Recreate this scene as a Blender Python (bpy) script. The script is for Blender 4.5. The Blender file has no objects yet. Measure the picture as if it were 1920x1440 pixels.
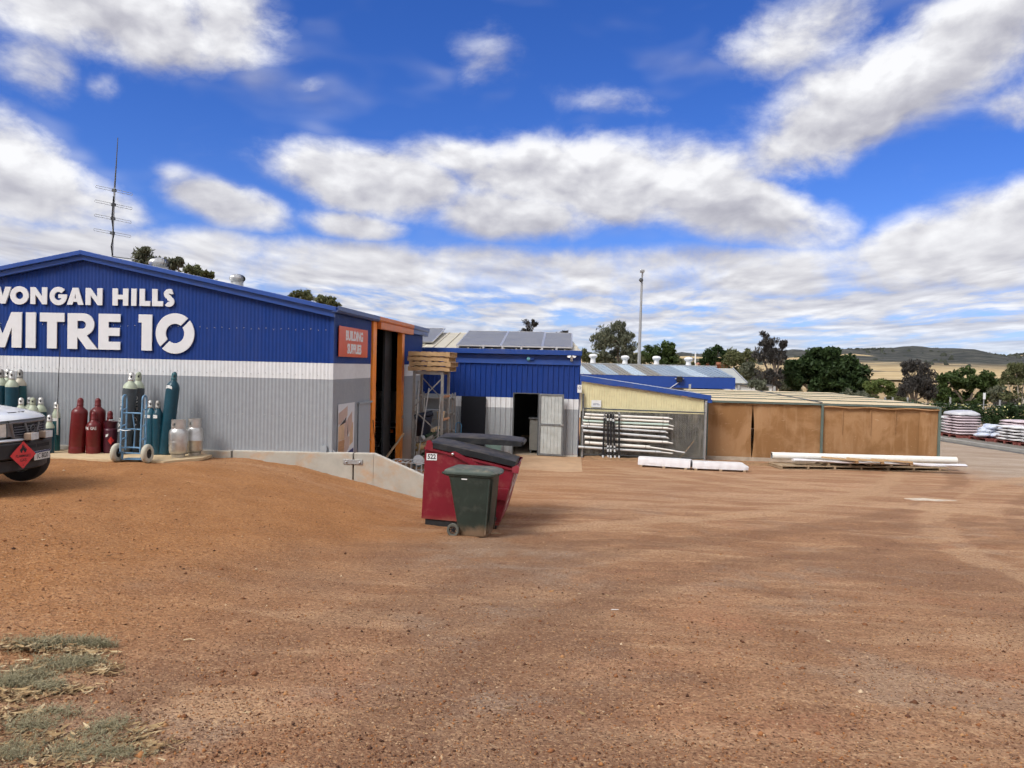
import bpy, bmesh, math, random
import numpy as np
from mathutils import Vector, Matrix, Euler

R = math.radians
SC = bpy.context.scene
COL = SC.collection
rnd = random.Random(7)
nrs = np.random.RandomState(11)

# ------------------------------------------------------------------ camera
CAM_Z = 2.8                       # the yard's lower level is z = 0; the photographer stands on the higher gravel
FPX = 1442.0                      # focal length in pixels of the 1920 px wide photograph
YAW, PITCH, ROLL = R(5.15), R(-1.37), R(1.35)
_F = Vector((-math.sin(YAW) * math.cos(PITCH), math.cos(YAW) * math.cos(PITCH), math.sin(PITCH)))
_R0 = Vector((math.cos(YAW), math.sin(YAW), 0))
_U0 = _R0.cross(_F)
_R = _R0 * math.cos(ROLL) + _U0 * math.sin(ROLL)
_U = _U0 * math.cos(ROLL) - _R0 * math.sin(ROLL)
cam_data = bpy.data.cameras.new('camera')
cam = bpy.data.objects.new('camera', cam_data)
COL.objects.link(cam)
cam_data.sensor_width = 36.0
cam_data.lens = 36.0 * FPX / 1920.0
cam_data.clip_start = 0.1
cam_data.clip_end = 20000
cam.matrix_world = Matrix(((_R.x, _U.x, -_F.x, 0), (_R.y, _U.y, -_F.y, 0), (_R.z, _U.z, -_F.z, CAM_Z), (0, 0, 0, 1)))
SC.camera = cam

def ray(x, y):
    return _F * FPX + _R * (x - 960) - _U * (y - 720)
def at(x, y, Y):                  # surveyed point: pixel of the photograph on the vertical plane at distance Y
    d = ray(x, y); t = Y / d.y
    return Vector((d.x * t, Y, CAM_Z + d.z * t))
def on(x, y, z):                  # the same on a level plane
    d = ray(x, y); t = (z - CAM_Z) / d.z
    return Vector((d.x * t, d.y * t, z))
def azel(x, y):
    d = ray(x, y)
    return math.atan2(d.x, d.y), math.atan2(d.z, math.hypot(d.x, d.y))

# ------------------------------------------------------------------ view, world, sun
SC.view_settings.view_transform = 'Standard'
SC.view_settings.look = 'None'
SC.view_settings.gamma = 1.0
SC.view_settings.exposure = 0.85
SC.view_settings.use_curve_mapping = False
SC.cycles.use_adaptive_sampling = True
SC.cycles.adaptive_threshold = 0.045
SC.cycles.adaptive_min_samples = 8
SC.cycles.max_bounces = 5
SC.cycles.diffuse_bounces = 2
SC.cycles.glossy_bounces = 2
SC.cycles.transparent_max_bounces = 5

SUN_DIR = Vector((-0.46, -0.52, 0.72)).normalized()      # towards the sun: high, from the left and behind
sun_data = bpy.data.lights.new('sun', 'SUN')
sun_data.energy = 1.9
sun_data.angle = R(26)                                      # veiled by thin cloud
sun_data.color = (1.0, 0.97, 0.92)
sun = bpy.data.objects.new('sun', sun_data)
COL.objects.link(sun)
sun.location = (-20, -14, 40)
sun.rotation_euler = (-SUN_DIR).to_track_quat('-Z', 'Y').to_euler()

class N:                                                   # tiny node helper
    def __init__(s, tree): s.t = tree; s.n = tree.nodes; s.l = tree.links
    def new(s, kind, **kw):
        nd = s.n.new(kind)
        for k, v in kw.items(): setattr(nd, k, v)
        return nd
    def put(s, sock, v):
        if isinstance(v, bpy.types.NodeSocket): s.l.new(v, sock)
        elif v is not None: sock.default_value = v
    def math(s, op, a, b=None, c=None, clamp=False):
        nd = s.new('ShaderNodeMath', operation=op, use_clamp=clamp)
        for i, v in enumerate((a, b, c)):
            if v is not None: s.put(nd.inputs[i], v)
        return nd.outputs[0]
    def vmath(s, op, a, b=None):
        nd = s.new('ShaderNodeVectorMath', operation=op)
        s.put(nd.inputs[0], a)
        if b is not None: s.put(nd.inputs[1], b)
        return nd.outputs[1] if op in ('LENGTH', 'DISTANCE', 'DOT_PRODUCT') else nd.outputs[0]
    def maprange(s, v, a, b, c=0.0, d=1.0, kind='SMOOTHSTEP'):
        nd = s.new('ShaderNodeMapRange', interpolation_type=kind)
        for i, x in enumerate((v, a, b, c, d)): s.put(nd.inputs[i], x)
        return nd.outputs[0]
    def noise(s, vec, scale, detail=4, rough=0.55, dist=0.0, col=False, dims='3D'):
        nd = s.new('ShaderNodeTexNoise', noise_dimensions=dims)
        if vec is not None: s.put(nd.inputs['Vector'], vec)
        s.put(nd.inputs['Scale'], scale); s.put(nd.inputs['Detail'], detail)
        s.put(nd.inputs['Roughness'], rough); s.put(nd.inputs['Distortion'], dist)
        return nd.outputs['Color'] if col else nd.outputs[0]
    def mix(s, f, a, b, blend='MIX'):
        nd = s.new('ShaderNodeMix', data_type='RGBA', blend_type=blend)
        s.put(nd.inputs[0], f); s.put(nd.inputs[6], c4(a)); s.put(nd.inputs[7], c4(b))
        return nd.outputs[2]
    def comb(s, x, y, z):
        nd = s.new('ShaderNodeCombineXYZ')
        for i, v in enumerate((x, y, z)): s.put(nd.inputs[i], v)
        return nd.outputs[0]
    def sep(s, v):
        nd = s.new('ShaderNodeSeparateXYZ'); s.put(nd.inputs[0], v)
        return nd.outputs
    def ramp(s, f, stops, interp='LINEAR'):
        nd = s.new('ShaderNodeValToRGB'); cr = nd.color_ramp; cr.interpolation = interp
        while len(cr.elements) < len(stops): cr.elements.new(0.5)
        for e, (p, c) in zip(cr.elements, stops): e.position = p; e.color = c4(c)
        s.put(nd.inputs[0], f)
        return nd.outputs[0]
def c4(c):
    if isinstance(c, bpy.types.NodeSocket): return c
    return tuple(c) + (1.0,) if len(c) == 3 else tuple(c)

world = bpy.data.worlds.new('World')
SC.world = world
world.use_nodes = True
w = N(world.node_tree)
w.n.clear()
BG_STRENGTH = 0.10
CLOUD_GAIN = 0.60                                          # scene radiance of a display-white cloud at this exposure
sky = w.new('ShaderNodeTexSky', sky_type='NISHITA', sun_disc=False)
sky.sun_elevation = math.asin(SUN_DIR.z)
sky.sun_rotation = math.atan2(SUN_DIR.x, SUN_DIR.y)
sky.altitude = 300
sky.air_density = 1.0
sky.dust_density = 0.3
sky.ozone_density = 3.0
# clear air: the phone's deep, saturated blue
hs = w.new('ShaderNodeHueSaturation')
hs.inputs['Saturation'].default_value = 1.25
hs.inputs['Value'].default_value = 1.0
w.l.new(sky.outputs[0], hs.inputs['Color'])
tc = w.new('ShaderNodeTexCoord')
gx, gy, gz = w.sep(tc.outputs['Generated'])
az = w.math('ARCTAN2', gx, gy)
el = w.math('ARCSINE', gz)
pl = w.comb(az, el, 0.0)
# broken cumulus: soft masses of cloud at their bearings, torn by noise
masses = [  # x, y, rx, ry, tilt, weight : bearings surveyed from the photograph
    (150, -5, 330, 88, 3, 1.15), (430, 40, 110, 85, 0, 1.1), (60, 120, 75, 70, 0, .66), (185, 155, 40, 40, 0, .55),
    (20, 315, 210, 84, 22, 1.2), (190, 380, 110, 46, 20, 1.0),
    (430, 388, 120, 42, 14, 1.1), (345, 330, 50, 26, 25, .62),
    (690, 345, 185, 68, 6, 1.30), (668, 424, 110, 30, 2, 1.05), (870, 296, 190, 44, -3, .88),
    (1130, 340, 330, 92, 3, 1.30), (1390, 395, 230, 70, 16, 1.15), (970, 405, 190, 62, 0, 1.1),
    (1570, 230, 200, 80, -24, 1.2), (1730, 120, 300, 100, -16, 1.1), (1500, 60, 170, 80, -10, .80),
    (1840, 445, 270, 76, -12, 1.25), (1900, 200, 80, 50, 0, .72),
    (905, 110, 95, 70, -30, .52), (1150, 190, 150, 36, 3, .52), (590, 160, 45, 26, 0, .52),
    (230, 470, 420, 46, 3, 1.0), (-800, 150, 420, 130, 0, 1.1), (2700, 250, 380, 120, 0, 1.1), 
]
warp = w.noise(pl, 6.0, 3, 0.5, 0.0, True)
pw = w.vmath('ADD', pl, w.vmath('MULTIPLY', w.vmath('SUBTRACT', warp, (0.5, 0.5, 0.5)), (0.07, 0.045, 0)))
cov = sv = svy = None
for (px, py, rx, ry, tilt, wt) in masses:
    a, e = azel(px, py)
    mp = w.new('ShaderNodeMapping', vector_type='TEXTURE')
    mp.inputs['Location'].default_value = (a, e, 0)
    mp.inputs['Rotation'].default_value = (0, 0, R(-tilt))
    mp.inputs['Scale'].default_value = (rx / FPX, ry / FPX, 1)
    w.l.new(pw, mp.inputs['Vector'])
    v = w.maprange(w.vmath('LENGTH', mp.outputs[0]), 1.6, 0.1, 0.0, wt)
    vy = w.math('MULTIPLY', v, w.sep(mp.outputs[0])[1])
    sv = v if sv is None else w.math('ADD', sv, v)
    svy = vy if svy is None else w.math('ADD', svy, vy)
    cov = v if cov is None else w.math('SMOOTH_MAX', cov, v, 0.12)
cov = w.math('MAXIMUM', cov, w.maprange(w.math('MAXIMUM', w.math('MULTIPLY', el, 1.15), w.math('SUBTRACT', w.math('ABSOLUTE', w.math('ADD', az, YAW)), R(6))), R(35), R(52), 0.0, 1.0))      # thicker cloud added out of view, overhead and all round, for whiter fill light
cov = w.math('MAXIMUM', cov, w.math('MULTIPLY', w.maprange(el, R(10.4), R(7.6), 0.0, 0.86), w.maprange(el, R(3.6), R(6.2))))
# towards the horizon the layer closes into streaks (a flat deck seen edge on)
zz = w.math('ADD', w.math('MAXIMUM', gz, 0.0), 0.05)
deck_p = w.comb(w.math('DIVIDE', gx, zz), w.math('DIVIDE', gy, zz), 0.0)
deck_n = w.noise(w.vmath('MULTIPLY', deck_p, (2.1, 1.0, 1.0)), 0.62, 5, 0.60, 0.2)
deck = w.math('MULTIPLY', w.maprange(el, R(7.6), R(5.2)), w.maprange(deck_n, 0.33, 0.55))
deck = w.math('MULTIPLY', deck, w.maprange(el, R(0.2), R(4.2), 0.50, 0.96))
ps = w.vmath('MULTIPLY', pw, (1.0, 1.6, 1.0))
n1 = w.noise(ps, 9.0, 6, 0.60)
n2 = w.noise(w.vmath('ADD', ps, (-0.010, 0.030, 0.0)), 9.0, 3, 0.55)
field = w.math('ADD', cov, w.math('MULTIPLY', w.math('SUBTRACT', n1, 0.5), 1.7))
dens = w.math('MULTIPLY', w.maprange(field, 0.22, 0.96), w.maprange(cov, 0.10, 0.80, 0.08, 1.0))
veil = w.math('MULTIPLY', w.maprange(w.noise(w.vmath('MULTIPLY', pw, (1.0, 2.4, 1.0)), 3.2, 3, 0.62), 0.50, 0.74), w.maprange(cov, 0.0, 0.35, 0.16, 0.50))   # torn thin edges and wisps
dens_all = w.math('MAXIMUM', w.math('MAXIMUM', dens, deck), veil)
# self shading: bright where the cloud thins towards the light, lavender grey in its body and base
lit = w.math('MULTIPLY_ADD', w.math('SUBTRACT', n1, n2), 1.7, 0.62)
lit = w.math('ADD', lit, w.math('MULTIPLY', w.maprange(n2, 0.35, 0.65), -0.16))
lit = w.math('ADD', lit, w.math('MULTIPLY', w.math('DIVIDE', svy, w.math('ADD', sv, 0.05)), 0.42))      # bright tops, grey bases
ds2 = w.noise(w.vmath('MULTIPLY', w.vmath('ADD', deck_p, (0.05, 0.38, 0)), (2.1, 1.0, 1.0)), 0.62, 3, 0.55, 0.2)
dlit = w.math('MULTIPLY_ADD', w.math('SUBTRACT', deck_n, ds2), 2.0, 0.66)
lowf = w.maprange(el, R(6.0), R(10.5))
lit_all = w.math('ADD', w.math('MULTIPLY', w.math('ADD', lit, 0.14), lowf), w.math('MULTIPLY', dlit, w.math('SUBTRACT', 1.0, lowf)), clamp=True)
KC = CLOUD_GAIN / BG_STRENGTH
cl = w.ramp(lit_all, [(0.0, (0.36, 0.36, 0.43)), (0.38, (0.51, 0.51, 0.57)), (0.68, (0.68, 0.68, 0.72)), (1.0, (0.90, 0.905, 0.93))])
clb = w.new('ShaderNodeVectorMath', operation='SCALE')
w.l.new(cl, clb.inputs[0]); clb.inputs['Scale'].default_value = KC
clear = w.mix(1.0, hs.outputs[0], (0.40, 0.46, 0.78), 'MULTIPLY')
mixc = w.mix(dens_all, clear, clb.outputs[0])
bg = w.new('ShaderNodeBackground')
w.l.new(mixc, bg.inputs['Color'])
bg.inputs['Strength'].default_value = BG_STRENGTH
wo = w.new('ShaderNodeOutputWorld')
w.l.new(bg.outputs[0], wo.inputs['Surface'])
world.cycles.sampling_method = 'NONE'      # soft, even sky: rays that miss pick it up

# ------------------------------------------------------------------ materials
MATS = {}
def M(name, col, rough=0.6, metal=0.0, var=0.10, vs=5.0, bump=0.0, bs=60.0, spec=0.4, dirt=None, dirt_amt=0.35, ds=2.0, coat=0.0, stretch=None, bdist=0.01, dust=None, top_dust=0.0):
    if name in MATS: return MATS[name]
    m = bpy.data.materials.new(name); m.use_nodes = True
    n = N(m.node_tree); b = n.n['Principled BSDF']
    t = n.new('ShaderNodeTexCoord').outputs['Object']
    if stretch: t = n.vmath('MULTIPLY', t, stretch)
    f = n.noise(t, vs, 5, 0.6)
    lo = tuple(max(0, c * (1 - var * 1.6)) for c in col); hi = tuple(min(1, c * (1 + var * 1.6)) for c in col)
    c = n.mix(n.maprange(f, 0.25, 0.75, kind='LINEAR'), lo, hi)
    if dirt:
        g = n.noise(t, ds, 6, 0.65, 0.3)
        c = n.mix(n.math('MULTIPLY', n.maprange(g, 0.48, 0.75), dirt_amt), c, dirt)
    if dust:                                                       # mud and dust thrown against the foot: (height, amount)
        zq = n.sep(n.new('ShaderNodeTexCoord').outputs['Object'])[2]
        reach = n.math('MULTIPLY_ADD', n.noise(t, 4.0, 5, 0.65), dust[0], dust[0] * 0.25)
        c = n.mix(n.math('MULTIPLY', n.maprange(n.math('SUBTRACT', reach, zq), 0.0, dust[0] * .7), dust[1]), c, (0.36, 0.21, 0.12))
    if top_dust:                                                   # settled on what faces up
        nz_ = n.sep(n.new('ShaderNodeNewGeometry').outputs['Normal'])[2]
        c = n.mix(n.math('MULTIPLY', n.maprange(nz_, 0.45, 0.95), n.math('MULTIPLY', n.maprange(n.noise(t, 7.0, 5, 0.7), 0.35, 0.7), top_dust)), c, (0.40, 0.31, 0.23))
    n.put(b.inputs['Base Color'], c)
    r = n.math('ADD', rough - 0.06, n.math('MULTIPLY', f, 0.12)); n.put(b.inputs['Roughness'], r)
    b.inputs['Metallic'].default_value = metal
    b.inputs['Specular IOR Level'].default_value = spec
    b.inputs['Coat Weight'].default_value = coat
    if bump:
        bp = n.new('ShaderNodeBump'); bp.inputs['Strength'].default_value = bump; bp.inputs['Distance'].default_value = bdist
        n.put(bp.inputs['Height'], n.noise(t, bs, 4, 0.6)); n.put(b.inputs['Normal'], bp.outputs[0])
    MATS[name] = m
    return m

def bands(name, zs, cols, rough=0.45, axis=2, wob=0.0, splash=None):
    """sheet painted in level bands: cols[0] below zs[0], and so on upwards"""
    m = bpy.data.materials.new(name); m.use_nodes = True
    n = N(m.node_tree); b = n.n['Principled BSDF']
    t = n.new('ShaderNodeTexCoord').outputs['Object']
    z = n.sep(t)[axis]
    c = c4(cols[0])
    for zz, cc in zip(zs, cols[1:]):
        c = n.mix(n.math('GREATER_THAN', z, zz), c, cc)
    sx_ = n.math('FLOOR', n.math('DIVIDE', n.math('ADD', n.sep(t)[0], n.sep(t)[1]), 0.762))
    wn = n.new('ShaderNodeTexWhiteNoise', noise_dimensions='1D'); n.put(wn.inputs['W'], sx_)
    c = n.mix(n.math('MULTIPLY', wn.outputs[0], 0.11), c, (0.10, 0.11, 0.14))      # each sheet weathers on its own
    f = n.noise(n.vmath('MULTIPLY', t, (3.0, 3.0, 0.6)), 2.2, 6, 0.65)
    c = n.mix(n.maprange(f, 0.35, 0.8, 0.0, 0.03, 'LINEAR'), c, (0.36, 0.30, 0.24))
    g = n.noise(t, 9.0, 4, 0.6)
    c = n.mix(n.maprange(g, 0.3, 0.7, 0.0, 0.10, 'LINEAR'), c, (0.02, 0.02, 0.03))
    if splash is not None:                                         # red dust thrown up by rain along the foot
        sp = n.noise(n.vmath('MULTIPLY', t, (2.2, 2.2, 5.0)), 1.5, 5, 0.65)
        reach = n.math('MULTIPLY_ADD', sp, 0.55, splash - 0.05)
        c = n.mix(n.math('MULTIPLY', n.maprange(n.math('SUBTRACT', reach, z), 0.0, 0.45), 0.55), c, (0.40, 0.22, 0.12))
    b.inputs['Specular IOR Level'].default_value = 0.14
    n.put(b.inputs['Base Color'], c)
    n.put(b.inputs['Roughness'], n.math('ADD', rough - 0.05, n.math('MULTIPLY', f, 0.15)))
    MATS[name] = m
    return m

# ------------------------------------------------------------------ mesh helpers
class MB:
    def __init__(s): s.v = []; s.f = []
    def add(s, vs, fs):
        o = len(s.v); s.v += [tuple(v) for v in vs]; s.f += [tuple(i + o for i in f) for f in fs]; return s
    def box(s, x0, x1, y0, y1, z0, z1, tf=None):
        vs = [(x, y, z) for z in (z0, z1) for y in (y0, y1) for x in (x0, x1)]
        if tf: vs = [tf @ Vector(v) for v in vs]
        return s.add(vs, [(0, 2, 3, 1), (4, 5, 7, 6), (0, 1, 5, 4), (2, 6, 7, 3), (0, 4, 6, 2), (1, 3, 7, 5)])
    def beam(s, p, q, wd, ht, up=(0, 0, 1)):
        p, q = Vector(p), Vector(q); d = (q - p); L = d.length; d.normalize()
        u = Vector(up); sx = d.cross(u)
        if sx.length < 1e-4: sx = d.cross(Vector((1, 0, 0)))
        sx.normalize(); uz = sx.cross(d)
        vs = [c + sx * a * wd / 2 + uz * b * ht / 2 for c in (p, q) for a, b in ((-1, -1), (1, -1), (1, 1), (-1, 1))]
        return s.add(vs, [(0, 3, 2, 1), (4, 5, 6, 7), (0, 1, 5, 4), (1, 2, 6, 5), (2, 3, 7, 6), (3, 0, 4, 7)])
    def tube(s, pts, r, n=10, caps=True, closed=False):
        pts = [Vector(p) for p in pts]; k = len(pts)
        rs = r if isinstance(r, (list, tuple)) else [r] * k
        o = len(s.v); prev = None
        for i, p in enumerate(pts):
            if closed: d = pts[(i + 1) % k] - pts[i - 1]
            else: d = pts[min(i + 1, k - 1)] - pts[max(i - 1, 0)]
            d.normalize()
            if prev is None:
                a = d.cross(Vector((0, 0, 1)))
                if a.length < 1e-3: a = d.cross(Vector((0, 1, 0)))
            else:
                a = prev - d * prev.dot(d)
            a.normalize(); prev = a; b = d.cross(a)
            for j in range(n):
                t = 2 * math.pi * j / n
                s.v.append(tuple(p + a * math.cos(t) * rs[i] + b * math.sin(t) * rs[i]))
        for i in range(k if closed else k - 1):
            for j in range(n):
                i2 = (i + 1) % k
                s.f.append((o + i * n + j, o + i * n + (j + 1) % n, o + i2 * n + (j + 1) % n, o + i2 * n + j))
        if caps and not closed:
            s.f.append(tuple(o + j for j in range(n - 1, -1, -1)))
            s.f.append(tuple(o + (k - 1) * n + j for j in range(n)))
        return s
    def lathe(s, prof, n=20, c=(0, 0, 0), tf=None, caps=True):
        """prof = [(r, z)...] bottom to top about z"""
        o = len(s.v)
        for r_, z_ in prof:
            for j in range(n):
                t = 2 * math.pi * j / n
                v = Vector((c[0] + r_ * math.cos(t), c[1] + r_ * math.sin(t), c[2] + z_))
                s.v.append(tuple(tf @ v if tf else v))
        for i in range(len(prof) - 1):
            for j in range(n):
                s.f.append((o + i * n + j, o + i * n + (j + 1) % n, o + (i + 1) * n + (j + 1) % n, o + (i + 1) * n + j))
        if caps and prof[0][0] > 1e-5: s.f.append(tuple(o + j for j in range(n - 1, -1, -1)))
        if caps and prof[-1][0] > 1e-5: s.f.append(tuple(o + (len(prof) - 1) * n + j for j in range(n)))
        return s
    def prism(s, poly, a, b, axis='y'):
        """poly of 2D points extruded from a to b: axis y -> (x,z), axis x -> (y,z), axis z -> (x,y)"""
        k = len(poly)
        def P(p, t): return {'y': (p[0], t, p[1]), 'x': (t, p[0], p[1]), 'z': (p[0], p[1], t)}[axis]
        return s.add([P(p, a) for p in poly] + [P(p, b) for p in poly],
                     [tuple(range(k)), tuple(range(2 * k - 1, k - 1, -1))] + [(i, i + k, (i + 1) % k + k, (i + 1) % k) for i in range(k)])
    def quad(s, a, b, c, d): return s.add([a, b, c, d], [(0, 1, 2, 3)])
    def xf(s, tf):
        s.v = [tuple(tf @ Vector(v)) for v in s.v]; return s

WPOS = {}
def wpos(o):
    return WPOS.get(o.name, Vector((0, 0, 0))) if o else Vector((0, 0, 0))
def link(o, parent=None, world=True):
    COL.objects.link(o)
    if parent:
        o.parent = parent
        if world: o.location = -wpos(parent)
    WPOS[o.name] = Vector((0, 0, 0)) if (world or not parent) else wpos(parent)
    return o
def fixn(me):
    bm = bmesh.new(); bm.from_mesh(me); bmesh.ops.recalc_face_normals(bm, faces=bm.faces); bm.to_mesh(me); bm.free()
def obj(name, mb, mat, parent=None, world=True, smooth=None, bevel=0.0, seg=2, fix=True, kind=None):
    """one mesh object; verts are in world space (world=True) or in the parent's own space"""
    me = bpy.data.meshes.new(name)
    if isinstance(mb, MB): me.from_pydata(mb.v, [], mb.f)
    else: me.from_pydata(*mb)
    if fix: fixn(me)
    me.materials.append(mat)
    o = bpy.data.objects.new(name, me)
    link(o, parent, world)
    if smooth is not None:
        me.polygons.foreach_set('use_smooth', [True] * len(me.polygons))
        me.update()
        if smooth < 180: me.set_sharp_from_angle(angle=R(smooth))
    if bevel:
        b = o.modifiers.new('bevel', 'BEVEL'); b.width = bevel; b.segments = seg; b.limit_method = 'ANGLE'; b.angle_limit = R(35)
    if kind: o['kind'] = kind
    return o
def tag(o, label, cat, group=None):
    o['label'] = label; o['category'] = cat
    if group: o['group'] = group
    return o
def thing(name, label, cat, loc=(0, 0, 0), rz=0.0, group=None):
    e = bpy.data.objects.new(name, None); e.empty_display_size = 0.2
    COL.objects.link(e); e.location = loc; e.rotation_euler = (0, 0, rz)
    WPOS[e.name] = Vector(loc)
    return tag(e, label, cat, group)
def struct(name, mb, mat, **kw):
    o = obj(name, mb, mat, **kw); o['kind'] = 'structure'; return o
def part(name, mb, mat, parent, **kw):             # in the parent's own space
    return obj(name, mb, mat, parent, world=False, **kw)
def copy_tree(o, parent=None):
    c = o.copy(); COL.objects.link(c); c.parent = parent
    WPOS[c.name] = wpos(o)
    for ch in list(o.children): copy_tree(ch, c)
    return c
def fastmesh(name, V, F, mat, parent=None, world=True, smooth=False):
    V = np.asarray(V, np.float32); F = np.asarray(F, np.int32); k = F.shape[1]
    me = bpy.data.meshes.new(name)
    me.vertices.add(len(V)); me.vertices.foreach_set('co', V.ravel())
    me.loops.add(F.size); me.loops.foreach_set('vertex_index', F.ravel())
    me.polygons.add(len(F)); me.polygons.foreach_set('loop_start', np.arange(0, F.size, k, dtype=np.int32))
    me.polygons.foreach_set('loop_total', np.full(len(F), k, np.int32))
    if smooth: me.polygons.foreach_set('use_smooth', np.ones(len(F), bool))
    me.update(calc_edges=True); me.materials.append(mat)
    o = bpy.data.objects.new(name, me)
    return link(o, parent, world)

def text_mesh(body, size, depth=0.002, offset=0.0, sx=1.0, space=1.0, align='CENTER'):
    cu = bpy.data.curves.new('lettering', 'FONT'); cu.body = body; cu.size = size; cu.extrude = depth; cu.offset = offset
    cu.align_x = align; cu.align_y = 'CENTER'; cu.space_character = space; cu.resolution_u = 3
    t = bpy.data.objects.new('lettering', cu); COL.objects.link(t)
    dg = bpy.context.evaluated_depsgraph_get()
    me = bpy.data.meshes.new_from_object(t.evaluated_get(dg))
    bpy.data.objects.remove(t); bpy.data.curves.remove(cu)
    if sx != 1.0:
        for v in me.vertices: v.co.x *= sx
    return me
def text(name, body, size, mat, parent, mtx, depth=0.002, offset=0.0, sx=1.0, space=1.0, world=True):
    """lettering whose own x is right, y up, z out of the face; mtx places it"""
    me = text_mesh(body, size, depth, offset, sx, space); me.transform(mtx); me.materials.append(mat); me.name = name
    o = bpy.data.objects.new(name, me)
    return link(o, parent, world)
def frame_mtx(origin, xdir, ydir):
    x = Vector(xdir).normalized(); y = Vector(ydir).normalized(); z = x.cross(y).normalized(); y = z.cross(x)
    m = Matrix((x, y, z)).transposed().to_4x4(); m.translation = Vector(origin); return m
def outline_mesh(loops, depth):
    cu = bpy.data.curves.new('outline', 'CURVE'); cu.dimensions = '2D'; cu.fill_mode = 'BOTH'; cu.extrude = depth
    for lp in loops:
        sp = cu.splines.new('POLY'); sp.points.add(len(lp) - 1); sp.use_cyclic_u = True
        for p, q in zip(sp.points, lp): p.co = (q[0], q[1], 0, 1)
    t = bpy.data.objects.new('outline', cu); COL.objects.link(t)
    dg = bpy.context.evaluated_depsgraph_get()
    me = bpy.data.meshes.new_from_object(t.evaluated_get(dg))
    bpy.data.objects.remove(t); bpy.data.curves.remove(cu)
    return me
def outline(name, loops, depth, mat, parent, mtx, world=True):
    me = outline_mesh(loops, depth); me.transform(mtx); me.materials.append(mat); me.name = name
    return link(bpy.data.objects.new(name, me), parent, world)
# ------------------------------------------------------------------ paints
BLUE = (0.005, 0.036, 0.205)
ORANGE = (0.88, 0.275, 0.034)
m_blue = M('blue_steel', BLUE, 0.38, var=0.05, dirt=(0.10, 0.11, 0.16), dirt_amt=0.22)
m_blue_trim = M('blue_trim', (0.022, 0.070, 0.30), 0.36, var=0.05, dirt=(0.14, 0.14, 0.18), dirt_amt=0.25)
m_orange = M('orange_steel', ORANGE, 0.4, var=0.06, dirt=(0.52, 0.14, 0.03), dirt_amt=0.3)
m_white = M('white_paint', (0.74, 0.75, 0.76), 0.5, var=0.03)
m_letter = M('letter_white', (0.68, 0.69, 0.715), 0.45, var=0.03)
m_grey = M('grey_steel', (0.33, 0.36, 0.39), 0.5, var=0.05)
m_dark = M('dark_rubber', (0.018, 0.018, 0.02), 0.75, var=0.2)
m_black = M('black_plastic', (0.013, 0.014, 0.018), 0.5, var=0.25, dirt=(0.16, 0.12, 0.09), dirt_amt=0.25)
m_galv = M('galvanised', (0.40, 0.41, 0.42), 0.42, 0.55, var=0.12, vs=14)
m_steel = M('bright_steel', (0.62, 0.62, 0.62), 0.28, 0.9, var=0.08)
m_conc = M('concrete', (0.42, 0.40, 0.35), 0.85, var=0.10, vs=3, bump=0.25, bs=90, dirt=(0.50, 0.26, 0.10), dirt_amt=0.75, ds=1.4)
m_conc_top = M('concrete_edge', (0.55, 0.52, 0.46), 0.85, var=0.08, bump=0.2, bs=90)
m_slab = M('dusty_slab', (0.44, 0.285, 0.17), 0.9, var=0.10, vs=2.2, dirt=(0.36, 0.19, 0.09), dirt_amt=0.6, ds=0.9)
m_dkgrey = M('dark_grey_paint', (0.085, 0.09, 0.095), 0.6, var=0.1)
m_cream = M('cream_steel', (0.66, 0.60, 0.36), 0.5, var=0.05, dirt=(0.32, 0.27, 0.16), dirt_amt=0.3)
m_pine = M('pine_timber', (0.46, 0.30, 0.155), 0.75, var=0.22, vs=8, stretch=(1, 6, 6), bump=0.2, bs=30, dirt=(0.30, 0.17, 0.08), dirt_amt=0.5, ds=4)
m_oldwood = M('weathered_timber', (0.34, 0.25, 0.16), 0.85, var=0.22, vs=8, bump=0.2, bs=30)
m_ply = M('plywood', (0.58, 0.44, 0.27), 0.75, var=0.08, dirt=(0.36, 0.24, 0.13), dirt_amt=0.5)
m_pvc = M('white_pvc', (0.78, 0.76, 0.71), 0.4, var=0.04, dirt=(0.42, 0.34, 0.25), dirt_amt=0.35, ds=5)

# ------------------------------------------------------------------ ground
_hr = ([-60, -10, 0, 4, 8, 12, 16, 22, 400], [1.6, 1.32, 1.2, .88, .50, .17, .07, 0, 0])
_hw = ([-7.9, -6.6, -5.55, -4.42, -3.82, -3.1, -2.4], [1, .96, .81, .50, .32, .06, 0])
def ground_z(x, y):
    x = np.asarray(x, float); y = np.asarray(y, float)
    hr = np.interp(y, *_hr)
    hl = np.interp(y, [-60, 0, 4, 9, 14.9], [1.6, 1.2, 1.08, .93, .85])
    wl = np.interp(x, *_hw)
    h = hr + (hl - hr) * wl
    behind = np.clip((y - 14.86) / 0.10, 0, 1) * (x > -60)          # the retained step: the store's apron lies at 0
    h = h * (1 - behind) + np.minimum(h, np.interp(y, *_hr) * np.where(x > -3.2, 1.0, 0.0)) * behind
    far = np.clip((y - 60) / 200, 0, 1)
    return h - far * 3.0
def gz1(x, y): return float(ground_z(x, y))
def soft(x, y):                                                    # gentle unevenness of driven-over gravel
    a = 0.012 * np.sin(x * 1.7 + 0.8 * np.sin(y * 1.1)) + 0.010 * np.sin(y * 2.3 + x * 0.6 + 1.0) + 0.006 * np.sin(x * 5.1 + y * 3.7) + 0.004 * np.sin(y * 9.0 - x * 4.0)
    return a * np.clip((24 - y) / 8, 0, 1)
xs = np.concatenate([[-6000, -2500, -1000, -400, -150, -80, -45, -30, -22], np.arange(-17, 15, 0.09), [15.5, 17, 19, 22, 27, 35, 50, 80, 150, 400, 1000, 2500, 6000]])
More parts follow.
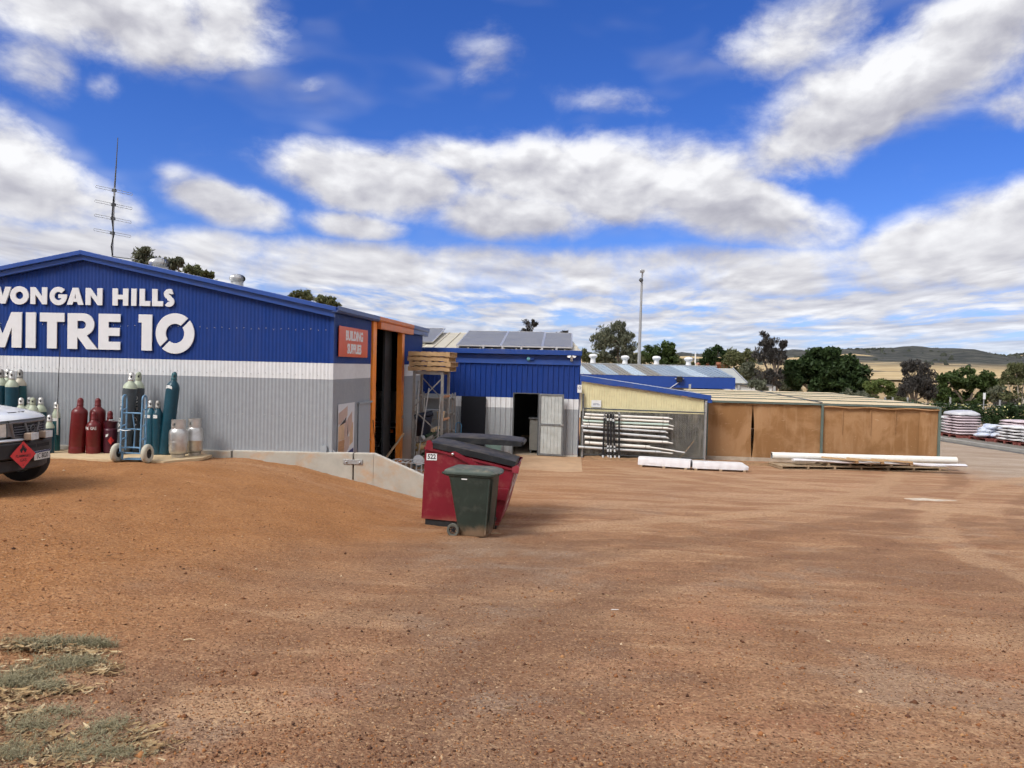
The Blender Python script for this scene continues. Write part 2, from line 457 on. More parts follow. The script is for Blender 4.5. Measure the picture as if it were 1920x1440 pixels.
ys = np.concatenate([[-300, -60, -20, -8, -3], np.arange(-1, 14.8, 0.08), [14.82, 14.86, 14.96, 15.05], np.arange(15.2, 26, 0.25), [27, 29, 32, 36, 42, 50, 60, 75, 100, 150, 260, 500, 1000, 2000, 4000, 7000]])
gx_, gy_ = np.meshgrid(xs, ys)
gz_ = ground_z(gx_, gy_)
inner = (gx_ > -17.1) & (gx_ < 15) & (gy_ > -1.1)
gz_ = gz_ + np.where(inner, soft(gx_, gy_) * np.where(gy_ > 14.84, 0.35, 1.0) + np.where(gy_ < 14.84, nrs.normal(0, 0.0035, gz_.shape), 0), 0)
V = np.stack([gx_, gy_, gz_], -1).reshape(-1, 3)
nx, ny = len(xs), len(ys)
ii = (np.arange(ny - 1)[:, None] * nx + np.arange(nx - 1)[None, :]).ravel()
F = np.stack([ii, ii + 1, ii + nx + 1, ii + nx], -1)

def ground_material():
    m = bpy.data.materials.new('gravel_yard'); m.use_nodes = True
    n = N(m.node_tree); b = n.n['Principled BSDF']
    p = n.new('ShaderNodeTexCoord').outputs['Object']
    x, y, z = n.sep(p)
    big = n.noise(p, 0.32, 4, 0.6, 0.6)
    mid = n.noise(p, 1.3, 4, 0.62, 0.4)
    streak = n.noise(n.vmath('MULTIPLY', p, (0.35, 1.6, 1.0)), 1.0, 4, 0.6, 0.8)
    fine = n.noise(p, 26.0, 3, 0.7)
    peb = n.new('ShaderNodeTexVoronoi'); n.put(peb.inputs['Vector'], p); peb.inputs['Scale'].default_value = 74.0
    pebc = n.sep(peb.outputs['Color'])[0]
    # orange pea gravel (left mound) and browner, compacted red dirt (right)
    gravel = n.mix(n.maprange(mid, 0.3, 0.7), (0.35, 0.152, 0.052), (0.44, 0.205, 0.078))
    dirt = n.mix(n.maprange(mid, 0.28, 0.72), (0.27, 0.138, 0.074), (0.41, 0.228, 0.125))
    dirt = n.mix(n.maprange(streak, 0.46, 0.66, 0, 0.80), dirt, (0.53, 0.335, 0.195))
    dirt = n.mix(n.maprange(big, 0.48, 0.64, 0, 0.60), dirt, (0.220, 0.122, 0.074))
    redp = n.noise(n.vmath('ADD', p, (31, 7, 0)), 0.55, 3, 0.6, 0.5)
    dirt = n.mix(n.maprange(redp, 0.55, 0.70, 0, 0.45), dirt, (0.43, 0.195, 0.105))
    grit = n.noise(n.vmath('ADD', p, (5, 17, 0)), 0.7, 4, 0.65, 0.4)
    dirt = n.mix(n.maprange(grit, 0.54, 0.68, 0, 0.5), dirt, (0.36, 0.275, 0.20))
    side = n.math('ADD', n.math('ADD', x, n.math('MULTIPLY', n.math('SUBTRACT', y, 10.0), -0.30)), n.math('MULTIPLY', n.math('SUBTRACT', big, 0.5), 5.0))
    left = n.maprange(side, -0.6, -4.2)
    col = n.mix(left, dirt, gravel)
    # worn, dusty wheel paths in the lower yard, grey gravel towards the road on the right
    lower = n.maprange(n.math('ADD', y, n.math('MULTIPLY', n.math('SUBTRACT', streak, 0.5), 7.0)), 11.5, 18.0)
    col = n.mix(n.math('MULTIPLY', lower, 0.72), col, n.mix(n.maprange(streak, 0.35, 0.65), (0.39, 0.210, 0.118), (0.55, 0.35, 0.215)))
    sid2 = n.math('ADD', n.math('ADD', x, n.math('MULTIPLY', y, 0.35)), n.math('MULTIPLY', n.math('SUBTRACT', mid, 0.5), 4.0))
    road = n.math('MULTIPLY', n.maprange(sid2, 17.5, 21.0), n.maprange(y, 17.0, 22.0))
    col = n.mix(n.math('MULTIPLY', road, 0.9), col, n.mix(n.maprange(streak, 0.35, 0.65), (0.40, 0.33, 0.26), (0.52, 0.45, 0.37)))
    # beyond the yard: dry stubble
    fld = n.noise(n.vmath('MULTIPLY', p, (0.004, 0.02, 1)), 1.0, 5, 0.6)
    field = n.mix(n.maprange(fld, 0.35, 0.65), (0.40, 0.30, 0.16), (0.52, 0.40, 0.22))
    col = n.mix(n.math('MAXIMUM', n.maprange(y, 44.0, 60.0), n.maprange(x, 26.0, 40.0)), col, field)
    # a strip of darker grit washed down the middle of the foreground
    strip = n.math('ABSOLUTE', n.math('ADD', n.math('SUBTRACT', x, n.math('MULTIPLY_ADD', y, -0.115, 0.25)), n.math('MULTIPLY', n.math('SUBTRACT', mid, 0.5), 2.4)))
    sw = n.math('MULTIPLY_ADD', y, 0.10, 0.35)
    smask = n.math('MULTIPLY', n.maprange(n.math('DIVIDE', strip, sw), 1.3, 0.35), n.maprange(y, 13.0, 9.5))
    col = n.mix(n.math('MULTIPLY', smask, n.maprange(grit, 0.36, 0.60, 0.42, 0.90)), col, n.mix(n.maprange(grit, 0.4, 0.65), (0.19, 0.112, 0.072), (0.33, 0.25, 0.185)))
    # wheel paths: vehicles swing in from the right and round towards the shed door
    tone = None
    for (cx_, cy_, rad, wd, sgn) in ((16.0, 33.0, 17.2, .22, 1), (16.0, 33.0, 18.75, .24, 1), (10.5, 2.0, 11.6, .24, -1), (10.5, 2.0, 13.1, .24, -1), (-9.0, 30.0, 19.4, .26, 1), (-9.0, 30.0, 20.9, .26, -1), (22.0, 9.0, 15.0, .3, -1), (22.0, 9.0, 16.5, .3, 1)):
        d_ = n.vmath('LENGTH', n.vmath('SUBTRACT', n.comb(x, y, 0.0), (cx_, cy_, 0.0)))
        t_ = n.maprange(n.math('ABSOLUTE', n.math('ADD', n.math('SUBTRACT', d_, rad), n.math('MULTIPLY', n.math('SUBTRACT', mid, 0.5), 0.55))), wd * 1.5, wd * .5, 0.0, sgn)
        tone = t_ if tone is None else n.math('ADD', tone, t_)
    tone = n.math('MULTIPLY', n.math('MULTIPLY', tone, n.math('SUBTRACT', 1.0, left)), n.maprange(streak, 0.28, 0.50, 0.35, 1.0))
    col = n.mix(n.maprange(tone, 0.0, 1.0, 0.0, 0.66), col, (0.54, 0.345, 0.205))
    col = n.mix(n.maprange(tone, 0.0, -1.0, 0.0, 0.44), col, (0.185, 0.098, 0.058))
    # every pebble its own tone
    col = n.mix(n.math('MULTIPLY', n.maprange(pebc, 0.5, 1.0, 0.0, 0.30, 'LINEAR'), n.maprange(y, 20.0, 6.0, 0.4, 1.0)), col, n.mix(0.5, col, (0.66, 0.42, 0.24)))
    col = n.mix(n.math('MULTIPLY', n.maprange(pebc, 0.5, 0.0, 0.0, 0.44, 'LINEAR'), n.maprange(y, 20.0, 6.0, 0.4, 1.0)), col, (0.14, 0.066, 0.036))
    # single pebbles: pale, dark ironstone
    vis = n.maprange(y, 14.0, 3.0, 0.25, 1.0)
    col = n.mix(n.math('MULTIPLY', n.maprange(pebc, 0.80, 0.92), n.math('MULTIPLY', vis, 0.50)), col, (0.52, 0.34, 0.19))
    col = n.mix(n.math('MULTIPLY', n.maprange(pebc, 0.14, 0.04), n.math('MULTIPLY', vis, 0.60)), col, (0.065, 0.034, 0.024))
    col = n.mix(n.maprange(fine, 0.62, 0.40, 0.0, 0.42), col, (0.17, 0.080, 0.043))
    n.put(b.inputs['Base Color'], col)
    b.inputs['Roughness'].default_value = 0.95
    b.inputs['Specular IOR Level'].default_value = 0.15
    h = n.math('ADD', n.math('MULTIPLY', n.maprange(peb.outputs['Distance'], 0.0, 0.55, 1.0, 0.0), 0.55), n.math('MULTIPLY', fine, 0.8))
    bp = n.new('ShaderNodeBump'); bp.inputs['Strength'].default_value = 0.85; bp.inputs['Distance'].default_value = 0.016
    n.put(bp.inputs['Height'], h); n.put(b.inputs['Normal'], bp.outputs[0])
    return m
g = fastmesh('ground', V, F, ground_material(), smooth=True); g['kind'] = 'structure'

# far hills with a wooded crest and cleared stubble paddocks
def hills():
    nA, nR = 260, 26
    a0, a1 = R(-75), R(75)
    A = np.linspace(a0, a1, nA); D = np.linspace(700, 4200, nR)
    aa, dd = np.meshgrid(A, D)
    def crest(a):
        # crest elevation (degrees) by bearing
        px = np.array([-75, -30, 0, 7.3, 13.6, 16, 18.8, 22, 25.1, 27.3, 28.6, 32, 45, 75])
        e = np.array([0.9, 0.8, 0.85, 1.05, 1.25, 1.40, 1.60, 1.68, 1.60, 1.30, 1.45, 1.4, 1.2, 1.0])
        return np.interp(np.degrees(a), px, e)
    t = np.clip((dd - 700) / 2300, 0, 1)
    prof = t * t * (3 - 2 * t)
    top = np.tan(np.radians(crest(aa))) * 3000
    z = -1.5 + prof * (top + 2.0) * (1 - 0.75 * np.clip((dd - 3000) / 1200, 0, 1))
    z += 5 * np.sin(aa * 40 + dd * 0.004) * prof + 3 * np.sin(aa * 97 + 1.7) * prof
    z += np.where(dd > 2200, nrs.uniform(-1, 5, z.shape), 0)
    Vh = np.stack([np.sin(aa) * dd, np.cos(aa) * dd, z], -1).reshape(-1, 3)
    i = (np.arange(nR - 1)[:, None] * nA + np.arange(nA - 1)[None, :]).ravel()
    Fh = np.stack([i, i + 1, i + nA + 1, i + nA], -1)
    m = bpy.data.materials.new('wooded_hills'); m.use_nodes = True
    n = N(m.node_tree); b = n.n['Principled BSDF']
    p = n.new('ShaderNodeTexCoord').outputs['Object']
    x, y, zz = n.sep(p)
    pn = n.noise(n.vmath('MULTIPLY', p, (0.0016, 0.0030, 0.010)), 1.0, 4, 0.55, 0.6)
    tree = n.noise(n.vmath('MULTIPLY', p, (0.02, 0.012, 0.12)), 1.0, 6, 0.7)
    wood = n.mix(n.maprange(tree, 0.35, 0.68), (0.040, 0.044, 0.044), (0.105, 0.105, 0.092))
    straw = n.mix(n.maprange(tree, 0.35, 0.7), (0.42, 0.31, 0.17), (0.56, 0.44, 0.26))
    low = n.maprange(zz, 30.0, 8.0)
    clear = n.math('MAXIMUM', n.maprange(pn, 0.56, 0.585), n.math('MULTIPLY', low, n.maprange(pn, 0.38, 0.44)))
    clear = n.math('MULTIPLY', clear, n.maprange(zz, 74.0, 66.0))
    n.put(b.inputs['Base Color'], n.mix(clear, wood, straw))
    b.inputs['Roughness'].default_value = 1.0; b.inputs['Specular IOR Level'].default_value = 0.05
    h = fastmesh('hills', Vh, Fh, m, smooth=False); h['kind'] = 'structure'
    # scrubby treeline on the crest and scattered paddock trees: one mass
    k = 4200
    a = nrs.uniform(R(-45), R(50), k); d = np.where(nrs.rand(k) < 0.9, nrs.uniform(2500, 3050, k), nrs.uniform(1300, 2500, k))
    tt = np.clip((d - 700) / 2300, 0, 1); pr = tt * tt * (3 - 2 * tt)
    zc = -1.5 + pr * (np.tan(np.radians(crest(a))) * 3000 + 2)
    r = nrs.uniform(3.5, 8, k)
    base = np.array([(1, 0, 0), (-.5, .87, 0), (-.5, -.87, 0), (.5, .3, .8), (-.6, .2, .9), (0, -.5, 1.0), (0, 0, 1.35)])
    tri = np.array([(0, 3, 5), (0, 1, 3), (1, 4, 3), (1, 2, 4), (2, 5, 4), (2, 0, 5), (3, 6, 5), (3, 4, 6), (4, 5, 6)])
    c = np.stack([np.sin(a) * d, np.cos(a) * d, zc - 2], -1)
    VV = (c[:, None, :] + base[None] * nrs.uniform(.7, 1.3, (k, 7, 1)) * np.stack([r, r, r * .75], -1)[:, None, :]).reshape(-1, 3)
    FF = (np.arange(k)[:, None, None] * 7 + tri[None]).reshape(-1, 3)
    mw = M('far_scrub', (0.055, 0.060, 0.048), 1.0, var=0.35, vs=0.02, spec=0.05)
    o = fastmesh('far_woodland', VV, FF, mw); o['kind'] = 'stuff'
    tag(o, 'dark scrubby woodland along the crest of the far hills', 'woodland')
hills()

# ------------------------------------------------------------------ retaining wall
def gz_at(x, y): return gz1(x, y)
rw = thing('retaining_wall', 'low concrete retaining wall of jointed panels beside the store, its right end sloping down', 'wall', (-5, 14.8, 0))
def panel(x0, x1, zt0, zt1, zb=-0.1, y0=14.74, y1=14.88):
    p = obj('panel', MB().prism([(x0, zb), (x1, zb), (x1, zt1), (x0, zt0)], y0, y1, 'y'), m_conc, rw, bevel=0.008)
    cap = MB().prism([(x0 + .002, zt0 + .001), (x1 - .002, zt1 + .001), (x1 - .002, zt1 + .012), (x0 + .002, zt0 + .012)], y0 + .012, y1 - .004, 'y')
    obj('worn_top_edge', cap, m_conc_top, p)
panel(-15.4, -6.93, 0.945, 0.955)
panel(-6.89, -4.44, 0.965, 0.995)
panel(-4.41, -4.02, 0.995, 1.0)
# last panel: level shoulder then falling end
lp = MB().prism([(-4.019, -.1), (-2.35, -.1), (-2.35, .33), (-4.019, 1.0)], 14.74, 14.88, 'y')
lpo = obj('panel', lp, m_conc, rw, bevel=0.008)
obj('worn_top_edge', MB().prism([(-4.017, 1.001), (-2.352, .332), (-2.352, .344), (-4.017, 1.013)], 14.752, 14.876, 'y'), m_conc_top, lpo)
br = obj('joint_bracket', MB().box(-4.62, -4.24, 14.722, 14.738, .79, .88), m_galv, rw, bevel=0.004)
for bx in (-4.56, -4.29):
    obj('bolt', MB().lathe([(0.022, 0), (0.022, .014), (0.016, .02), (0.008, .026)], 8, tf=Matrix.Translation((bx, 14.722, .83)) @ Matrix.Rotation(R(90), 4, 'X')), m_galv, br, smooth=40)

# ------------------------------------------------------------------ the hardware store (gabled blue shed)
WY = 14.82; SX = -4.90; RX = -10.09; LX = -15.28; EAVE = 3.80; RIDGE = 4.84; BACK = 23.35
m_front = bands('store_wall_bands', [2.44, 2.76], [(0.315, 0.335, 0.362), (0.70, 0.715, 0.735), BLUE], splash=0.85)
m_lower = MATS['store_wall_bands']
st = thing('hardware_store', 'blue, white and grey corrugated gable shed with white store lettering', 'store', (-10, 19, 0))
def roof_z(x): return EAVE + (RIDGE - EAVE) * (1 - abs(x - RX) / (SX - RX))
def corr_strip(mb, us, dep, pos, top, bot):
    """vertical sheet: us along, dep(u) out of plane; pos(u, d) -> xy"""
    o = len(mb.v)
    for u in us:
        x, y = pos(u, dep(u)); mb.v += [(x, y, bot(u)), (x, y, top(u))]
    for i in range(len(us) - 1):
        mb.f.append((o + 2 * i, o + 2 * i + 2, o + 2 * i + 3, o + 2 * i + 1))
PITCHC = 0.0762
orb = lambda u: 0.0048 * math.sin(2 * math.pi * u / PITCHC)
mb = MB()
us = list(np.arange(LX, SX - .02, PITCHC / 6)) + [SX - .02]
corr_strip(mb, us, orb, lambda u, d: (u, WY - d), lambda u: roof_z(u) - 0.03, lambda u: 0.62)
fw_ = obj('front_wall', mb, m_front, st, smooth=180, fix=False)
scr = MB()
for z_ in (1.70, 2.53, 3.42):                                      # fixing screws on every second crest
    for i in range(int((SX - LX) / PITCHC / 2)):
        x_ = LX + PITCHC * (.25 + 2 * i) + .0
        if z_ < roof_z(x_) - .2: scr.box(x_ - .007, x_ + .007, WY - .0115, WY - .003, z_ - .007 + .012 * ((i * 7) % 3 - 1), z_ + .007 + .012 * ((i * 7) % 3 - 1))
obj('screw_heads', scr, m_galv, fw_, kind='stuff')
# skin behind and the long sides
def side_sheet(name, y0, y1, z0, z1, x=SX, mat=m_front):
    mb = MB(); uu = list(np.arange(y0, y1, PITCHC / 6)) + [y1]
    corr_strip(mb, uu, orb, lambda u, d: (x + d * .8, u), lambda u: z1, lambda u: z0)
    return obj(name, mb, mat, st, smooth=180, fix=False)
side_sheet('side_wall', WY + .02, 17.56, 0.0, EAVE - .02)
side_sheet('side_wall', 20.76, BACK, 0.0, EAVE - .02)
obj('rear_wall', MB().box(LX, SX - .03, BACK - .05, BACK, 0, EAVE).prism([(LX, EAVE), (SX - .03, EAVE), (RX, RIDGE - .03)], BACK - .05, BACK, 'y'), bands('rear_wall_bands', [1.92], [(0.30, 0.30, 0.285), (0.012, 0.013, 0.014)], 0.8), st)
obj('far_side_wall', MB().box(LX, LX + .04, WY + .02, BACK - .06, 0, EAVE - .02), m_grey, st)
mc = bands('corner_flash_bands', [2.44, 2.76], [(0.34, 0.36, 0.385), (0.70, 0.71, 0.73), (0.012, 0.05, 0.24)])
obj('corner_flashing', MB().prism([(SX - .045, WY - .016), (SX + .018, WY - .016), (SX + .018, WY + .05), (SX + .012, WY + .05), (SX + .012, WY - .010), (SX - .045, WY - .010)], 0.62, 3.72, 'z'), mc, st)
# roof sheets
def roof_half(x_e):
    mb = MB(); us = list(np.arange(WY - .16, BACK + .15, PITCHC / 4)); o = 0
    for u in us:
        d = 0.008 * math.sin(2 * math.pi * u / PITCHC)
        mb.v += [(x_e + (0.08 if x_e > RX else -0.08), u, EAVE + .015 + d), (RX, u, RIDGE + .03 + d)]
    for i in range(len(us) - 1): mb.f.append((2 * i, 2 * i + 2, 2 * i + 3, 2 * i + 1))
    return mb
m_roof = M('zinc_roof', (0.45, 0.46, 0.47), 0.4, 0.5, var=0.06)
obj('roof_sheet', roof_half(SX), m_roof, st, smooth=180, fix=False)
obj('roof_sheet', roof_half(LX), m_roof, st, smooth=180, fix=False)
# barge: upper capping and the narrower board under it, both slopes
def barge(x0, z0, x1, z1, y0, y1, h0, h1):
    return MB().prism([(x0, z0 - h1), (x1, z1 - h1), (x1, z1 - h0), (x0, z0 - h0)], y0, y1, 'y')
ez, rz_ = EAVE + .06, RIDGE + .075
for xe in (SX + .10, LX - .10):
    obj('barge_capping', barge(xe, ez, RX, rz_, WY - .17, WY + .06, -0.004, 0.085), m_blue_trim, st, bevel=0.006)
    obj('barge_board', barge(xe - (.06 if xe > RX else -.06), ez - .012, RX, rz_, WY - .105, WY - .01, 0.060, 0.185), m_blue_trim, st, bevel=0.005)
obj('ridge_capping', MB().prism([(RX - .2, RIDGE + .01), (RX, RIDGE + .055), (RX + .2, RIDGE + .01), (RX + .2, RIDGE + .02), (RX, RIDGE + .068), (RX - .2, RIDGE + .02)], WY - .10, BACK + .1, 'y'), m_blue_trim, st)
# gutter and fascia along the side, in the colour of the bay below
gx0, gx1 = SX + .015, SX + .145
for (y0, y1, mt) in ((WY - .16, 17.80, M('faded_blue', (0.055, 0.10, 0.27), 0.4)), (17.803, 21.52, M('faded_orange', (0.60, 0.185, 0.05), 0.45)), (21.523, BACK + .35, MATS['faded_blue'])):
    gt = obj('gutter', MB().prism([(gx0, 3.76), (gx1 - .03, 3.76), (gx1, 3.80), (gx1, 3.885), (gx1 - .012, 3.885), (gx1 - .012, 3.80), (gx0 + .012, 3.775), (gx0, 3.875)], y0, y1, 'y'), mt, st, bevel=0.003)
obj('door_header', MB().box(gx0, SX + .13, 17.95, 21.52, 3.60, 3.755), MATS['faded_orange'], st, bevel=0.006)
obj('fascia', MB().box(gx0, SX + .12, 21.525, BACK + .30, 3.64, 3.755), MATS['faded_blue'], st, bevel=0.006)
# orange door posts
def opost(y0, y1): return obj('door_post', MB().box(SX - .09, SX + .05, y0, y1, 0.0, 3.755), m_orange, st, bevel=0.01)
opost(17.58, 17.88)
p2_ = opost(20.48, 20.75)
obj('latch', MB().box(SX + .052, SX + .10, 20.58, 20.72, 1.30, 1.335).box(SX + .06, SX + .085, 20.62, 20.66, 1.34, 1.38), m_galv, p2_)
# sliding door leaf parked inside the far jamb
obj('sliding_door', MB().box(SX - .32, SX - .26, 19.85, 20.60, 0.02, 3.7), M('door_charcoal', (.035, .038, .042), .6), st)
# side door in grey with handle and head flashing
sd = obj('side_door', MB().box(SX + .012, SX + .030, 16.58, 17.50, 0.02, 1.86), M('door_grey', (0.31, 0.34, 0.38), 0.5, var=0.04), st, bevel=0.004)
obj('head_flashing', MB().box(SX + .012, SX + .065, 16.52, 17.56, 1.868, 1.905), m_grey, sd)
obj('door_handle', MB().tube([(SX + .03, 17.40, 1.02), (SX + .075, 17.40, 1.02), (SX + .08, 17.31, 1.02)], 0.010, 8), m_steel, sd, smooth=60)
# building supplies sign
sg = obj('supplies_sign', MB().box(SX + .03, SX + .045, 15.06, 17.12, 2.90, 3.52), M('sign_red', (0.66, 0.105, 0.030), 0.35, var=0.05, dirt=(0.60, 0.20, 0.10), dirt_amt=0.5, ds=1.2), st)
sm = lambda y, z: frame_mtx((SX + .049, y, z), (0, 1, 0), (0, 0, 1))
text('sign_lettering', 'BUILDING', 0.275, m_white, sg, sm(16.10, 3.335), 0.002, 0.011, 1.0, 1.0)
text('sign_lettering', 'SUPPLIES', 0.275, m_white, sg, sm(16.10, 3.06), 0.002, 0.011, 0.95, 1.0)
# timber poster: printed flat sheet
ps_ = obj('timber_poster', MB().box(SX + .014, SX + .020, 15.16, 16.28, 0.78, 1.93), M('poster_white', (0.66, 0.67, 0.70), 0.35, var=0.02), st)
PY = lambda a: 15.16 + a * 1.12
PZ = lambda b_: 0.78 + b_ * 1.15
def pprint(name, pts, mt, k):
    x = SX + .0205 + k * .0012
    obj(name, MB().prism([(PY(a), PZ(b_)) for a, b_ in pts], x, x + .001, 'x'), mt, ps_)
pk = M('print_pink_timber', (0.52, 0.37, 0.31), 0.4, var=0.10); pk2 = M('print_brown_timber', (0.46, 0.24, 0.12), 0.4, var=0.16, vs=3, stretch=(1, 1, 14))
pk3 = M('print_tan_timber', (0.60, 0.40, 0.24), 0.4, var=0.12); pdk = M('print_dark', (0.03, 0.02, 0.02), 0.5)
pprint('timber_print', [(.02, .62), (.02, .84), (.55, .95), (.55, .77)], pk, 0)
pprint('timber_print', [(.02, .35), (.02, .60), (.36, .66), (.40, .36)], pk3, 0)
pprint('timber_print', [(.36, .36), (.38, .66), (.55, .70), (.56, .37)], pk, 1)
pprint('timber_print', [(.56, .72), (.84, .84), (.84, .58), (.58, .40)], pk, 2)
pprint('timber_print', [(.02, .10), (.02, .345), (.40, .355), (.38, .10)], pk2, 1)
pprint('timber_print', [(.40, .05), (.41, .355), (.68, .39), (.68, .18)], pk, 0)
pprint('timber_print', [(.70, .20), (.70, .55), (.92, .64), (.92, .26)], pk3, 0)
pprint('dark_gap_print', [(.06, .615), (.50, .755), (.42, .655)], pdk, 3)
pprint('dark_gap_print', [(.56, .38), (.555, .62), (.60, .42)], pdk, 3)
pprint('blue_wedge_print', [(.06, .02), (.96, .02), (.96, .15)], M('print_navy', (0.02, 0.03, 0.16), 0.35), 2)
# small vent panel and cable low on the front wall
obj('meter_box', MB().box(-5.10, -4.98, WY - .06, WY - .012, 0.86, 1.13), m_grey, st)
# interior of the bay, closed and unlit
obj('inner_floor', MB().box(-15.2, SX - .01, WY + .05, BACK - .06, -0.03, 0.012), m_conc, st)
# ---- lettering, cut from sheet and stood off the wall
def circ(cx, cy, r, a0, a1, n): return [(cx + r * math.cos(R(a0 + (a1 - a0) * i / n)), cy + r * math.sin(R(a0 + (a1 - a0) * i / n))) for i in range(n + 1)]
def glyph(ch, s=0.30, w_=None):
    if ch == 'I': return [[(0, 0), (s, 0), (s, 1), (0, 1)]], s
    if ch == 'L': w_ = w_ or .66; return [[(0, 0), (w_, 0), (w_, s * .92), (s, s * .92), (s, 1), (0, 1)]], w_
    if ch == 'H': w_ = w_ or .96; q = .5; h = s * .42; return [[(0, 0), (s, 0), (s, q - h), (w_ - s, q - h), (w_ - s, 0), (w_, 0), (w_, 1), (w_ - s, 1), (w_ - s, q + h), (s, q + h), (s, 1), (0, 1)]], w_
    if ch == 'T': w_ = w_ or .72; h = s * .88; return [[(w_ / 2 - s / 2, 0), (w_ / 2 + s / 2, 0), (w_ / 2 + s / 2, 1 - h), (w_, 1 - h), (w_, 1), (0, 1), (0, 1 - h), (w_ / 2 - s / 2, 1 - h)]], w_
    if ch == 'E': w_ = w_ or .62; h = .225; return [[(0, 0), (w_, 0), (w_, h), (s, h), (s, .5 - h / 2), (w_ - .02, .5 - h / 2), (w_ - .02, .5 + h / 2), (s, .5 + h / 2), (s, 1 - h), (w_, 1 - h), (w_, 1), (0, 1)]], w_
    if ch == 'N':
        w_ = w_ or 1.04; d = s * .92; k = s / (w_ - d)
        return [[(0, 0), (0, 1), (d, 1), (w_ - s, k), (w_ - s, 1), (w_, 1), (w_, 0), (w_ - d, 0), (s, 1 - k), (s, 0)]], w_
    if ch == 'M':
        w_ = w_ or 1.12; a = s * 1.05; c = w_ / 2
        return [[(0, 0), (0, 1), (a, 1), (c, .36), (w_ - a, 1), (w_, 1), (w_, 0), (w_ - s, 0), (w_ - s, .57), (c + .08, 0), (c - .08, 0), (s, .57), (s, 0)]], w_
    if ch == 'W':
        w_ = w_ or 1.5; e = s * .98
        return [[(0, 1), (e, 1), (.47, .42), (.61, 1), (.89, 1), (1.03, .42), (w_ - e, 1), (w_, 1), (1.20, 0), (.93, 0), (.75, .62), (.57, 0), (.30, 0)]], w_
    if ch == 'A':
        w_ = w_ or 1.02; c = w_ / 2; b_ = s * 1.05
        return [[(0, 0), (b_, 0), (b_ + .06, .17), (w_ - b_ - .06, .17), (w_ - b_, 0), (w_, 0), (c + .17, 1), (c - .17, 1)], [(b_ + .13, .37), (c, .70), (w_ - b_ - .13, .37)]], w_
    if ch == 'O': return [circ(.56, .5, .54, 0, 360, 40)[:-1], circ(.56, .5, .54 - s, 0, 360, 32)[:-1][::-1]], 1.12
    if ch == 'G':
        ro, ri = .54, .54 - s * .92; a = math.degrees(math.asin(.12 / ri))
        return [circ(.56, .5, ro, 42, 360, 36) + [(1.10, .60), (.56, .60), (.56, .38), (.56 + ri * math.cos(R(a)), .38)] + circ(.56, .5, ri, 360 - a, 44, 30)], 1.10
    if ch == 'R':
        w_ = .86; r = .31
        outer = [(0, 0), (s, 0), (s, .34), (.55, 0), (w_ + .02, 0), (.56, .375)] + circ(.46, .69, r, -66, 90, 16) + [(0, 1)]
        inner_ = [(s, .79), (s, .57)] + circ(.42, .68, .11, -90, 90, 10)
        return [outer, inner_[::-1]], w_
    if ch == 'S':
        path = circ(.40, .735, .17, 18, 270, 18) + circ(.36, .28, .185, 90, -165, 18)
        path = [(.56 + .0, .86)] + circ(.38, .72, .165, 45, 255, 14) + circ(.36, .275, .165, 75, -140, 14)
        L_, R_ = [], []
        for i, p in enumerate(path):
            q0, q1 = Vector(path[max(i - 1, 0)]), Vector(path[min(i + 1, len(path) - 1)])
            d = (q1 - q0).normalized(); nn = Vector((-d.y, d.x)) * s * .42
            L_.append((p[0] + nn.x, p[1] + nn.y)); R_.append((p[0] - nn.x, p[1] - nn.y))
        return [L_ + R_[::-1]], .76
    if ch == '1': return [[(.09, 0), (.38, 0), (.38, 1), (0, 1), (0, .775), (.09, .775)]], .38
def place_letter(ch, x0, x1, z0, h, s):
    lp, wd = glyph(ch, s)
    kx = (x1 - x0) / wd
    lp = [[(x0 + a * kx, z0 + b_ * h) for a, b_ in l] for l in lp]
    outline('wall_letter', lp, 0.012, m_letter, st, frame_mtx((0, WY - .032, 0), (1, 0, 0), (0, 0, 1)))
for ch, x0, x1 in (('W', -12.27, -11.66), ('O', -11.69, -11.27), ('N', -11.24, -10.88), ('G', -10.83, -10.45), ('A', -10.45, -10.09), ('N', -10.05, -9.69), ('H', -9.475, -9.14), ('I', -9.075, -8.965), ('L', -8.90, -8.675), ('L', -8.635, -8.405), ('S', -8.42, -8.13)):
    place_letter(ch, x0, x1, 3.825, 0.345, 0.32)
for ch, x0, x1 in (('M', -12.27, -11.425), ('I', -11.335, -11.12), ('T', -11.03, -10.50), ('R', -10.43, -9.79), ('E', -9.765, -9.30), ('1', -8.915, -8.63)):
    place_letter(ch, x0, x1, 2.93, 0.725, 0.285 if ch != 'I' else 0.3)
# the ring numeral with its slanting cut
cx, cz, ro, ri = -8.145, 3.285, .405, .195
for a0 in (0, 180):
    g0 = math.degrees(math.asin(.028 / ro)); g1 = math.degrees(math.asin(.028 / ri))
    lp = circ(cx, cz, ro, a0 + 45 + g0, a0 + 225 - g0, 30) + circ(cx, cz, ri, a0 + 225 - g1, a0 + 45 + g1, 24)
    outline('wall_letter', [lp], 0.012, m_letter, st, frame_mtx((0, WY - .032, 0), (1, 0, 0), (0, 0, 1)))
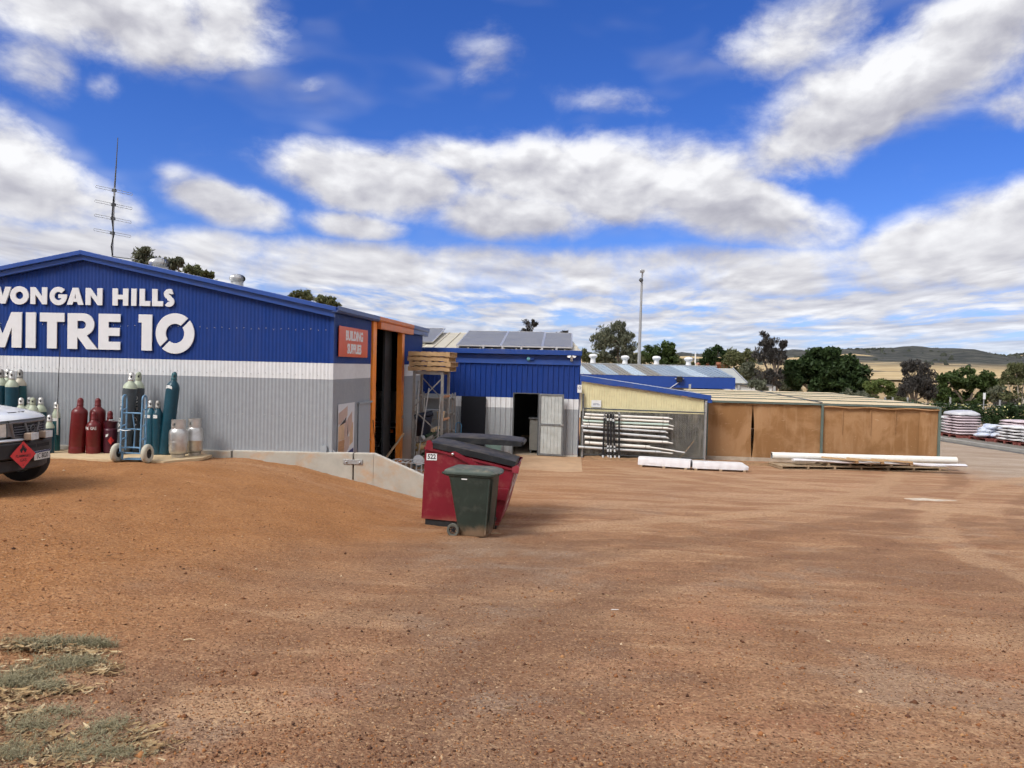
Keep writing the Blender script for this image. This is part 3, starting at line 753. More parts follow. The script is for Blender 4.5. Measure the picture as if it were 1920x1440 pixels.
# spinning roof vents
def turbine(x, y, zc, r, white=False):
    zr = roof_z(x)
    nk = obj('roof_vent', MB().lathe([(r * .98, zr - .02 - zc), (r * .80, zr + .10 - zc), (r * .78, -r * .42), (r * .86, -r * .38), (r * .86, -r * .30)], 24, (x, y, zc)), m_white if white else m_galv, st, smooth=50)
    mb = MB(); nb = 22
    prof = [(.80, -.36), (1.0, -.16), (1.06, .06), (.98, .28), (.76, .48), (.40, .60)]
    for i in range(nb):
        a = 2 * math.pi * i / nb; o = len(mb.v)
        for (pr, pz) in prof:
            for da, k in ((0, 1.0), (2 * math.pi / nb * 1.25, .90)):
                t = a + da + pz * .35
                mb.v.append((x + pr * k * r * math.cos(t), y + pr * k * r * math.sin(t), zc + pz * r))
        for j in range(len(prof) - 1): mb.f.append((o + 2 * j, o + 2 * j + 1, o + 2 * j + 3, o + 2 * j + 2))
    mb.lathe([(.42, .585), (.30, .63), (.001, .65)], 18, (0, 0, 0), Matrix.Translation((x, y, zc)) @ Matrix.Scale(r, 4))
    obj('vent_blades', mb, m_steel, nk, smooth=180, fix=False)
q = at(299, 495, 17.0); turbine(q.x, 17.0, q.z, .225)
q = at(445, 523, 18.5); turbine(q.x, 18.5, q.z, .185)
# ------------------------------------------------------------------ plywood base and the gas cylinders
PADZ = 0.905
pad = MB().prism([(-13.2, 13.42), (-7.55, 13.36), (-7.16, 14.05), (-7.22, 14.55), (-13.2, 14.6)], PADZ - .055, PADZ, 'z')
tag(obj('plywood_sheet', pad, m_ply, bevel=0.004), 'pale plywood sheet on the gravel under the gas cylinders', 'plywood sheet')

TEAL = (0.006, 0.050, 0.078); PGREEN = (0.42, 0.47, 0.36); BEIGE = (0.52, 0.47, 0.37); DRED = (0.125, 0.010, 0.012)
c_teal = M('teal_enamel', TEAL, 0.38, var=0.15, dirt=(0.03, 0.09, 0.11), dirt_amt=0.4, ds=6)
c_teal2 = M('light_teal_enamel', (0.014, 0.085, 0.135), 0.38, var=0.15, dirt=(0.05, 0.16, 0.17), dirt_amt=0.4, ds=6)
c_teal3 = M('green_teal_enamel', (0.010, 0.075, 0.088), 0.38, var=0.15, dirt=(0.05, 0.16, 0.17), dirt_amt=0.4, ds=6)
c_pg = M('pale_green_enamel', PGREEN, 0.45, var=0.08); c_be = M('beige_enamel', BEIGE, 0.45, var=0.08)
c_gr = M('charcoal_enamel', (0.050, 0.062, 0.072), 0.42, var=0.15, dirt=(0.10, 0.11, 0.12), dirt_amt=0.4, ds=6)
c_red = M('dark_red_enamel', DRED, 0.36, var=0.15, dirt=(0.16, 0.03, 0.03), dirt_amt=0.4, ds=6)
c_red2 = M('maroon_enamel', (0.060, 0.010, 0.020), 0.36, var=0.15)
c_cap = M('cap_alloy', (0.58, 0.57, 0.54), 0.36, 0.75, var=0.12, vs=20); c_capd = M('cap_dull', (0.30, 0.29, 0.27), 0.5, 0.6, var=0.15, vs=20)
c_capr = M('cap_red', (0.13, 0.012, 0.014), 0.4); c_capt = M('cap_teal', (0.016, 0.085, 0.105), 0.42); c_capg = M('cap_green', (0.30, 0.33, 0.25), 0.55, var=0.15, vs=15)
m_lab = M('paper_label', (0.72, 0.73, 0.72), 0.5, var=0.04); m_ink = M('ink', (0.02, 0.02, 0.025), 0.6)
def arc_patch(r, a0, a1, z0, z1, n=8, bow=0.0):
    mb = MB()
    for i in range(n + 1):
        t = a0 + (a1 - a0) * i / n; k = 4 * (i / n) * (1 - i / n) * bow
        mb.v += [(r * math.cos(t), r * math.sin(t), z0 + k), (r * math.cos(t), r * math.sin(t), z1 + k)]
    for i in range(n): mb.f.append((2 * i, 2 * i + 2, 2 * i + 3, 2 * i + 1))
    return mb
def cylinder(label, x, y, h, r, body, shoulder, cap, lean=(0, 0), group='gas cylinders along the store wall', split=None, lab=None, cap_h=.175, cap_r=.058, red=False, z=PADZ, name='gas_cylinder', sh_h=.13):
    t = thing(name, label, 'gas cylinder', (x, y, z), 0, group)
    t.rotation_euler = (lean[1], lean[0], 0)
    hb = h - cap_h - sh_h - .02; split = hb if split is None else split * hb
    if not red:
        pf = [(r * .90, 0), (r * .97, .012), (r, .04), (r, split)]
        if split < hb: pf2 = [(r * 1.002, split), (r * 1.002, hb)]
        else: pf2 = [(r * 1.002, hb)]
        pf2 += [(r * .97, hb + sh_h * .25), (r * .85, hb + sh_h * .55), (r * .62, hb + sh_h * .85), (cap_r * 1.0, hb + sh_h), (cap_r * .82, hb + sh_h + .03)]
    else:
        pf = [(r * .985, 0), (r * .985, .05), (r * 1.0, .055), (r, .115), (r * .985, .12), (r * .985, .135), (r, .14), (r, hb - .03)]
        pf2 = [(r * 1.002, hb - .03), (r * 1.01, hb - .02), (r * .99, hb), (r * .93, hb + sh_h * .35), (r * .75, hb + sh_h * .7), (r * .45, hb + sh_h), (cap_r * .85, hb + sh_h + .03)]
    b_ = part('body', MB().lathe(pf, 26), body, t, smooth=50)
    part('shoulder', MB().lathe(pf2, 26), shoulder, t, smooth=50)
    z0 = h - cap_h
    part('valve_cap', MB().lathe([(cap_r * .95, z0), (cap_r, z0 + .01), (cap_r, z0 + cap_h * .22), (cap_r * .93, z0 + cap_h * .25), (cap_r * .95, z0 + cap_h * .62), (cap_r * .85, z0 + cap_h * .80), (cap_r * .55, z0 + cap_h * .94), (cap_r * .22, z0 + cap_h), (0.001, z0 + cap_h)], 18), cap, t, smooth=50)
    if not red:
        for s_ in (-60, 120):                                      # dark slots of the cap
            part('cap_slot', arc_patch(cap_r * .965, R(s_ - 16), R(s_ + 16), z0 + cap_h * .34, z0 + cap_h * .60, 4), m_dark, t, fix=False)
    if lab:
        a, zf, wd, ht, bow = lab
        l = part('paper_label', arc_patch(r + .003, R(a) - wd / r / 2, R(a) + wd / r / 2, zf - ht / 2, zf + ht / 2, 10, bow), m_lab, t, fix=False)
        k = .28
        part('label_mark', arc_patch(r + .0045, R(a) - wd / r * .30, R(a) - wd / r * .18, zf - ht * .22 + bow * .8, zf + ht * .22 + bow * .8, 3), m_ink, l, fix=False)
    return t
def base(px, py): q = on(px, py, PADZ); return q.x, q.y
# tall teal group behind the ute
def tall(label, px, Y, h, **kw):
    q = at(px, 700, Y); return cylinder(label, q.x, Y, h, .118, **kw)
G1 = 'tall teal cylinders behind the ute'
tall('tall teal gas cylinder with dull cap, farthest left in the row', 2, 14.36, 1.585, body=c_teal, shoulder=c_pg, cap=c_capd, group=G1, sh_h=.13)
tall('tall teal gas cylinder with silver cap, behind its front neighbour', 15, 14.56, 1.590, body=c_teal, shoulder=c_pg, cap=c_cap, group=G1, lab=(-75, 1.06, .075, .075, 0), sh_h=.13)
tall('tall teal gas cylinder with bright silver cap, front of the tall group', 22.5, 14.28, 1.565, body=c_teal, shoulder=c_pg, cap=c_cap, group=G1, sh_h=.13)
tall('tall teal gas cylinder with beige shoulder and grey cap', 37.5, 14.50, 1.585, body=c_teal3, shoulder=c_be, cap=c_capd, group=G1, lab=(-95, 1.06, .11, .062, 0), sh_h=.13)
G2 = 'medium teal cylinders behind the ute'
def med(label, px, Y, h, r=.105, **kw):
    q = at(px, 770, Y); return cylinder(label, q.x, Y, h, r, **kw)
med('medium teal cylinder with cone shaped pale shoulder, leftmost of the medium ones', 39.5, 13.95, 1.055, body=c_teal, shoulder=c_pg, cap=c_cap, group=G2, cap_r=.05, cap_h=.14)
med('medium teal cylinder with silver cap, half hidden behind the dull capped one', 55, 14.45, 1.04, body=c_teal, shoulder=c_pg, cap=c_cap, group=G2, cap_r=.05, cap_h=.14)
med('medium teal cylinder with dull greenish cap', 61.5, 14.05, 1.055, body=c_teal, shoulder=c_pg, cap=c_capg, group=G2, cap_r=.055, cap_h=.14)
med('medium teal cylinder with silver cap, right end of the medium group', 76.5, 14.30, 1.05, body=c_teal, shoulder=c_pg, cap=c_cap, group=G2, cap_r=.052, cap_h=.14, lab=(-70, .74, .04, .05, 0))
med('short teal cylinder with silver cap and pale shoulder beside the ute aerial', 93, 13.95, .74, r=.09, body=c_teal, shoulder=c_pg, cap=c_cap, cap_r=.05, cap_h=.13, sh_h=.11)
x, y = base(105, 845)
cylinder('slim teal cylinder with cream shoulder and white label, right of the ute aerial', x, y, .97, .072, body=c_teal3, shoulder=c_pg, cap=c_cap, lab=(-85, .62, .10, .055, 0), cap_r=.048, cap_h=.14, split=.94, sh_h=.12)
# dark red ones
G3 = 'dark red gas cylinders'
x, y = base(134, 851); y += .15
tA = cylinder('tall dark red gas cylinder, leftmost of the red ones', x, y, 1.075, .145, c_red, c_red, c_capr, red=True, group=G3, cap_h=.165, cap_r=.058, sh_h=.10, lean=(R(2.6), R(-2)))
x, y = base(157, 851); y += .40
cylinder('tall dark red gas cylinder half hidden behind the leftmost red one', x, y, 1.06, .145, c_red, c_red, c_capr, red=True, group=G3, cap_h=.165, cap_r=.058, sh_h=.10, lean=(R(-.5), R(-2)))
x, y = base(167, 851); y += .13
tC = cylinder('shorter dark red gas cylinder with white stencilled lettering', x, y, .81, .135, c_red, c_red, c_capr, red=True, group=G3, cap_h=.165, cap_r=.055, sh_h=.10)
for i, ch in enumerate('INE GAS'):                                # stencil wrapped round the body
    if ch == ' ': continue
    a = -90 + (i - 2.7) * 14.5
    text('stencil_letter', ch, .078, m_lab, tC, frame_mtx((.1365 * math.cos(R(a)), .1365 * math.sin(R(a)), .49), (-math.sin(R(a)), math.cos(R(a)), 0), (0, 0, 1)), .0006, .001, .85, world=False)
x, y = base(181, 851); y += .42
cylinder('shorter dark red gas cylinder with a white tag on its shoulder', x, y, .81, .13, c_red, c_red, c_capr, red=True, group=G3, cap_h=.165, cap_r=.055, sh_h=.10, lab=(-50, .635, .07, .03, 0))
# maroon one with open collar
x, y = base(200, 850); y += .12
t = thing('gas_cylinder', 'small maroon gas cylinder with flared collar and red hazard diamond', 'gas cylinder', (x, y, PADZ), 0, G3)
part('body', MB().lathe([(.125, 0), (.132, .01), (.134, .05), (.134, .44), (.128, .465), (.10, .485), (.05, .495)], 26), c_red2, t, smooth=50)
part('collar', MB().lathe([(.10, .488), (.105, .55), (.128, .60), (.130, .612), (.122, .612), (.098, .552), (.092, .49)], 26, caps=False), c_red2, t, smooth=50)
part('valve', MB().lathe([(.03, .49), (.03, .545), (.018, .55), (.018, .58), (.001, .585)], 10), m_steel, t, smooth=40)
dm = M('hazard_red', (0.55, 0.035, 0.03), 0.4, var=0.03)
dd_ = part('hazard_diamond', MB().add([(.1365 * math.cos(a), .1365 * math.sin(a), z_) for a, z_ in ((R(-55), .17), (R(-32), .25), (R(-55), .33), (R(-78), .25))], [(0, 1, 2, 3)]), dm, t, fix=False)
part('paper_label', MB().add([(.1365 * math.cos(a), .1365 * math.sin(a), z_) for a, z_ in ((R(-98), .315), (R(-78), .335), (R(-74), .385), (R(-96), .365))], [(0, 1, 2, 3)]), m_lab, t, fix=False)
# tall charcoal pair leaning back
G4 = 'charcoal cylinders behind the trolley'
x, y = base(231, 851)
tF = cylinder('tall charcoal gas cylinder with silver cap, left of the pair behind the trolley', x, y, 1.60, .13, c_gr, c_pg, c_cap, group=G4, lean=(R(3.2), R(-4)), sh_h=.13)
x, y = base(247, 849)
tG = cylinder('tall charcoal gas cylinder with pale green cap, right of the pair behind the trolley', x, y + .1, 1.60, .12, c_gr, c_pg, c_capg, group=G4, lean=(R(1.2), R(-2)), sh_h=.13)
for tt, body_txt, a in ((tF, 'ONE GAS', -128), (tG, 'ONE GAS', -80)):
    r_ = .1315 if tt is tF else .1215
    z_ = 1.08
    for ch in body_txt:                                           # reads downwards
        if ch != ' ':
            text('stencil_letter', ch, .135, m_lab, tt, frame_mtx((r_ * math.cos(R(a)), r_ * math.sin(R(a)), z_), (0, 0, -1), (-math.sin(R(a)), math.cos(R(a)), 0)), .0006, .0005, .9, world=False)
        z_ -= .105
# pair of blue-teal ones, leaning tall one
x, y = base(281, 851)
cylinder('medium blue teal cylinder with white label, behind the right side of the trolley', x, y, 1.055, .105, c_teal2, c_teal2, c_cap, lab=(-98, .74, .13, .06, 0), cap_r=.05, cap_h=.15)
x, y = base(295, 852)
cylinder('medium dark teal cylinder with dull cap between trolley and tall leaning cylinder', x, y, 1.055, .095, c_teal, c_teal, c_capd, lab=(-92, .745, .085, .065, 0), cap_r=.052, cap_h=.15)
x, y = base(309.5, 852)
cylinder('tallest all teal gas cylinder leaning right, with curved white label', x, y, 1.625, .125, c_teal, c_teal, c_capt, lean=(R(4.6), R(-3)), lab=(-102, 1.305, .145, .055, .022), cap_r=.055, cap_h=.165, sh_h=.15)
# silver gas bottles
m_alu = M('spun_aluminium', (0.60, 0.59, 0.57), 0.36, 0.8, var=0.10, vs=9, dirt=(0.28, 0.25, 0.22), dirt_amt=0.5, ds=5)
def bottle(label, px, py, s, dy=0):
    q = on(px, py, PADZ)
    t = thing('gas_bottle', label, 'gas bottle', (q.x, q.y + dy, PADZ), R(rnd.uniform(-20, 20)), 'silver gas bottles')
    part('foot_ring', MB().lathe([(.115 * s, 0), (.118 * s, .005), (.118 * s, .045), (.14 * s, .062)], 26), m_alu, t, smooth=40)
    part('body', MB().lathe([(.12 * s, .058), (.155 * s, .085), (.166 * s, .13), (.166 * s, .285), (.1685 * s, .288), (.1685 * s, .302), (.166 * s, .305), (.166 * s, .46), (.155 * s, .51), (.13 * s, .545), (.06 * s, .56)], 28), m_alu, t, smooth=40)
    mb = MB(); n = 36
    for j in range(n):                                            # guard with hand holes
        a0, a1 = 2 * math.pi * j / n, 2 * math.pi * (j + 1) / n
        hole = (j % 12) in (2, 3)
        for (z0, z1) in (((.535, .60), (.655, .715)) if hole else ((.535, .715),)):
            for rr in (.128 * s, .124 * s):
                mb.add([(rr * math.cos(a), rr * math.sin(a), z) for a, z in ((a0, z0), (a1, z0), (a1, z1), (a0, z1))], [(0, 1, 2, 3)])
    part('valve_guard', mb, m_alu, t, smooth=60, fix=False)
    part('valve', MB().lathe([(.03, .55), (.03, .62), (.045, .625), (.045, .655), (.02, .66)], 10), m_dkgrey, t, smooth=40)
bottle('silver gas bottle with handled guard, in front on the plywood', 334, 857, 1.02)
bottle('silver gas bottle half hidden behind the other silver bottle', 357, 855, .95, .15)

# ------------------------------------------------------------------ blue cylinder trolley
qL, qR = on(217.5, 868, .862), on(277, 869, .862)
mid_ = (qL + qR) / 2
tr = thing('cylinder_trolley', 'sky blue tubular cylinder trolley with two cream tyres in front of the cylinders', 'trolley', (mid_.x, mid_.y, gz1(mid_.x, mid_.y)), R(2))
m_tb = M('sky_blue_paint', (0.13, 0.27, 0.43), 0.45, var=0.12, vs=10, dirt=(0.20, 0.17, 0.14), dirt_amt=0.4, ds=9)
m_tyre = M('cream_tyre', (0.47, 0.45, 0.37), 0.8, var=0.08, dirt=(0.35, 0.24, 0.15), dirt_amt=0.5)
hw = .285
for sx in (-1, 1):
    X = sx * (hw - .0)
    tyre = part('wheel', MB().lathe([(.085, -.038), (.12, -.048), (.155, -.042), (.172, -.018), (.174, 0), (.172, .018), (.155, .042), (.12, .048), (.085, .038)], 30, tf=Matrix.Translation((X, 0, .172)) @ Matrix.Rotation(R(90), 4, 'Y'), caps=False), m_tyre, tr, smooth=50)
    part('rim', MB().lathe([(.09, -.020), (.05, -.026), (.02, -.034), (.02, .034), (.05, .026), (.09, .020)], 20, tf=Matrix.Translation((X, 0, .172)) @ Matrix.Rotation(R(90), 4, 'Y')), m_dark, tyre, smooth=40)
# twin rails each side, bent over at the top into handles
def rail(X, yb):
    return
for sx in (-1, 1):
    Xo = sx * .185; yf, yb = -.06, .12
    pts = [(Xo, yf, .20), (Xo, yf + .02, .6), (Xo, yf + .06, 1.10)]
    for i in range(9):
        a = math.pi * i / 8
        pts.append((Xo, yf + .13 - .07 * math.cos(a), 1.15 + .075 * math.sin(a)))
    pts += [(Xo, yf + .20, 1.02), (Xo, yf + .19, .70), (Xo, yf + .17, .22)]
    part('side_rail', MB().tube(pts, .0165, 8), m_tb, tr, smooth=60)
    for z_ in (.42, .66, .95):
        part('rung', MB().tube([(Xo, yf + .03, z_), (Xo, yf + .19, z_ + .03)], .011, 6), m_tb, tr, smooth=60)
def hoop(z_, dip):
    return MB().tube([(x_, -.06 + .06 * z_ + dip * (1 - (x_ / .185) ** 2), z_) for x_ in np.linspace(-.185, .185, 9)], .0155, 8)
for z_, dip in ((.27, .10), (.60, .13), (.90, .05)):
    part('cross_band', hoop(z_, dip), m_tb, tr, smooth=60)
part('centre_strap', MB().tube([(0, .06, .24), (.0, .09, .58), (-.015, .04, .88)], .013, 6), m_tb, tr, smooth=60)
part('axle', MB().tube([(-hw, 0, .172), (hw, 0, .172)], .013, 8), m_tb, tr, smooth=60)
part('toe_plate', MB().box(-.19, .19, -.02, .22, .055, .063).box(-.19, -.17, -.02, .02, .06, .20).box(.17, .19, -.02, .02, .06, .20), m_tb, tr)
ch_ = MB()
ch_.tube([(-.185, .02, .66), (-.22, -.05, .60), (-.10, -.06, .585), (0, -.05, .60)], .007, 5)
part('chain', ch_, m_galv, tr, smooth=60)

# ------------------------------------------------------------------ white ute (front end in frame)
UA = R(7)
_em = on(57, 803, 1.775)
ug = .93 + .13                                                   # body rides 0.13 m above the wheels' own datum
ut = thing('white_ute', 'white ute at the left edge with black bumper and flammable gas placard', 'ute', (_em.x, _em.y, ug), UA)
m_car = M('white_car_paint', (0.72, 0.74, 0.78), 0.25, var=0.02, coat=0.6, dirt=(0.45, 0.40, 0.34), dirt_amt=0.18)
m_bump = M('bumper_black', (0.022, 0.023, 0.026), 0.55, var=0.3, dirt=(0.13, 0.11, 0.10), dirt_amt=0.5, ds=5)
m_gril = M('grille_grey', (0.17, 0.17, 0.18), 0.35, 0.4, var=0.1); m_lens = M('lamp_lens', (0.62, 0.63, 0.64), 0.12, 0.35, var=0.12, vs=18, spec=0.6)
m_glass = M('car_glass', (0.02, 0.025, 0.03), 0.06, spec=0.6, var=0.0); m_amber = M('amber_lens', (0.42, 0.20, 0.10), 0.25)
def loft(sections, close=True):
    mb = MB(); k = len(sections[0])
    for sct in sections: mb.v += [tuple(p) for p in sct]
    for i in range(len(sections) - 1):
        for j in range(k if close else k - 1):
            j2 = (j + 1) % k
            mb.f.append((i * k + j, i * k + j2, (i + 1) * k + j2, (i + 1) * k + j))
    if close:
        mb.f.append(tuple(range(k - 1, -1, -1))); mb.f.append(tuple((len(sections) - 1) * k + j for j in range(k)))
    return mb
# front curve of the nose in plan: ends sweep back
def nose(yy): return -0.30 * (abs(yy) / .80) ** 2.6
def sec(x0, hw_, zb, zsh, zt, crown):
    ys_ = [-hw_, -hw_ * .99, -hw_ * .93, -hw_ * .78, -hw_ * .40, 0, hw_ * .40, hw_ * .78, hw_ * .93, hw_ * .99, hw_]
    zs_ = [zb, zsh - .10, zsh, zt - crown * .55, zt - crown * .12, zt, zt - crown * .12, zt - crown * .55, zsh, zsh - .10, zb]
    return ys_, zs_
def ring(xc, hw_, zb, zsh, zt, crown, sweep=1.0):
    ys_, zs_ = sec(xc, hw_, zb, zsh, zt, crown)
    return [(xc + nose(y_) * sweep, y_, z_) for y_, z_ in zip(ys_, zs_)]
# bonnet and wings
body = loft([ring(.005, .78, .60, .80, .855, .03), ring(-.03, .79, .58, .84, .895, .04), ring(-.14, .80, .56, .875, .935, .05, .95), ring(-.40, .82, .55, .92, .985, .06, .7), ring(-.80, .83, .55, .955, 1.03, .06, .3), ring(-1.20, .835, .50, .975, 1.06, .06, 0)], True)
part('bonnet', body, m_car, ut, smooth=42)
cab = loft([[(x_, -.835 * k, z0), (x_, -.80 * k, z1 * .98), (x_, -.60 * k, z1), (x_, 0, z1 + .02), (x_, .60 * k, z1), (x_, .80 * k, z1 * .98), (x_, .835 * k, z0)] for x_, k, z0, z1 in ((-1.19, .99, .30, 1.05), (-1.30, .995, .30, 1.10), (-1.85, .97, .30, 1.60), (-2.1, .96, .30, 1.66), (-2.9, .95, .30, 1.64), (-3.05, .95, .30, 1.50))])
part('cab', cab, m_car, ut, smooth=35)
part('windscreen', MB().quad((-1.30, -.62, 1.125), (-1.30, .62, 1.125), (-1.80, .54, 1.585), (-1.80, -.54, 1.585)), m_glass, ut)
part('side_window', MB().quad((-1.75, -.835, 1.10), (-2.85, -.815, 1.10), (-2.75, -.79, 1.52), (-1.95, -.80, 1.52)), m_glass, ut)
tray = MB().box(-5.1, -3.12, -.88, .88, .80, .86)
for a_ in ((-5.1, -3.12, -.90, -.87), (-5.1, -3.12, .87, .90), (-5.12, -5.09, -.87, .87), (-3.14, -3.11, -.87, .87)): tray.box(*a_, .80, 1.14)
part('tray', tray, m_galv, ut)
def wheel(x_, y_):
    tfw = Matrix.Translation((x_, y_, .345 - .13)) @ Matrix.Rotation(R(90), 4, 'X')
    wobj = part('wheel', MB().lathe([(.20, -.10), (.29, -.115), (.335, -.095), (.345, -.05), (.345, .05), (.335, .095), (.29, .115), (.20, .10)], 32, tf=tfw, caps=False), m_dark, ut, smooth=40)
    part('rim', MB().lathe([(.205, -.09), (.17, -.05), (.06, -.07), (.06, .07), (.17, .05), (.205, .09)], 24, tf=tfw, caps=False), m_galv, wobj, smooth=40)
for x_ in (-.50, -3.52):
    for y_ in (-.70, .70): wheel(x_, y_)
part('chassis', MB().box(-5.0, -.25, -.45, .45, .36, .52).box(-1.19, -.32, -.76, .76, .46, .58), m_bump, ut)
part('wheel_arch', MB().box(-1.18, -.28, -.60, -.45, .40, .58).box(-1.18, -.28, .45, .60, .40, .58), m_bump, ut)
# grille: dark mouth with bars and an upright either side of a plain ring badge
def on_nose(y_, off=0.0): return nose(y_) + .008 + off
gq = MB()
ysg = np.linspace(-.36, .36, 9)
for i in range(8): gq.quad((on_nose(ysg[i], .003), ysg[i], .625), (on_nose(ysg[i + 1], .003), ysg[i + 1], .625), (on_nose(ysg[i + 1], .003), ysg[i + 1], .80), (on_nose(ysg[i], .003), ysg[i], .80))
gr = part('grille', gq, M('grille_dark', (0.012, 0.012, 0.013), 0.6), ut)
for z_ in (.65, .685, .72, .755):
    part('slat', MB().tube([(on_nose(y_, .012), y_, z_) for y_ in np.linspace(-.345, .345, 7)], .006, 5), m_gril, gr, smooth=60)
for s_ in (-1, 1):
    part('grille_upright', MB().beam((on_nose(s_ * .16, .016), s_ * .165, .80), (on_nose(s_ * .07, .016), s_ * .085, .63), .035, .02, up=(1, 0, 0)), m_gril, gr)
part('grille_surround', MB().tube([(on_nose(y_, .008), y_, .815) for y_ in np.linspace(-.40, .40, 9)], .017, 6).tube([(on_nose(y_, .008), y_, .615) for y_ in np.linspace(-.36, .36, 7)], .016, 6).tube([(on_nose(-.40, .01), -.40, .815), (on_nose(-.36, .01), -.35, .615)], .02, 6).tube([(on_nose(.40, .01), .40, .815), (on_nose(.36, .01), .35, .615)], .02, 6), m_gril, gr, smooth=60)
part('badge_ring', MB().tube([(on_nose(0, .024), .05 * math.cos(t_), .715 + .05 * math.sin(t_)) for t_ in np.linspace(0, 2 * math.pi, 17)[:-1]], .007, 6, closed=True), m_gril, gr, smooth=60)
for s_ in (-1, 1):
    mbl = MB(); yl = np.linspace(.44, .735, 6) * s_
    for i in range(5):
        a_, b2 = yl[i], yl[i + 1]
        mbl.quad((on_nose(a_, .006), a_, .632), (on_nose(b2, .006), b2, .632), (on_nose(b2, .002), b2, .805), (on_nose(a_, .002), a_, .805))
    hl = part('headlamp', mbl, m_lens, ut, smooth=60)
    part('lamp_frame', MB().tube([(on_nose(y_, .006), y_, .625) for y_ in yl] + [(on_nose(y_, .003), y_, .812) for y_ in yl[::-1]], .010, 5, closed=True), m_dkgrey, hl, smooth=60)
    ya, yb_ = .375 * s_, .44 * s_
    part('filler_panel', MB().quad((on_nose(ya, .007), ya, .63), (on_nose(yb_, .004), yb_, .63), (on_nose(yb_, .004), yb_, .81), (on_nose(ya, .007), ya, .81)), m_gril, ut)
    yi = .775 * s_
    part('corner_lamp', MB().quad((on_nose(.745 * s_, .004), .745 * s_, .64), (on_nose(yi, .002) - .03, yi + .008 * s_, .65), (on_nose(yi, .002) - .03, yi + .005 * s_, .80), (on_nose(.745 * s_, .004), .745 * s_, .80)), m_amber, ut)
# body coloured strip, then black bumper
def bumper_sec(z0, z1, out, back):
    ysb = np.linspace(-.83, .83, 17); mb = MB()
    for y_ in ysb:
        xf = nose(y_) * .9 + out
        mb.v += [(xf, y_, z0 + .02), (xf, y_, z1 - .02), (xf - .03, y_, z1), (xf - back, y_, z1), (xf - back, y_, z0), (xf - .03, y_, z0)]
    for i in range(16):
        for j in range(6): mb.f.append((i * 6 + j, i * 6 + (j + 1) % 6, (i + 1) * 6 + (j + 1) % 6, (i + 1) * 6 + j))
    mb.f.append(tuple(range(5, -1, -1))); mb.f.append(tuple(96 + j for j in range(6)))
    return mb
part('bumper_top_strip', bumper_sec(.555, .598, .06, .10), m_car, ut, smooth=40)
bp_ = part('bumper', bumper_sec(.33, .552, .085, .20), m_bump, ut, smooth=40)
part('lower_valance', bumper_sec(.15, .328, .02, .12), m_bump, ut, smooth=40)
for (y0, y1) in ((-.30, -.02), (.02, .30)):
    part('bumper_slot', MB().box(.07, .0885, y0, y1, .455, .50), m_dark, bp_)
# driving lamps on the bumper
for y_ in (-.17, .17):
    dl = part('driving_lamp', MB().box(.055, .155, y_ - .085, y_ + .085, .575, .675), M('lamp_shell', (0.34, 0.26, 0.20), 0.4, 0.2, var=0.1), ut, bevel=0.014)
    part('lamp_face', MB().box(.156, .166, y_ - .082, y_ + .082, .578, .672), m_lens, dl, bevel=0.004)
    part('lamp_bracket', MB().box(.08, .12, y_ - .02, y_ + .02, .553, .575), m_dkgrey, dl)
# number plate
npm = M('plate_white', (0.62, 0.63, 0.60), 0.45, var=0.04, dirt=(0.35, 0.30, 0.22), dirt_amt=0.4, ds=12)
npl = part('number_plate', MB().box(.09, .094, -.06, .312, .275, .40), npm, ut)
part('plate_band', MB().box(.0943, .0950, -.058, .310, .374, .398), M('plate_blue', (0.03, 0.05, 0.14), 0.4), npl)
text('plate_text', '1C 8020', .098, m_ink, npl, frame_mtx((.0952, .126, .325), (0, 1, 0), (0, 0, 1)), .0006, .001, .82, world=False)
# flammable gas placard hung on the near corner of the bumper, facing out
pc = Vector((.105 + nose(-.33) * .9 + .02, -.33, .385))
nrm = Vector((.93, -.37, 0)).normalized(); side_ = Vector((0, 0, 1)).cross(nrm).normalized()
hz = .185
pm = frame_mtx(pc, side_, (0, 0, 1))
plc = part('gas_placard', MB().prism([(0, -hz), (hz, 0), (0, hz), (-hz, 0)], 0, .004, 'z').xf(pm), M('placard_red', (0.62, 0.045, 0.05), 0.4, var=0.04, dirt=(0.45, 0.12, 0.09), dirt_amt=0.3, ds=8), ut)
text('placard_text', 'FLAMMABLE', .050, m_ink, plc, pm @ Matrix.Translation((0, -.012, .0052)), .0005, .0008, .80, world=False)
text('placard_text', 'GAS', .055, m_ink, plc, pm @ Matrix.Translation((0, -.070, .0052)), .0005, .0008, .9, world=False)
text('placard_text', '2', .040, m_ink, plc, pm @ Matrix.Translation((0, -.135, .0052)), .0005, .0008, .9, world=False)
fl = [(-.035, .035), (-.050, .065), (-.047, .085), (-.033, .075), (-.036, .105), (-.020, .092), (-.018, .125), (-.002, .148), (.006, .115), (.016, .128), (.018, .095), (.032, .108), (.032, .078), (.047, .088), (.048, .062), (.035, .035), (.015, .028), (.014, .05), (0, .068), (-.014, .05), (-.015, .028)]
outline('flame_symbol', [fl], .0004, m_ink, plc, pm @ Matrix.Translation((0, 0, .0052)), world=False)
# peeled lettering on the bonnet edge
for i in range(9):
    y_ = -.20 + i * .038 + rnd.uniform(-.006, .006)
    x_ = -.16 + nose(y_) + rnd.uniform(-.01, .01)
    part('peeled_mark', MB().box(x_ - .012, x_ + .012, y_ - .009, y_ + .009, .934, .9425), m_ink, ut)
# tall whip aerial on the far bumper corner, spring base
ax_, ay_ = .055, .57
ar = part('aerial', MB().tube([(ax_, ay_, .575), (ax_, ay_, .62), (ax_, ay_, 1.02)], [.014, .012, .010], 8), m_conc_top, ut, smooth=60)
part('whip', MB().tube([(ax_, ay_, 1.02), (ax_ + .01, ay_, 1.45), (ax_ + .03, ay_, 1.88)], [.006, .005, .004], 6), m_dark, ar, smooth=60)
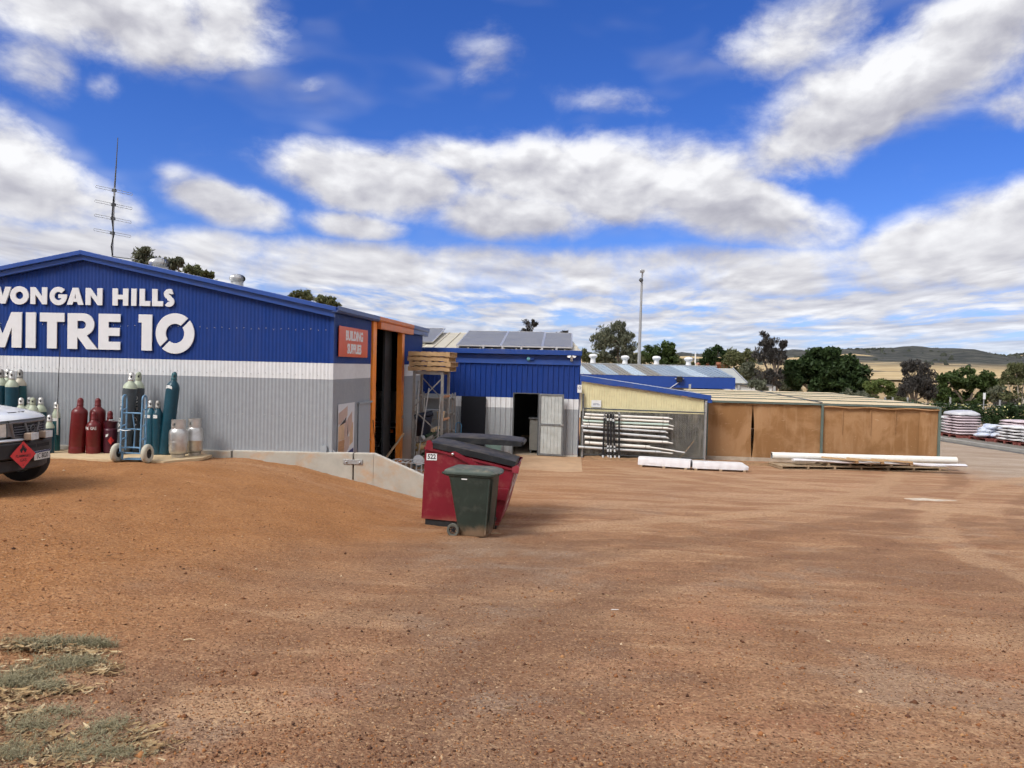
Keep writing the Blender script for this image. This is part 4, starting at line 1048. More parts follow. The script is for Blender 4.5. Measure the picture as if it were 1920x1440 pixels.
# ------------------------------------------------------------------ workbench and tools just inside the bay
wb = thing('workbench', 'dark steel workbench with drawers inside the open bay', 'workbench', (-6.1, 22.6, 0))
obj('bench_top', MB().box(-7.3, -5.35, 22.2, 22.9, .92, .97), m_dkgrey, wb)
for i, z_ in enumerate((.80, .62, .44, .26)): obj('drawer', MB().box(-7.2, -5.45, 22.23, 22.85, z_ - .06, z_ + .05), m_dark, wb)
for x_ in (-7.25, -5.43):
    for y_ in (22.25, 22.82): obj('leg', MB().box(x_, x_ + .05, y_, y_ + .05, .012, .92), m_galv, wb)
obj('front_rail', MB().tube([(-7.3, 22.16, 1.06), (-5.35, 22.16, 1.06)], .018, 8).tube([(-7.3, 22.16, .90), (-5.35, 22.16, .90)], .016, 8), m_galv, wb)
mw = thing('push_mower', 'small dark red machine standing on the bench in the bay', 'machine', (-6.2, 22.5, .97))
obj('engine', MB().lathe([(.16, 0), (.17, .08), (.14, .16), (.06, .20)], 14, (-6.2, 22.5, .975)), c_red2, mw, smooth=50)
obj('deck', MB().box(-6.45, -5.95, 22.3, 22.7, .972, 1.03), c_red, mw, bevel=.02)
tag(obj('orange_tag', MB().box(-5.62, -5.47, 22.18, 22.195, .74, .84), m_orange), 'small orange price card hanging on the bench front', 'card')
tag(obj('steel_bar', MB().beam((-5.88, 22.1, .32), (-5.62, 22.08, 1.22), .025, .025), m_galv), 'thin steel bar leaning against the bench in the bay', 'bar')
tag(obj('broomstick', MB().tube([(-4.86, 18.6, .30), (-4.30, 18.5, 1.08)], .028, 8), M('worn_handle', (0.46, 0.36, 0.24), 0.7), smooth=60), 'worn timber broomstick leaning in the bay doorway above the wall', 'broomstick')
q = at(613, 832, 14.98)
bh = thing('squeegee', 'green and white handled squeegee leaning behind the concrete wall', 'squeegee', (q.x, 14.98, .6))
a_, b_ = at(609, 831, 14.79), at(624, 850, 14.79); a_ += Vector((0, .11, 0)); b_ += Vector((0, .11, 0))
obj('handle', MB().tube([a_, a_ + (b_ - a_) * .45, b_ + (b_ - a_) * .5], .018, 8), m_white, bh, smooth=60)
obj('grip', MB().tube([a_ + (b_ - a_) * .25, a_ + (b_ - a_) * .70], .022, 8), M('green_grip', (0.10, 0.24, 0.12), .5), bh, smooth=60)
tag(obj('black_cable', MB().tube([(-4.83, 17.60, 1.45), (-4.82, 17.70, 1.1), (-4.80, 17.86, .7), (-4.79, 17.95, .2)], .010, 6), m_dark, smooth=60), 'thin black cable hanging down the near orange door post', 'cable')

# ------------------------------------------------------------------ storage rack and pallets on it
rk = thing('storage_rack', 'galvanised upright storage rack beside the store, pallets on top', 'rack', (-4.05, 20.7, 0))
RX0, RX1, RY0, RY1, RZ = -4.44, -3.68, 20.2, 21.15, 2.60
m_rack = M('rack_steel', (0.36, 0.35, 0.33), 0.5, 0.45, var=0.15, vs=8, dirt=(0.30, 0.17, 0.09), dirt_amt=0.4, ds=4)
m_rust = M('rusty_roller', (0.40, 0.20, 0.10), 0.8, var=0.25, vs=12, dirt=(0.45, 0.38, 0.30), dirt_amt=0.6, ds=5)
for x_ in (RX0, RX1):
    for y_ in (RY0, RY1):
        up = MB().box(x_ - .035, x_ + .035, y_ - .04, y_ + .04, 0, RZ)
        obj('upright', up, m_rack, rk, bevel=.006)
        obj('foot_plate', MB().box(x_ - .07, x_ + .07, y_ - .08, y_ + .08, 0.0, .012), m_rack, rk)
for (p, q) in ((((RX0, 1.62), (RX1, 2.42))), (((RX0, 1.56), (RX1, .92))), (((RX0, .42), (RX1, .98))), (((RX0, .36), (RX1, .05)))):
    obj('brace', MB().beam((p[0], RY0 - .045, p[1]), (q[0], RY0 - .045, q[1]), .028, .028), m_rack, rk)
    obj('brace', MB().beam((p[0], RY1 + .045, q[1]), (q[0], RY1 + .045, p[1]), .028, .028), m_rack, rk)
for z_ in (1.92, 1.30, .62):
    obj('shelf_bar', MB().beam((RX0, RY0, z_), (RX0, RY1, z_), .05, .05), m_rack, rk)
    if z_ > 1: obj('roller', MB().tube([(RX1, RY0 + .02, z_), (RX1 + .02, RY1 - .02, z_ + .0)], .038, 12), m_rust, rk, smooth=60)
for z_ in (2.56,):
    for y_ in (RY0, RY1): obj('top_beam', MB().box(RX0 + .04, RX1 - .04, y_ - .03, y_ + .03, z_ - .05, z_ + .038), m_rack, rk)
for z_ in (.60, 1.28): obj('shelf', MB().box(RX0 + .04, RX1 - .04, RY0 + .45, RY1 - .05, z_, z_ + .02), m_rack, rk)
# rolls and bundles on the rack
m_navy = M('navy_tarp', (0.016, 0.022, 0.045), 0.55, var=0.25, vs=9, bump=.4, bs=14)
rl = thing('tarpaulin_bundle', 'dark navy tarpaulin bundle hanging over a bar of the rack', 'tarpaulin', (-4.15, 20.6, 1.0))
mb = MB()
for i in range(7):
    z_ = 1.35 - i * .085; wv = .05 * math.sin(i * 1.7)
    mb.v += [(-4.40 + wv * .3, 20.25 + .02 * i, z_), (-4.18, 20.16 - .02 * math.sin(i), z_ + .01), (-3.98 - .012 * i, 20.30, z_ + .03), (-4.0 - .012 * i, 20.6, z_ + .03), (-4.38, 20.62, z_)]
for i in range(6):
    for j in range(5): mb.f.append((i * 5 + j, i * 5 + (j + 1) % 5, (i + 1) * 5 + (j + 1) % 5, (i + 1) * 5 + j))
mb.f += [(0, 1, 2, 3, 4), (34, 33, 32, 31, 30)]
obj('folded_tarp', mb, m_navy, rl, smooth=70)
obj('top_roll', MB().tube([(-4.42, 20.2, 1.36), (-3.95, 20.35, 1.48)], .075, 14), m_navy, rl, smooth=60)
def roll(label, p, q, r, mt, core=True):
    t = thing('material_roll', label, 'roll', tuple(p), 0, 'rolls kept on the rack')
    obj('wound_sheet', MB().tube([p, q], r, 20), mt, t, smooth=60)
    d = (Vector(q) - Vector(p)).normalized() * .03
    if core: obj('core', MB().tube([Vector(p) - d, Vector(q) + d], r * .35, 12), m_galv, t, smooth=60)
roll('fat tan roll of sheet at the foot of the rack', (-4.33, 20.1, .56), (-3.98, 20.5, .64), .105, M('tan_roll', (0.46, 0.32, 0.15), .7, var=.1))
roll('thin green roll with pale end resting across the rack', (-4.08, 20.1, .86), (-3.82, 20.8, 1.02), .045, M('green_roll', (0.03, 0.06, 0.035), .7, var=.2), False)
roll('pale timber offcut roll at mid height of the rack', (-3.90, 20.1, 1.03), (-3.80, 20.45, 1.09), .052, m_ply, False)
roll('grey plastic reel hung low on the rack', (-4.20, 20.05, .80), (-4.14, 20.12, .82), .085, m_galv)
# things heaped at its foot
rc = thing('reel', 'blue and white wire reel lying at the foot of the rack', 'reel', (-4.2, 19.9, .18))
tfq = Matrix.Translation((-4.23, 19.85, .22)) @ Matrix.Rotation(R(65), 4, 'X') @ Matrix.Rotation(R(20), 4, 'Y')
obj('flange', MB().lathe([(.04, .0), (.14, 0), (.145, .01), (.14, .02), (.04, .02)], 20, tf=tfq), M('reel_blue', (.10, .27, .36), .5), rc, smooth=50)
obj('drum', MB().lathe([(.075, .02), (.075, .13)], 16, tf=tfq), m_white, rc, smooth=50)
obj('flange', MB().lathe([(.04, .13), (.14, .13), (.145, .14), (.14, .15), (.04, .15)], 20, tf=tfq), m_white, rc, smooth=50)
bk = thing('wire_basket', 'low white wire basket on the ground behind the sloping wall', 'basket', (-4.05, 19.0, 0))
for i in range(9): obj('wire', MB().tube([(-4.65 + i * .13, 18.6, .02), (-4.65 + i * .13, 18.6, .34), (-4.65 + i * .13, 19.3, .34), (-4.65 + i * .13, 19.3, .02)], .008, 5), m_white, bk)
for z_ in (.08, .34):
    obj('rim_wire', MB().tube([(-4.7, 18.6, z_), (-3.56, 18.6, z_), (-3.56, 19.3, z_), (-4.7, 19.3, z_)], .012, 6, closed=True), m_white, bk)
tag(obj('red_drum_bag', MB().lathe([(.05, 0), (.16, .03), (.19, .14), (.15, .25), (.04, .30)], 12, (-3.85, 19.75, .01)), M('faded_red_sack', (.38, .10, .09), .8, var=.2), smooth=80), 'faded red sack slumped beside the rack foot', 'sack')

PAL_L, PAL_W, PAL_H = 1.14, 1.12, .126
def make_pallet(label, group, mat):
    """a timber skid, boards and bearers each a piece"""
    t = thing('timber_pallet', label, 'pallet', (0, 0, 0), 0, group)
    def bd(nm, *b): return part(nm, MB().box(*b), mat, t)
    for i in range(7):
        x0 = -PAL_W / 2 + i * (PAL_W - .10) / 6
        bd('top_board', x0, x0 + .10, -PAL_L / 2, PAL_L / 2, PAL_H - .018, PAL_H)
    for y0 in (-PAL_L / 2, -.20, .16, PAL_L / 2 - .04):
        bd('bearer', -PAL_W / 2, PAL_W / 2, y0, y0 + .04, .0185, PAL_H - .0185)
    for x0 in (-PAL_W / 2, -.07, PAL_W / 2 - .14): bd('bottom_board', x0, x0 + .14, -PAL_L / 2, PAL_L / 2, 0, .018)
    return t
proto = make_pallet('timber pallet on the rack, bottom of the stack', 'pallets stacked on the rack', m_pine)
stack = [(-4.04, 20.66, 2.602, .5, 'timber pallet on the rack, bottom of the stack'), (-4.00, 20.64, 2.732, -.7, 'timber pallet on the rack, second from the bottom'), (-4.06, 20.68, 2.862, .4, 'timber pallet on the rack, third from the bottom'), (-4.03, 20.65, 2.992, -.3, 'timber pallet topmost in the stack on the rack')]
for i, (x_, y_, z_, a, lb) in enumerate(stack):
    o = proto if i == 0 else copy_tree(proto)
    o.location = (x_, y_, z_); o.rotation_euler = (0, 0, R(a)); o['label'] = lb

# ------------------------------------------------------------------ red rubbish skip with black lids
DA = R(.3)
q = at(790, 972, 12.25)
SKZ = gz1(-1.9, 12.25)
sk = thing('rubbish_skip', 'dark red steel front lift rubbish skip with black plastic lids, numbered 522', 'skip', (q.x, q.y, SKZ), DA)
m_skip = M('skip_red', (0.185, 0.009, 0.021), 0.42, var=0.10, vs=3, dirt=(0.26, 0.08, 0.07), dirt_amt=0.6, ds=5, dust=(.28, .32))
m_skipf = M('skip_faded_red', (0.28, 0.035, 0.05), 0.5, var=0.1)
W_ = 1.62                                                            # length away from the viewer
prof = [(.0, .125), (1.263, .062), (1.50, .965), (.04, 1.28)]
sh = MB()
t_ = .012
# steel shell: two ends, back, front, floor
sh.prism(prof, 0, t_, 'y'); sh.prism(prof, W_ - t_, W_, 'y')
sh.prism([(.0, .125), (.04, 1.28), (.052, 1.28), (.012, .125)], t_, W_ - t_, 'y')
sh.prism([(1.263, .062), (1.50, .965), (1.488, .965), (1.251, .062)], t_, W_ - t_, 'y')
sh.prism([(.012, .125), (1.251, .064), (1.251, .076), (.012, .137)], t_, W_ - t_, 'y')
part('shell', sh, m_skip, sk)
part('front_plate', MB().prism([(1.277, .10), (1.497, .94), (1.501, .94), (1.281, .10)], .03, W_ - .03, 'y'), m_skipf, sk)
for y_ in (-.012, W_ + .012): part('rim', MB().beam((.03, y_, 1.275), (1.51, y_, .962), .03, .035), m_skip, sk)
for y_ in (.02, W_ - .22): part('skid', MB().prism([(.06, .0), (1.22, .0), (1.22, .062), (.06, .12)], y_, y_ + .2, 'y'), m_dark, sk)
part('fork_pocket', MB().prism([(.80, .50), (1.375, .47), (1.42, .66), (.80, .69)], -.06, -.001, 'y'), m_skip, sk, bevel=.006)
part('fork_pocket', MB().prism([(.80, .50), (1.375, .47), (1.42, .66), (.80, .69)], W_ + .001, W_ + .06, 'y'), m_skip, sk, bevel=.006)
part('stiffener', MB().prism([(.95, .079), (1.262, .064), (1.275, .11), (.95, .125)], -.03, -.002, 'y'), m_skip, sk)
part('drain_bung', MB().lathe([(.028, 0), (.04, 0), (.04, .05), (.028, .05), (.028, .01), (.001, .01)], 14, tf=Matrix.Translation((1.19, -.004, .17)) @ Matrix.Rotation(R(90), 4, 'X')), m_dark, sk, smooth=40)
part('hinge_lug', MB().prism([(.04, 1.25), (.18, 1.22), (.16, 1.37), (.12, 1.41), (.07, 1.395)], -.035, -.018, 'y'), m_skip, sk)
part('hinge_lug', MB().prism([(1.46, .93), (1.56, .91), (1.575, 1.01), (1.53, 1.045), (1.46, 1.01)], -.03, .05, 'y'), m_skipf, sk)
# toothed lid bar on the near end
lb_ = part('latch_bar', MB().prism([(a_, b_ + .015) for a_, b_ in ((.47, 1.205), (.53, 1.225), (.92, 1.03), (.97, .97), (.95, .93), (.93, .965), (.90, .95), (.88, .93), (.855, .97), (.82, 1.01), (.77, 1.00), (.755, 1.035), (.62, 1.10), (.49, 1.165))], -.05, -.034, 'y'), m_skip, sk)
part('pivot_bolt', MB().lathe([(.022, 0), (.022, .02), (.008, .028)], 10, tf=Matrix.Translation((.50, -.05, 1.19)) @ Matrix.Rotation(R(90), 4, 'X')), m_steel, lb_, smooth=40)
def lid(y0, y1, ang):
    """ribbed blow moulded lid hinged at the high back edge"""
    mb = MB(); L = 1.44; n = 15
    for i in range(n + 1):
        u = L * i / n; crown = .028 * math.sin(math.pi * min(1, u / L)) ** .6
        mb.v += [(u, y0, -.045), (u, y0, .035 + crown * .55), (u, y0 + .05, .040 + crown), (u, y1 - .05, .040 + crown), (u, y1, .035 + crown * .55), (u, y1, -.045)]
    for i in range(n):
        for j in range(5): mb.f.append((i * 6 + j, i * 6 + j + 1, (i + 1) * 6 + j + 1, (i + 1) * 6 + j))
    mb.f.append((0, 1, 2, 3, 4, 5)); mb.f.append(tuple(n * 6 + j for j in (5, 4, 3, 2, 1, 0)))
    for i in range(n): mb.f.append((i * 6 + 5, i * 6, (i + 1) * 6, (i + 1) * 6 + 5))
    mb.xf(Matrix.Translation((.10, 0, 1.335)) @ Matrix.Rotation(R(ang), 4, 'Y'))
    return mb
m_lid = M('lid_black', (0.009, 0.010, 0.013), 0.6, var=0.3, vs=4, dirt=(0.08, 0.07, 0.06), dirt_amt=0.35, ds=4, top_dust=.16)
part('lid', lid(-.025, W_ / 2 - .02, 11.0), m_lid, sk, smooth=35)
l2 = part('lid', lid(W_ / 2 + .02, W_ + .025, 1.4), m_lid, sk, smooth=35)
part('lid_lip', MB().beam((1.555, W_ / 2 + .1, 1.30), (1.555, W_ - .06, 1.30), .05, .05), m_lid, l2)
pm2 = frame_mtx((.16, -.0135, 1.10), (1, 0, 0), (0, 0, 1))
pl_ = part('number_label', MB().box(.065, .235, -.006, -.002, 1.075, 1.185), m_white, sk)
text('label_text', '522', .105, m_ink, pl_, frame_mtx((.150, -.0066, 1.13), (1, 0, 0), (0, 0, 1)), .0006, .003, .88, world=False)
# faded white sign strokes on the front plate (letters too oblique to read)
ux = Vector((.155, 0, .78)).normalized()
ux = Vector((.237, 0, .903)).normalized()
fm = frame_mtx((1.392, .04, .52), (0, 1, 0), ux)
strokes = [(.06, .16, .20, .36), (.30, .38, -.02, .20), (.44, .53, -.06, .16), (.58, .66, -.02, .20), (.80, .90, .08, .36), (1.10, 1.2, -.02, .34), (1.32, 1.40, -.02, .34), (.25, .32, -.20, -.12), (.36, .42, -.20, -.12), (.46, .54, -.20, -.12), (.60, .66, -.20, -.12), (.25, .62, -.30, -.265)]
sl = MB()
for (a, b2, c_, d_) in strokes: sl.prism([(a, c_), (b2, c_), (b2, d_), (a, d_)], .0045, .006, 'z')
part('sign_strokes', sl.xf(fm), m_white, sk)

# ------------------------------------------------------------------ green wheelie bin
q = on(850, 1003, .245)
wbn = thing('wheelie_bin', 'dark green two wheeled bin with closed lid in front of the red skip', 'wheelie bin', (q.x, q.y, gz1(q.x, q.y)), R(-9))
wbn.scale = (.92, .88, .95)
m_bin = M('bin_green', (0.020, 0.031, 0.025), 0.50, var=0.14, vs=4, dirt=(0.075, 0.080, 0.07), dirt_amt=0.5, ds=6, dust=(.30, .45))
m_binl = M('bin_lid_green', (0.050, 0.070, 0.060), 0.6, var=0.12, vs=5, dirt=(0.14, 0.15, 0.12), dirt_amt=0.4, ds=4, top_dust=.35)
def rr(x0, x1, y0, y1, z_, r, n=4):
    pts = []
    for cx_, cy_, a0 in ((x1 - r, y1 - r, 0), (x0 + r, y1 - r, 90), (x0 + r, y0 + r, 180), (x1 - r, y0 + r, 270)):
        for i in range(n + 1):
            a = R(a0 + 90 * i / n); pts.append((cx_ + r * math.cos(a), cy_ + r * math.sin(a), z_))
    return pts
bb = loft([rr(.06, .53, .05, .53, .02, .05), rr(.05, .545, .04, .54, .10, .06), rr(-.10, .615, .0, .58, .90, .06), rr(-.13, .62, -.005, .585, .975, .06)])
part('bin_body', bb, m_bin, wbn, smooth=40)
part('rim', loft([rr(-.16, .645, -.022, .602, .955, .07), rr(-.165, .65, -.027, .607, .975, .07), rr(-.165, .65, -.027, .607, .99, .07)]), m_bin, wbn, smooth=40)
ld = part('bin_lid', loft([rr(-.20, .69, -.04, .62, .985, .09), rr(-.20, .695, -.045, .625, 1.015, .09), rr(-.185, .66, -.03, .61, 1.045, .09), rr(-.12, .56, .02, .56, 1.072, .09), rr(0, .42, .10, .48, 1.080, .09)]), m_binl, wbn, smooth=42)
part('lid_grip', MB().box(.62, .72, .16, .42, .985, 1.015), m_binl, ld, bevel=.01)
part('handle', MB().tube([(-.17, .08, .96), (-.235, .08, .985), (-.235, .50, .985), (-.17, .50, .96)], .016, 8), m_bin, wbn, smooth=60)
for s_ in (-.002, .565): part('moulded_rib', MB().beam((.53, s_ + .01, .06), (.585, s_ + .004, .93), .014, .03), m_bin, wbn)
part('corner_rib', MB().beam((.552, .10, .06), (.625, .06, .93), .02, .016), m_bin, wbn)
for y_ in (-.02, .60):
    tfw = Matrix.Translation((.0, y_, .105)) @ Matrix.Rotation(R(90), 4, 'X')
    wv_ = part('wheel', MB().lathe([(.062, -.022), (.095, -.026), (.105, -.014), (.105, .014), (.095, .026), (.062, .022)], 26, tf=tfw, caps=False), M('bin_tyre', (0.10, 0.10, 0.085), 0.85, var=.15), wbn, smooth=45)
    hb_ = MB().lathe([(.018, -.02), (.022, 0), (.018, .02)], 10, tf=tfw)
    for k in range(8):
        a = 2 * math.pi * k / 8
        hb_.beam((.0 + .014 * math.cos(a), y_, .105 + .014 * math.sin(a)), (.064 * math.cos(a), y_, .105 + .064 * math.sin(a)), .010, .020)
    part('wheel_spokes', hb_, m_black, wv_)
part('axle', MB().tube([(0, -.02, .105), (0, .60, .105)], .011, 8), m_dkgrey, wbn)
part('maker_plate', MB().box(.12, .215, -.0072, -.0045, .905, .922), m_white, wbn)

# more stock crammed on the rack
def tub(label, x, y, z, w_, d_, h_, mt):
    t = thing('storage_tub', label, 'tub', (x, y, z), R(rnd.uniform(-8, 8)), 'tubs and boxes on the rack')
    part('tub_body', loft([rr(-w_ * .44, w_ * .44, -d_ * .44, d_ * .44, 0, .02), rr(-w_ / 2, w_ / 2, -d_ / 2, d_ / 2, h_, .03)]), mt, t, smooth=40)
    part('tub_lid', MB().box(-w_ / 2 - .01, w_ / 2 + .01, -d_ / 2 - .01, d_ / 2 + .01, h_ + .001, h_ + .022), mt, t, bevel=.004)
tub('grey plastic tub on the upper rack shelf', -4.05, 20.85, 1.302, .40, .30, .22, m_grey)
tub('brown carton on the upper rack shelf beside the grey tub', -3.80, 20.72, 1.302, .14, .28, .18, m_ply)
tub('white plastic tub on the lower rack shelf', -4.18, 20.86, .622, .28, .28, .26, m_pvc)
tub('dark green carton on the lower rack shelf', -3.86, 20.85, .622, .22, .28, .20, M('green_carton', (.04, .09, .06), .7))
tag(obj('coiled_hose', MB().tube([(-4.1 + .17 * math.cos(a), 20.35 + .05 * math.sin(a * .5), .20 + .17 * math.sin(a) + .004 * a) for a in np.linspace(0, 18, 60)], .018, 6), M('hose_green', (.03, .08, .05), .5), smooth=60), 'coil of dark green hose at the foot of the rack', 'hose')
for i, (x0, x1) in enumerate(((-4.38, -4.30), (-4.30, -4.02), (-3.78, -3.72))):
    tag(obj('steel_length', MB().beam((x0, 20.02, .02), (x1, 20.12, 2.35 - .2 * i), .03, .03), m_galv), ['steel length leaning on the rack, leftmost', 'steel length leaning across the middle of the rack', 'steel length leaning at the right upright of the rack'][i], 'steel length', 'lengths leaning on the rack')
# ------------------------------------------------------------------ blue shed with solar panels
SY = 23.99; SXR = -.06
m_shedw = bands('shed_wall_bands', [1.48, 1.80], [(0.36, 0.38, 0.40), (0.72, 0.73, 0.745), (0.008, 0.042, 0.235)], splash=0.02)
sh_ = thing('blue_shed', 'blue ribbed steel shed with solar panels and an open side door', 'shed', (-2.5, 26, 0))
RIB = .163
def ribbed(x0, x1, z0, z1, y, mat, parent, name='wall_sheet', proud=.028, rib=RIB, rw_=.034, neg=-1):
    mb = MB(); prof_ = []
    k = math.floor(x0 / rib); x = k * rib
    while x < x1 + rib:
        for dx, d in ((0, 0), (rib * .5 - rw_ * .9, 0), (rib * .5 - rw_ * .4, proud), (rib * .5 + rw_ * .4, proud), (rib * .5 + rw_ * .9, 0)):
            if x0 <= x + dx <= x1: prof_.append((x + dx, d))
        x += rib
    prof_ = [(x0, 0)] + prof_ + [(x1, 0)]
    for px_, d in prof_: mb.v += [(px_, y + neg * d, z0), (px_, y + neg * d, z1)]
    for i in range(len(prof_) - 1): mb.f.append((2 * i, 2 * i + 2, 2 * i + 3, 2 * i + 1))
    return obj(name, mb, mat, parent, fix=False)
DX0, DX1, DZ = -2.11, -1.30, 1.96
ribbed(-5.3, DX0, .06, 2.93, SY, m_shedw, sh_)
ribbed(DX0, DX1 + .02, DZ, 2.93, SY, m_shedw, sh_)
ribbed(DX1 + .02, SXR, .06, 2.93, SY, m_shedw, sh_)
obj('wall_lining', MB().box(-5.3, DX0 - .02, SY + .012, SY + .05, .0, 3.2).box(DX1, SXR - .02, SY + .012, SY + .05, .0, 3.2).box(DX0 - .02, DX1, SY + .012, SY + .05, DZ + .02, 3.2), m_dkgrey, sh_)
obj('side_wall', MB().box(SXR - .018, SXR + .012, SY + .004, 29.9, 0, 3.2), m_blue, sh_)
obj('rear_wall', MB().box(-5.3, SXR - .02, 29.9, 29.95, 0, 3.2).box(-5.34, -5.3, SY + .06, 29.9, 0, 3.2), m_dkgrey, sh_)
obj('sill', MB().box(-5.3, DX0, SY - .05, SY - .002, 0, .055).box(DX1 + .02, SXR, SY - .05, SY - .002, 0, .055), m_conc_top, sh_)
obj('fascia_board', MB().box(-5.3, SXR + .03, SY - .05, SY - .004, 2.94, 3.14), m_blue, sh_, bevel=.005)
obj('lower_flashing', MB().prism([(SY - .06, 2.86), (SY - .034, 2.845), (SY - .03, 3.0), (SY - .051, 3.0)], -5.3, SXR + .032, 'x'), m_blue_trim, sh_)
obj('gutter', MB().prism([(SY - .19, 3.16), (SY - .05, 3.145), (SY - .05, 3.30), (SY - .062, 3.30), (SY - .062, 3.16), (SY - .178, 3.175), (SY - .178, 3.31), (SY - .20, 3.31)], -5.2, SXR + .06, 'x'), m_blue_trim, sh_, bevel=.003)
# hipped roof, cream steel
ridge = at(1063, 628, 27.2)
RZs = ridge.z; RXs = ridge.x
m_croof = M('cream_roof', (0.50, 0.46, 0.37), 0.5, var=0.06, dirt=(0.36, 0.31, 0.24), dirt_amt=0.4)
rf = MB()
A_, B_ = (-6.2, SY - .08, 3.28), (SXR + .05, SY - .08, 3.28)
C_, D_ = (RXs, 27.2, RZs), (-6.2, 27.2, RZs)
rf.quad(A_, B_, C_, D_).add([B_, (SXR + .05, 29.98, 3.28), C_], [(0, 1, 2)]).quad((SXR + .05, 29.98, 3.28), (-6.2, 29.98, 3.28), D_, C_)
obj('roof', rf, m_croof, sh_, fix=True)
def rpt(x, t, up=.03):                                             # point on the front roof slope, t from eave to ridge
    return Vector((x, SY - .08 + t * (27.2 - SY + .08), 3.28 + t * (RZs - 3.28) + up))
rbs = 0
x = -5.1
while x < SXR - .1:
    t1 = min(1.0, max(.02, (SXR + .05 - x) / (SXR + .05 - RXs)))
    obj('roof_rib', MB().beam(rpt(x, 0.0, .012), rpt(x, t1 * .985, .012), .035, .03), m_croof, sh_)
    x += .38
# solar array: three framed modules, and another group tilted at the left
m_pv = M('solar_glass', (0.19, 0.19, 0.195), 0.38, 0.0, var=0.08, vs=2, spec=0.6); m_pvf = M('alloy_frame', (0.66, 0.66, 0.66), 0.35, 0.7, var=0.04)
sa = thing('solar_array', 'row of three grey framed solar panels on the blue shed roof', 'solar panels', tuple(rpt(-2, 0)))
def pv(x0, x1, t0, t1, parent, up0=.07, up1=.07):
    a, b2, c_, d_ = rpt(x0, t0, up0), rpt(x1, t0, up0), rpt(x1 - .05, t1, up1), rpt(x0 - .05, t1, up1)
    nz = Vector((0, 0, .03))
    p = obj('solar_panel', MB().add([a, b2, c_, d_, a + nz, b2 + nz, c_ + nz, d_ + nz], [(0, 3, 2, 1), (4, 5, 6, 7), (0, 1, 5, 4), (1, 2, 6, 5), (2, 3, 7, 6), (3, 0, 4, 7)]), m_pv, parent)
    up = Vector((0, 0, .018))
    for u, v_ in ((a, b2), (b2, c_), (c_, d_), (d_, a)): obj('frame', MB().beam(u + up, v_ + up, .035, .04), m_pvf, p)
    for k in (1, 2, 3):
        s0 = a.lerp(d_, k / 4) + nz; s1 = b2.lerp(c_, k / 4) + nz
        obj('cell_line', MB().beam(s0, s1, .012, .004), M('cell_line_grey', (0.27, 0.28, 0.30), .4), p)
pv(-3.95, -2.58, .05, .97, sa); pv(-2.54, -1.27, .05, .97, sa); pv(-1.23, -.32, .05, .93, sa)
for x_ in (-3.9, -3.1, -2.5, -1.9, -1.25, -.8): obj('mount_foot', MB().box(x_ - .03, x_ + .03, rpt(x_, .045).y - .02, rpt(x_, .045).y + .06, rpt(x_, .045).z - .05, rpt(x_, .045).z + .05), m_pvf, sa)
sb = thing('tilted_solar_panel', 'second solar panel group tilted up at the left end of the shed roof', 'solar panels', tuple(rpt(-5.4, 0)))
pv(-6.1, -4.85, .22, 1.0, sb, .06, .12)
a = at(866, 632, 27.25); b2 = at(905, 632, 27.25)
ac = thing('roof_cooler', 'flat cream cooler box on the ridge of the blue shed', 'cooler', (a.x, 27.25, a.z))
obj('housing', MB().box(a.x, b2.x, 27.22, 27.8, a.z - .10, a.z + .10), m_croof, ac, bevel=.01)
obj('lid', MB().box(a.x - .04, b2.x + .08, 27.18, 27.84, a.z + .102, a.z + .16), M('cooler_lid', (.62, .60, .52), .5), ac, bevel=.01)
obj('louvre_panel', MB().box(a.x + .06, b2.x - .06, 27.205, 27.218, a.z - .02, a.z + .08), m_oldwood, ac)
# door frame, open leaf swung back against the wall
df = obj('door_frame', MB().box(DX0 - .01, DX0 + .03, SY - .035, SY + .06, 0, DZ).box(DX1 - .03, DX1 + .02, SY - .035, SY + .06, 0, DZ).box(DX0 + .03, DX1 - .03, SY - .035, SY + .06, DZ - .03, DZ), m_dkgrey, sh_)
m_fr = M('door_frame_steel', (0.165, 0.17, 0.175), 0.55, 0.2, var=.12)
m_leaf = M('door_sheet', (0.46, 0.48, 0.47), 0.5, 0.2, var=0.10, vs=5, dirt=(0.34, 0.31, 0.25), dirt_amt=0.5, ds=3)
hx = DX1 + .02; la = R(-13)
lfm = Matrix.Translation((hx, SY - .065, .04)) @ Matrix.Rotation(la, 4, 'Z')
ds_ = MB(); pr_ = []
for i in range(6):
    x0 = .05 + i * .113
    pr_ += [(x0, 0), (x0 + .09, 0), (x0 + .097, .02), (x0 + .108, .02)]
pr_.append((.73, 0))
for px_, d in pr_: ds_.v += [tuple(lfm @ Vector((px_, -.004 - d * .6, .052))), tuple(lfm @ Vector((px_, -.004 - d * .6, 1.858)))]
for i in range(len(pr_) - 1): ds_.f.append((2 * i, 2 * i + 2, 2 * i + 3, 2 * i + 1))
lf = obj('open_door', ds_, m_leaf, sh_, fix=False)
def leafpart(nm, mb, mt): return obj(nm, mb.xf(lfm), mt, lf)
for b_ in ((0, .78, .0, .05), (0, .78, .93, .985), (0, .78, 1.86, 1.91)): leafpart('door_rail', MB().box(b_[0], b_[1], -.03, .01, b_[2], b_[3]), m_fr)
for b_ in ((0, .05), (.73, .78)): leafpart('door_stile', MB().box(b_[0], b_[1], -.031, .011, 0.051, 1.859), m_fr)
leafpart('latch', MB().box(.70, .80, -.055, -.031, .93, .985), m_steel)
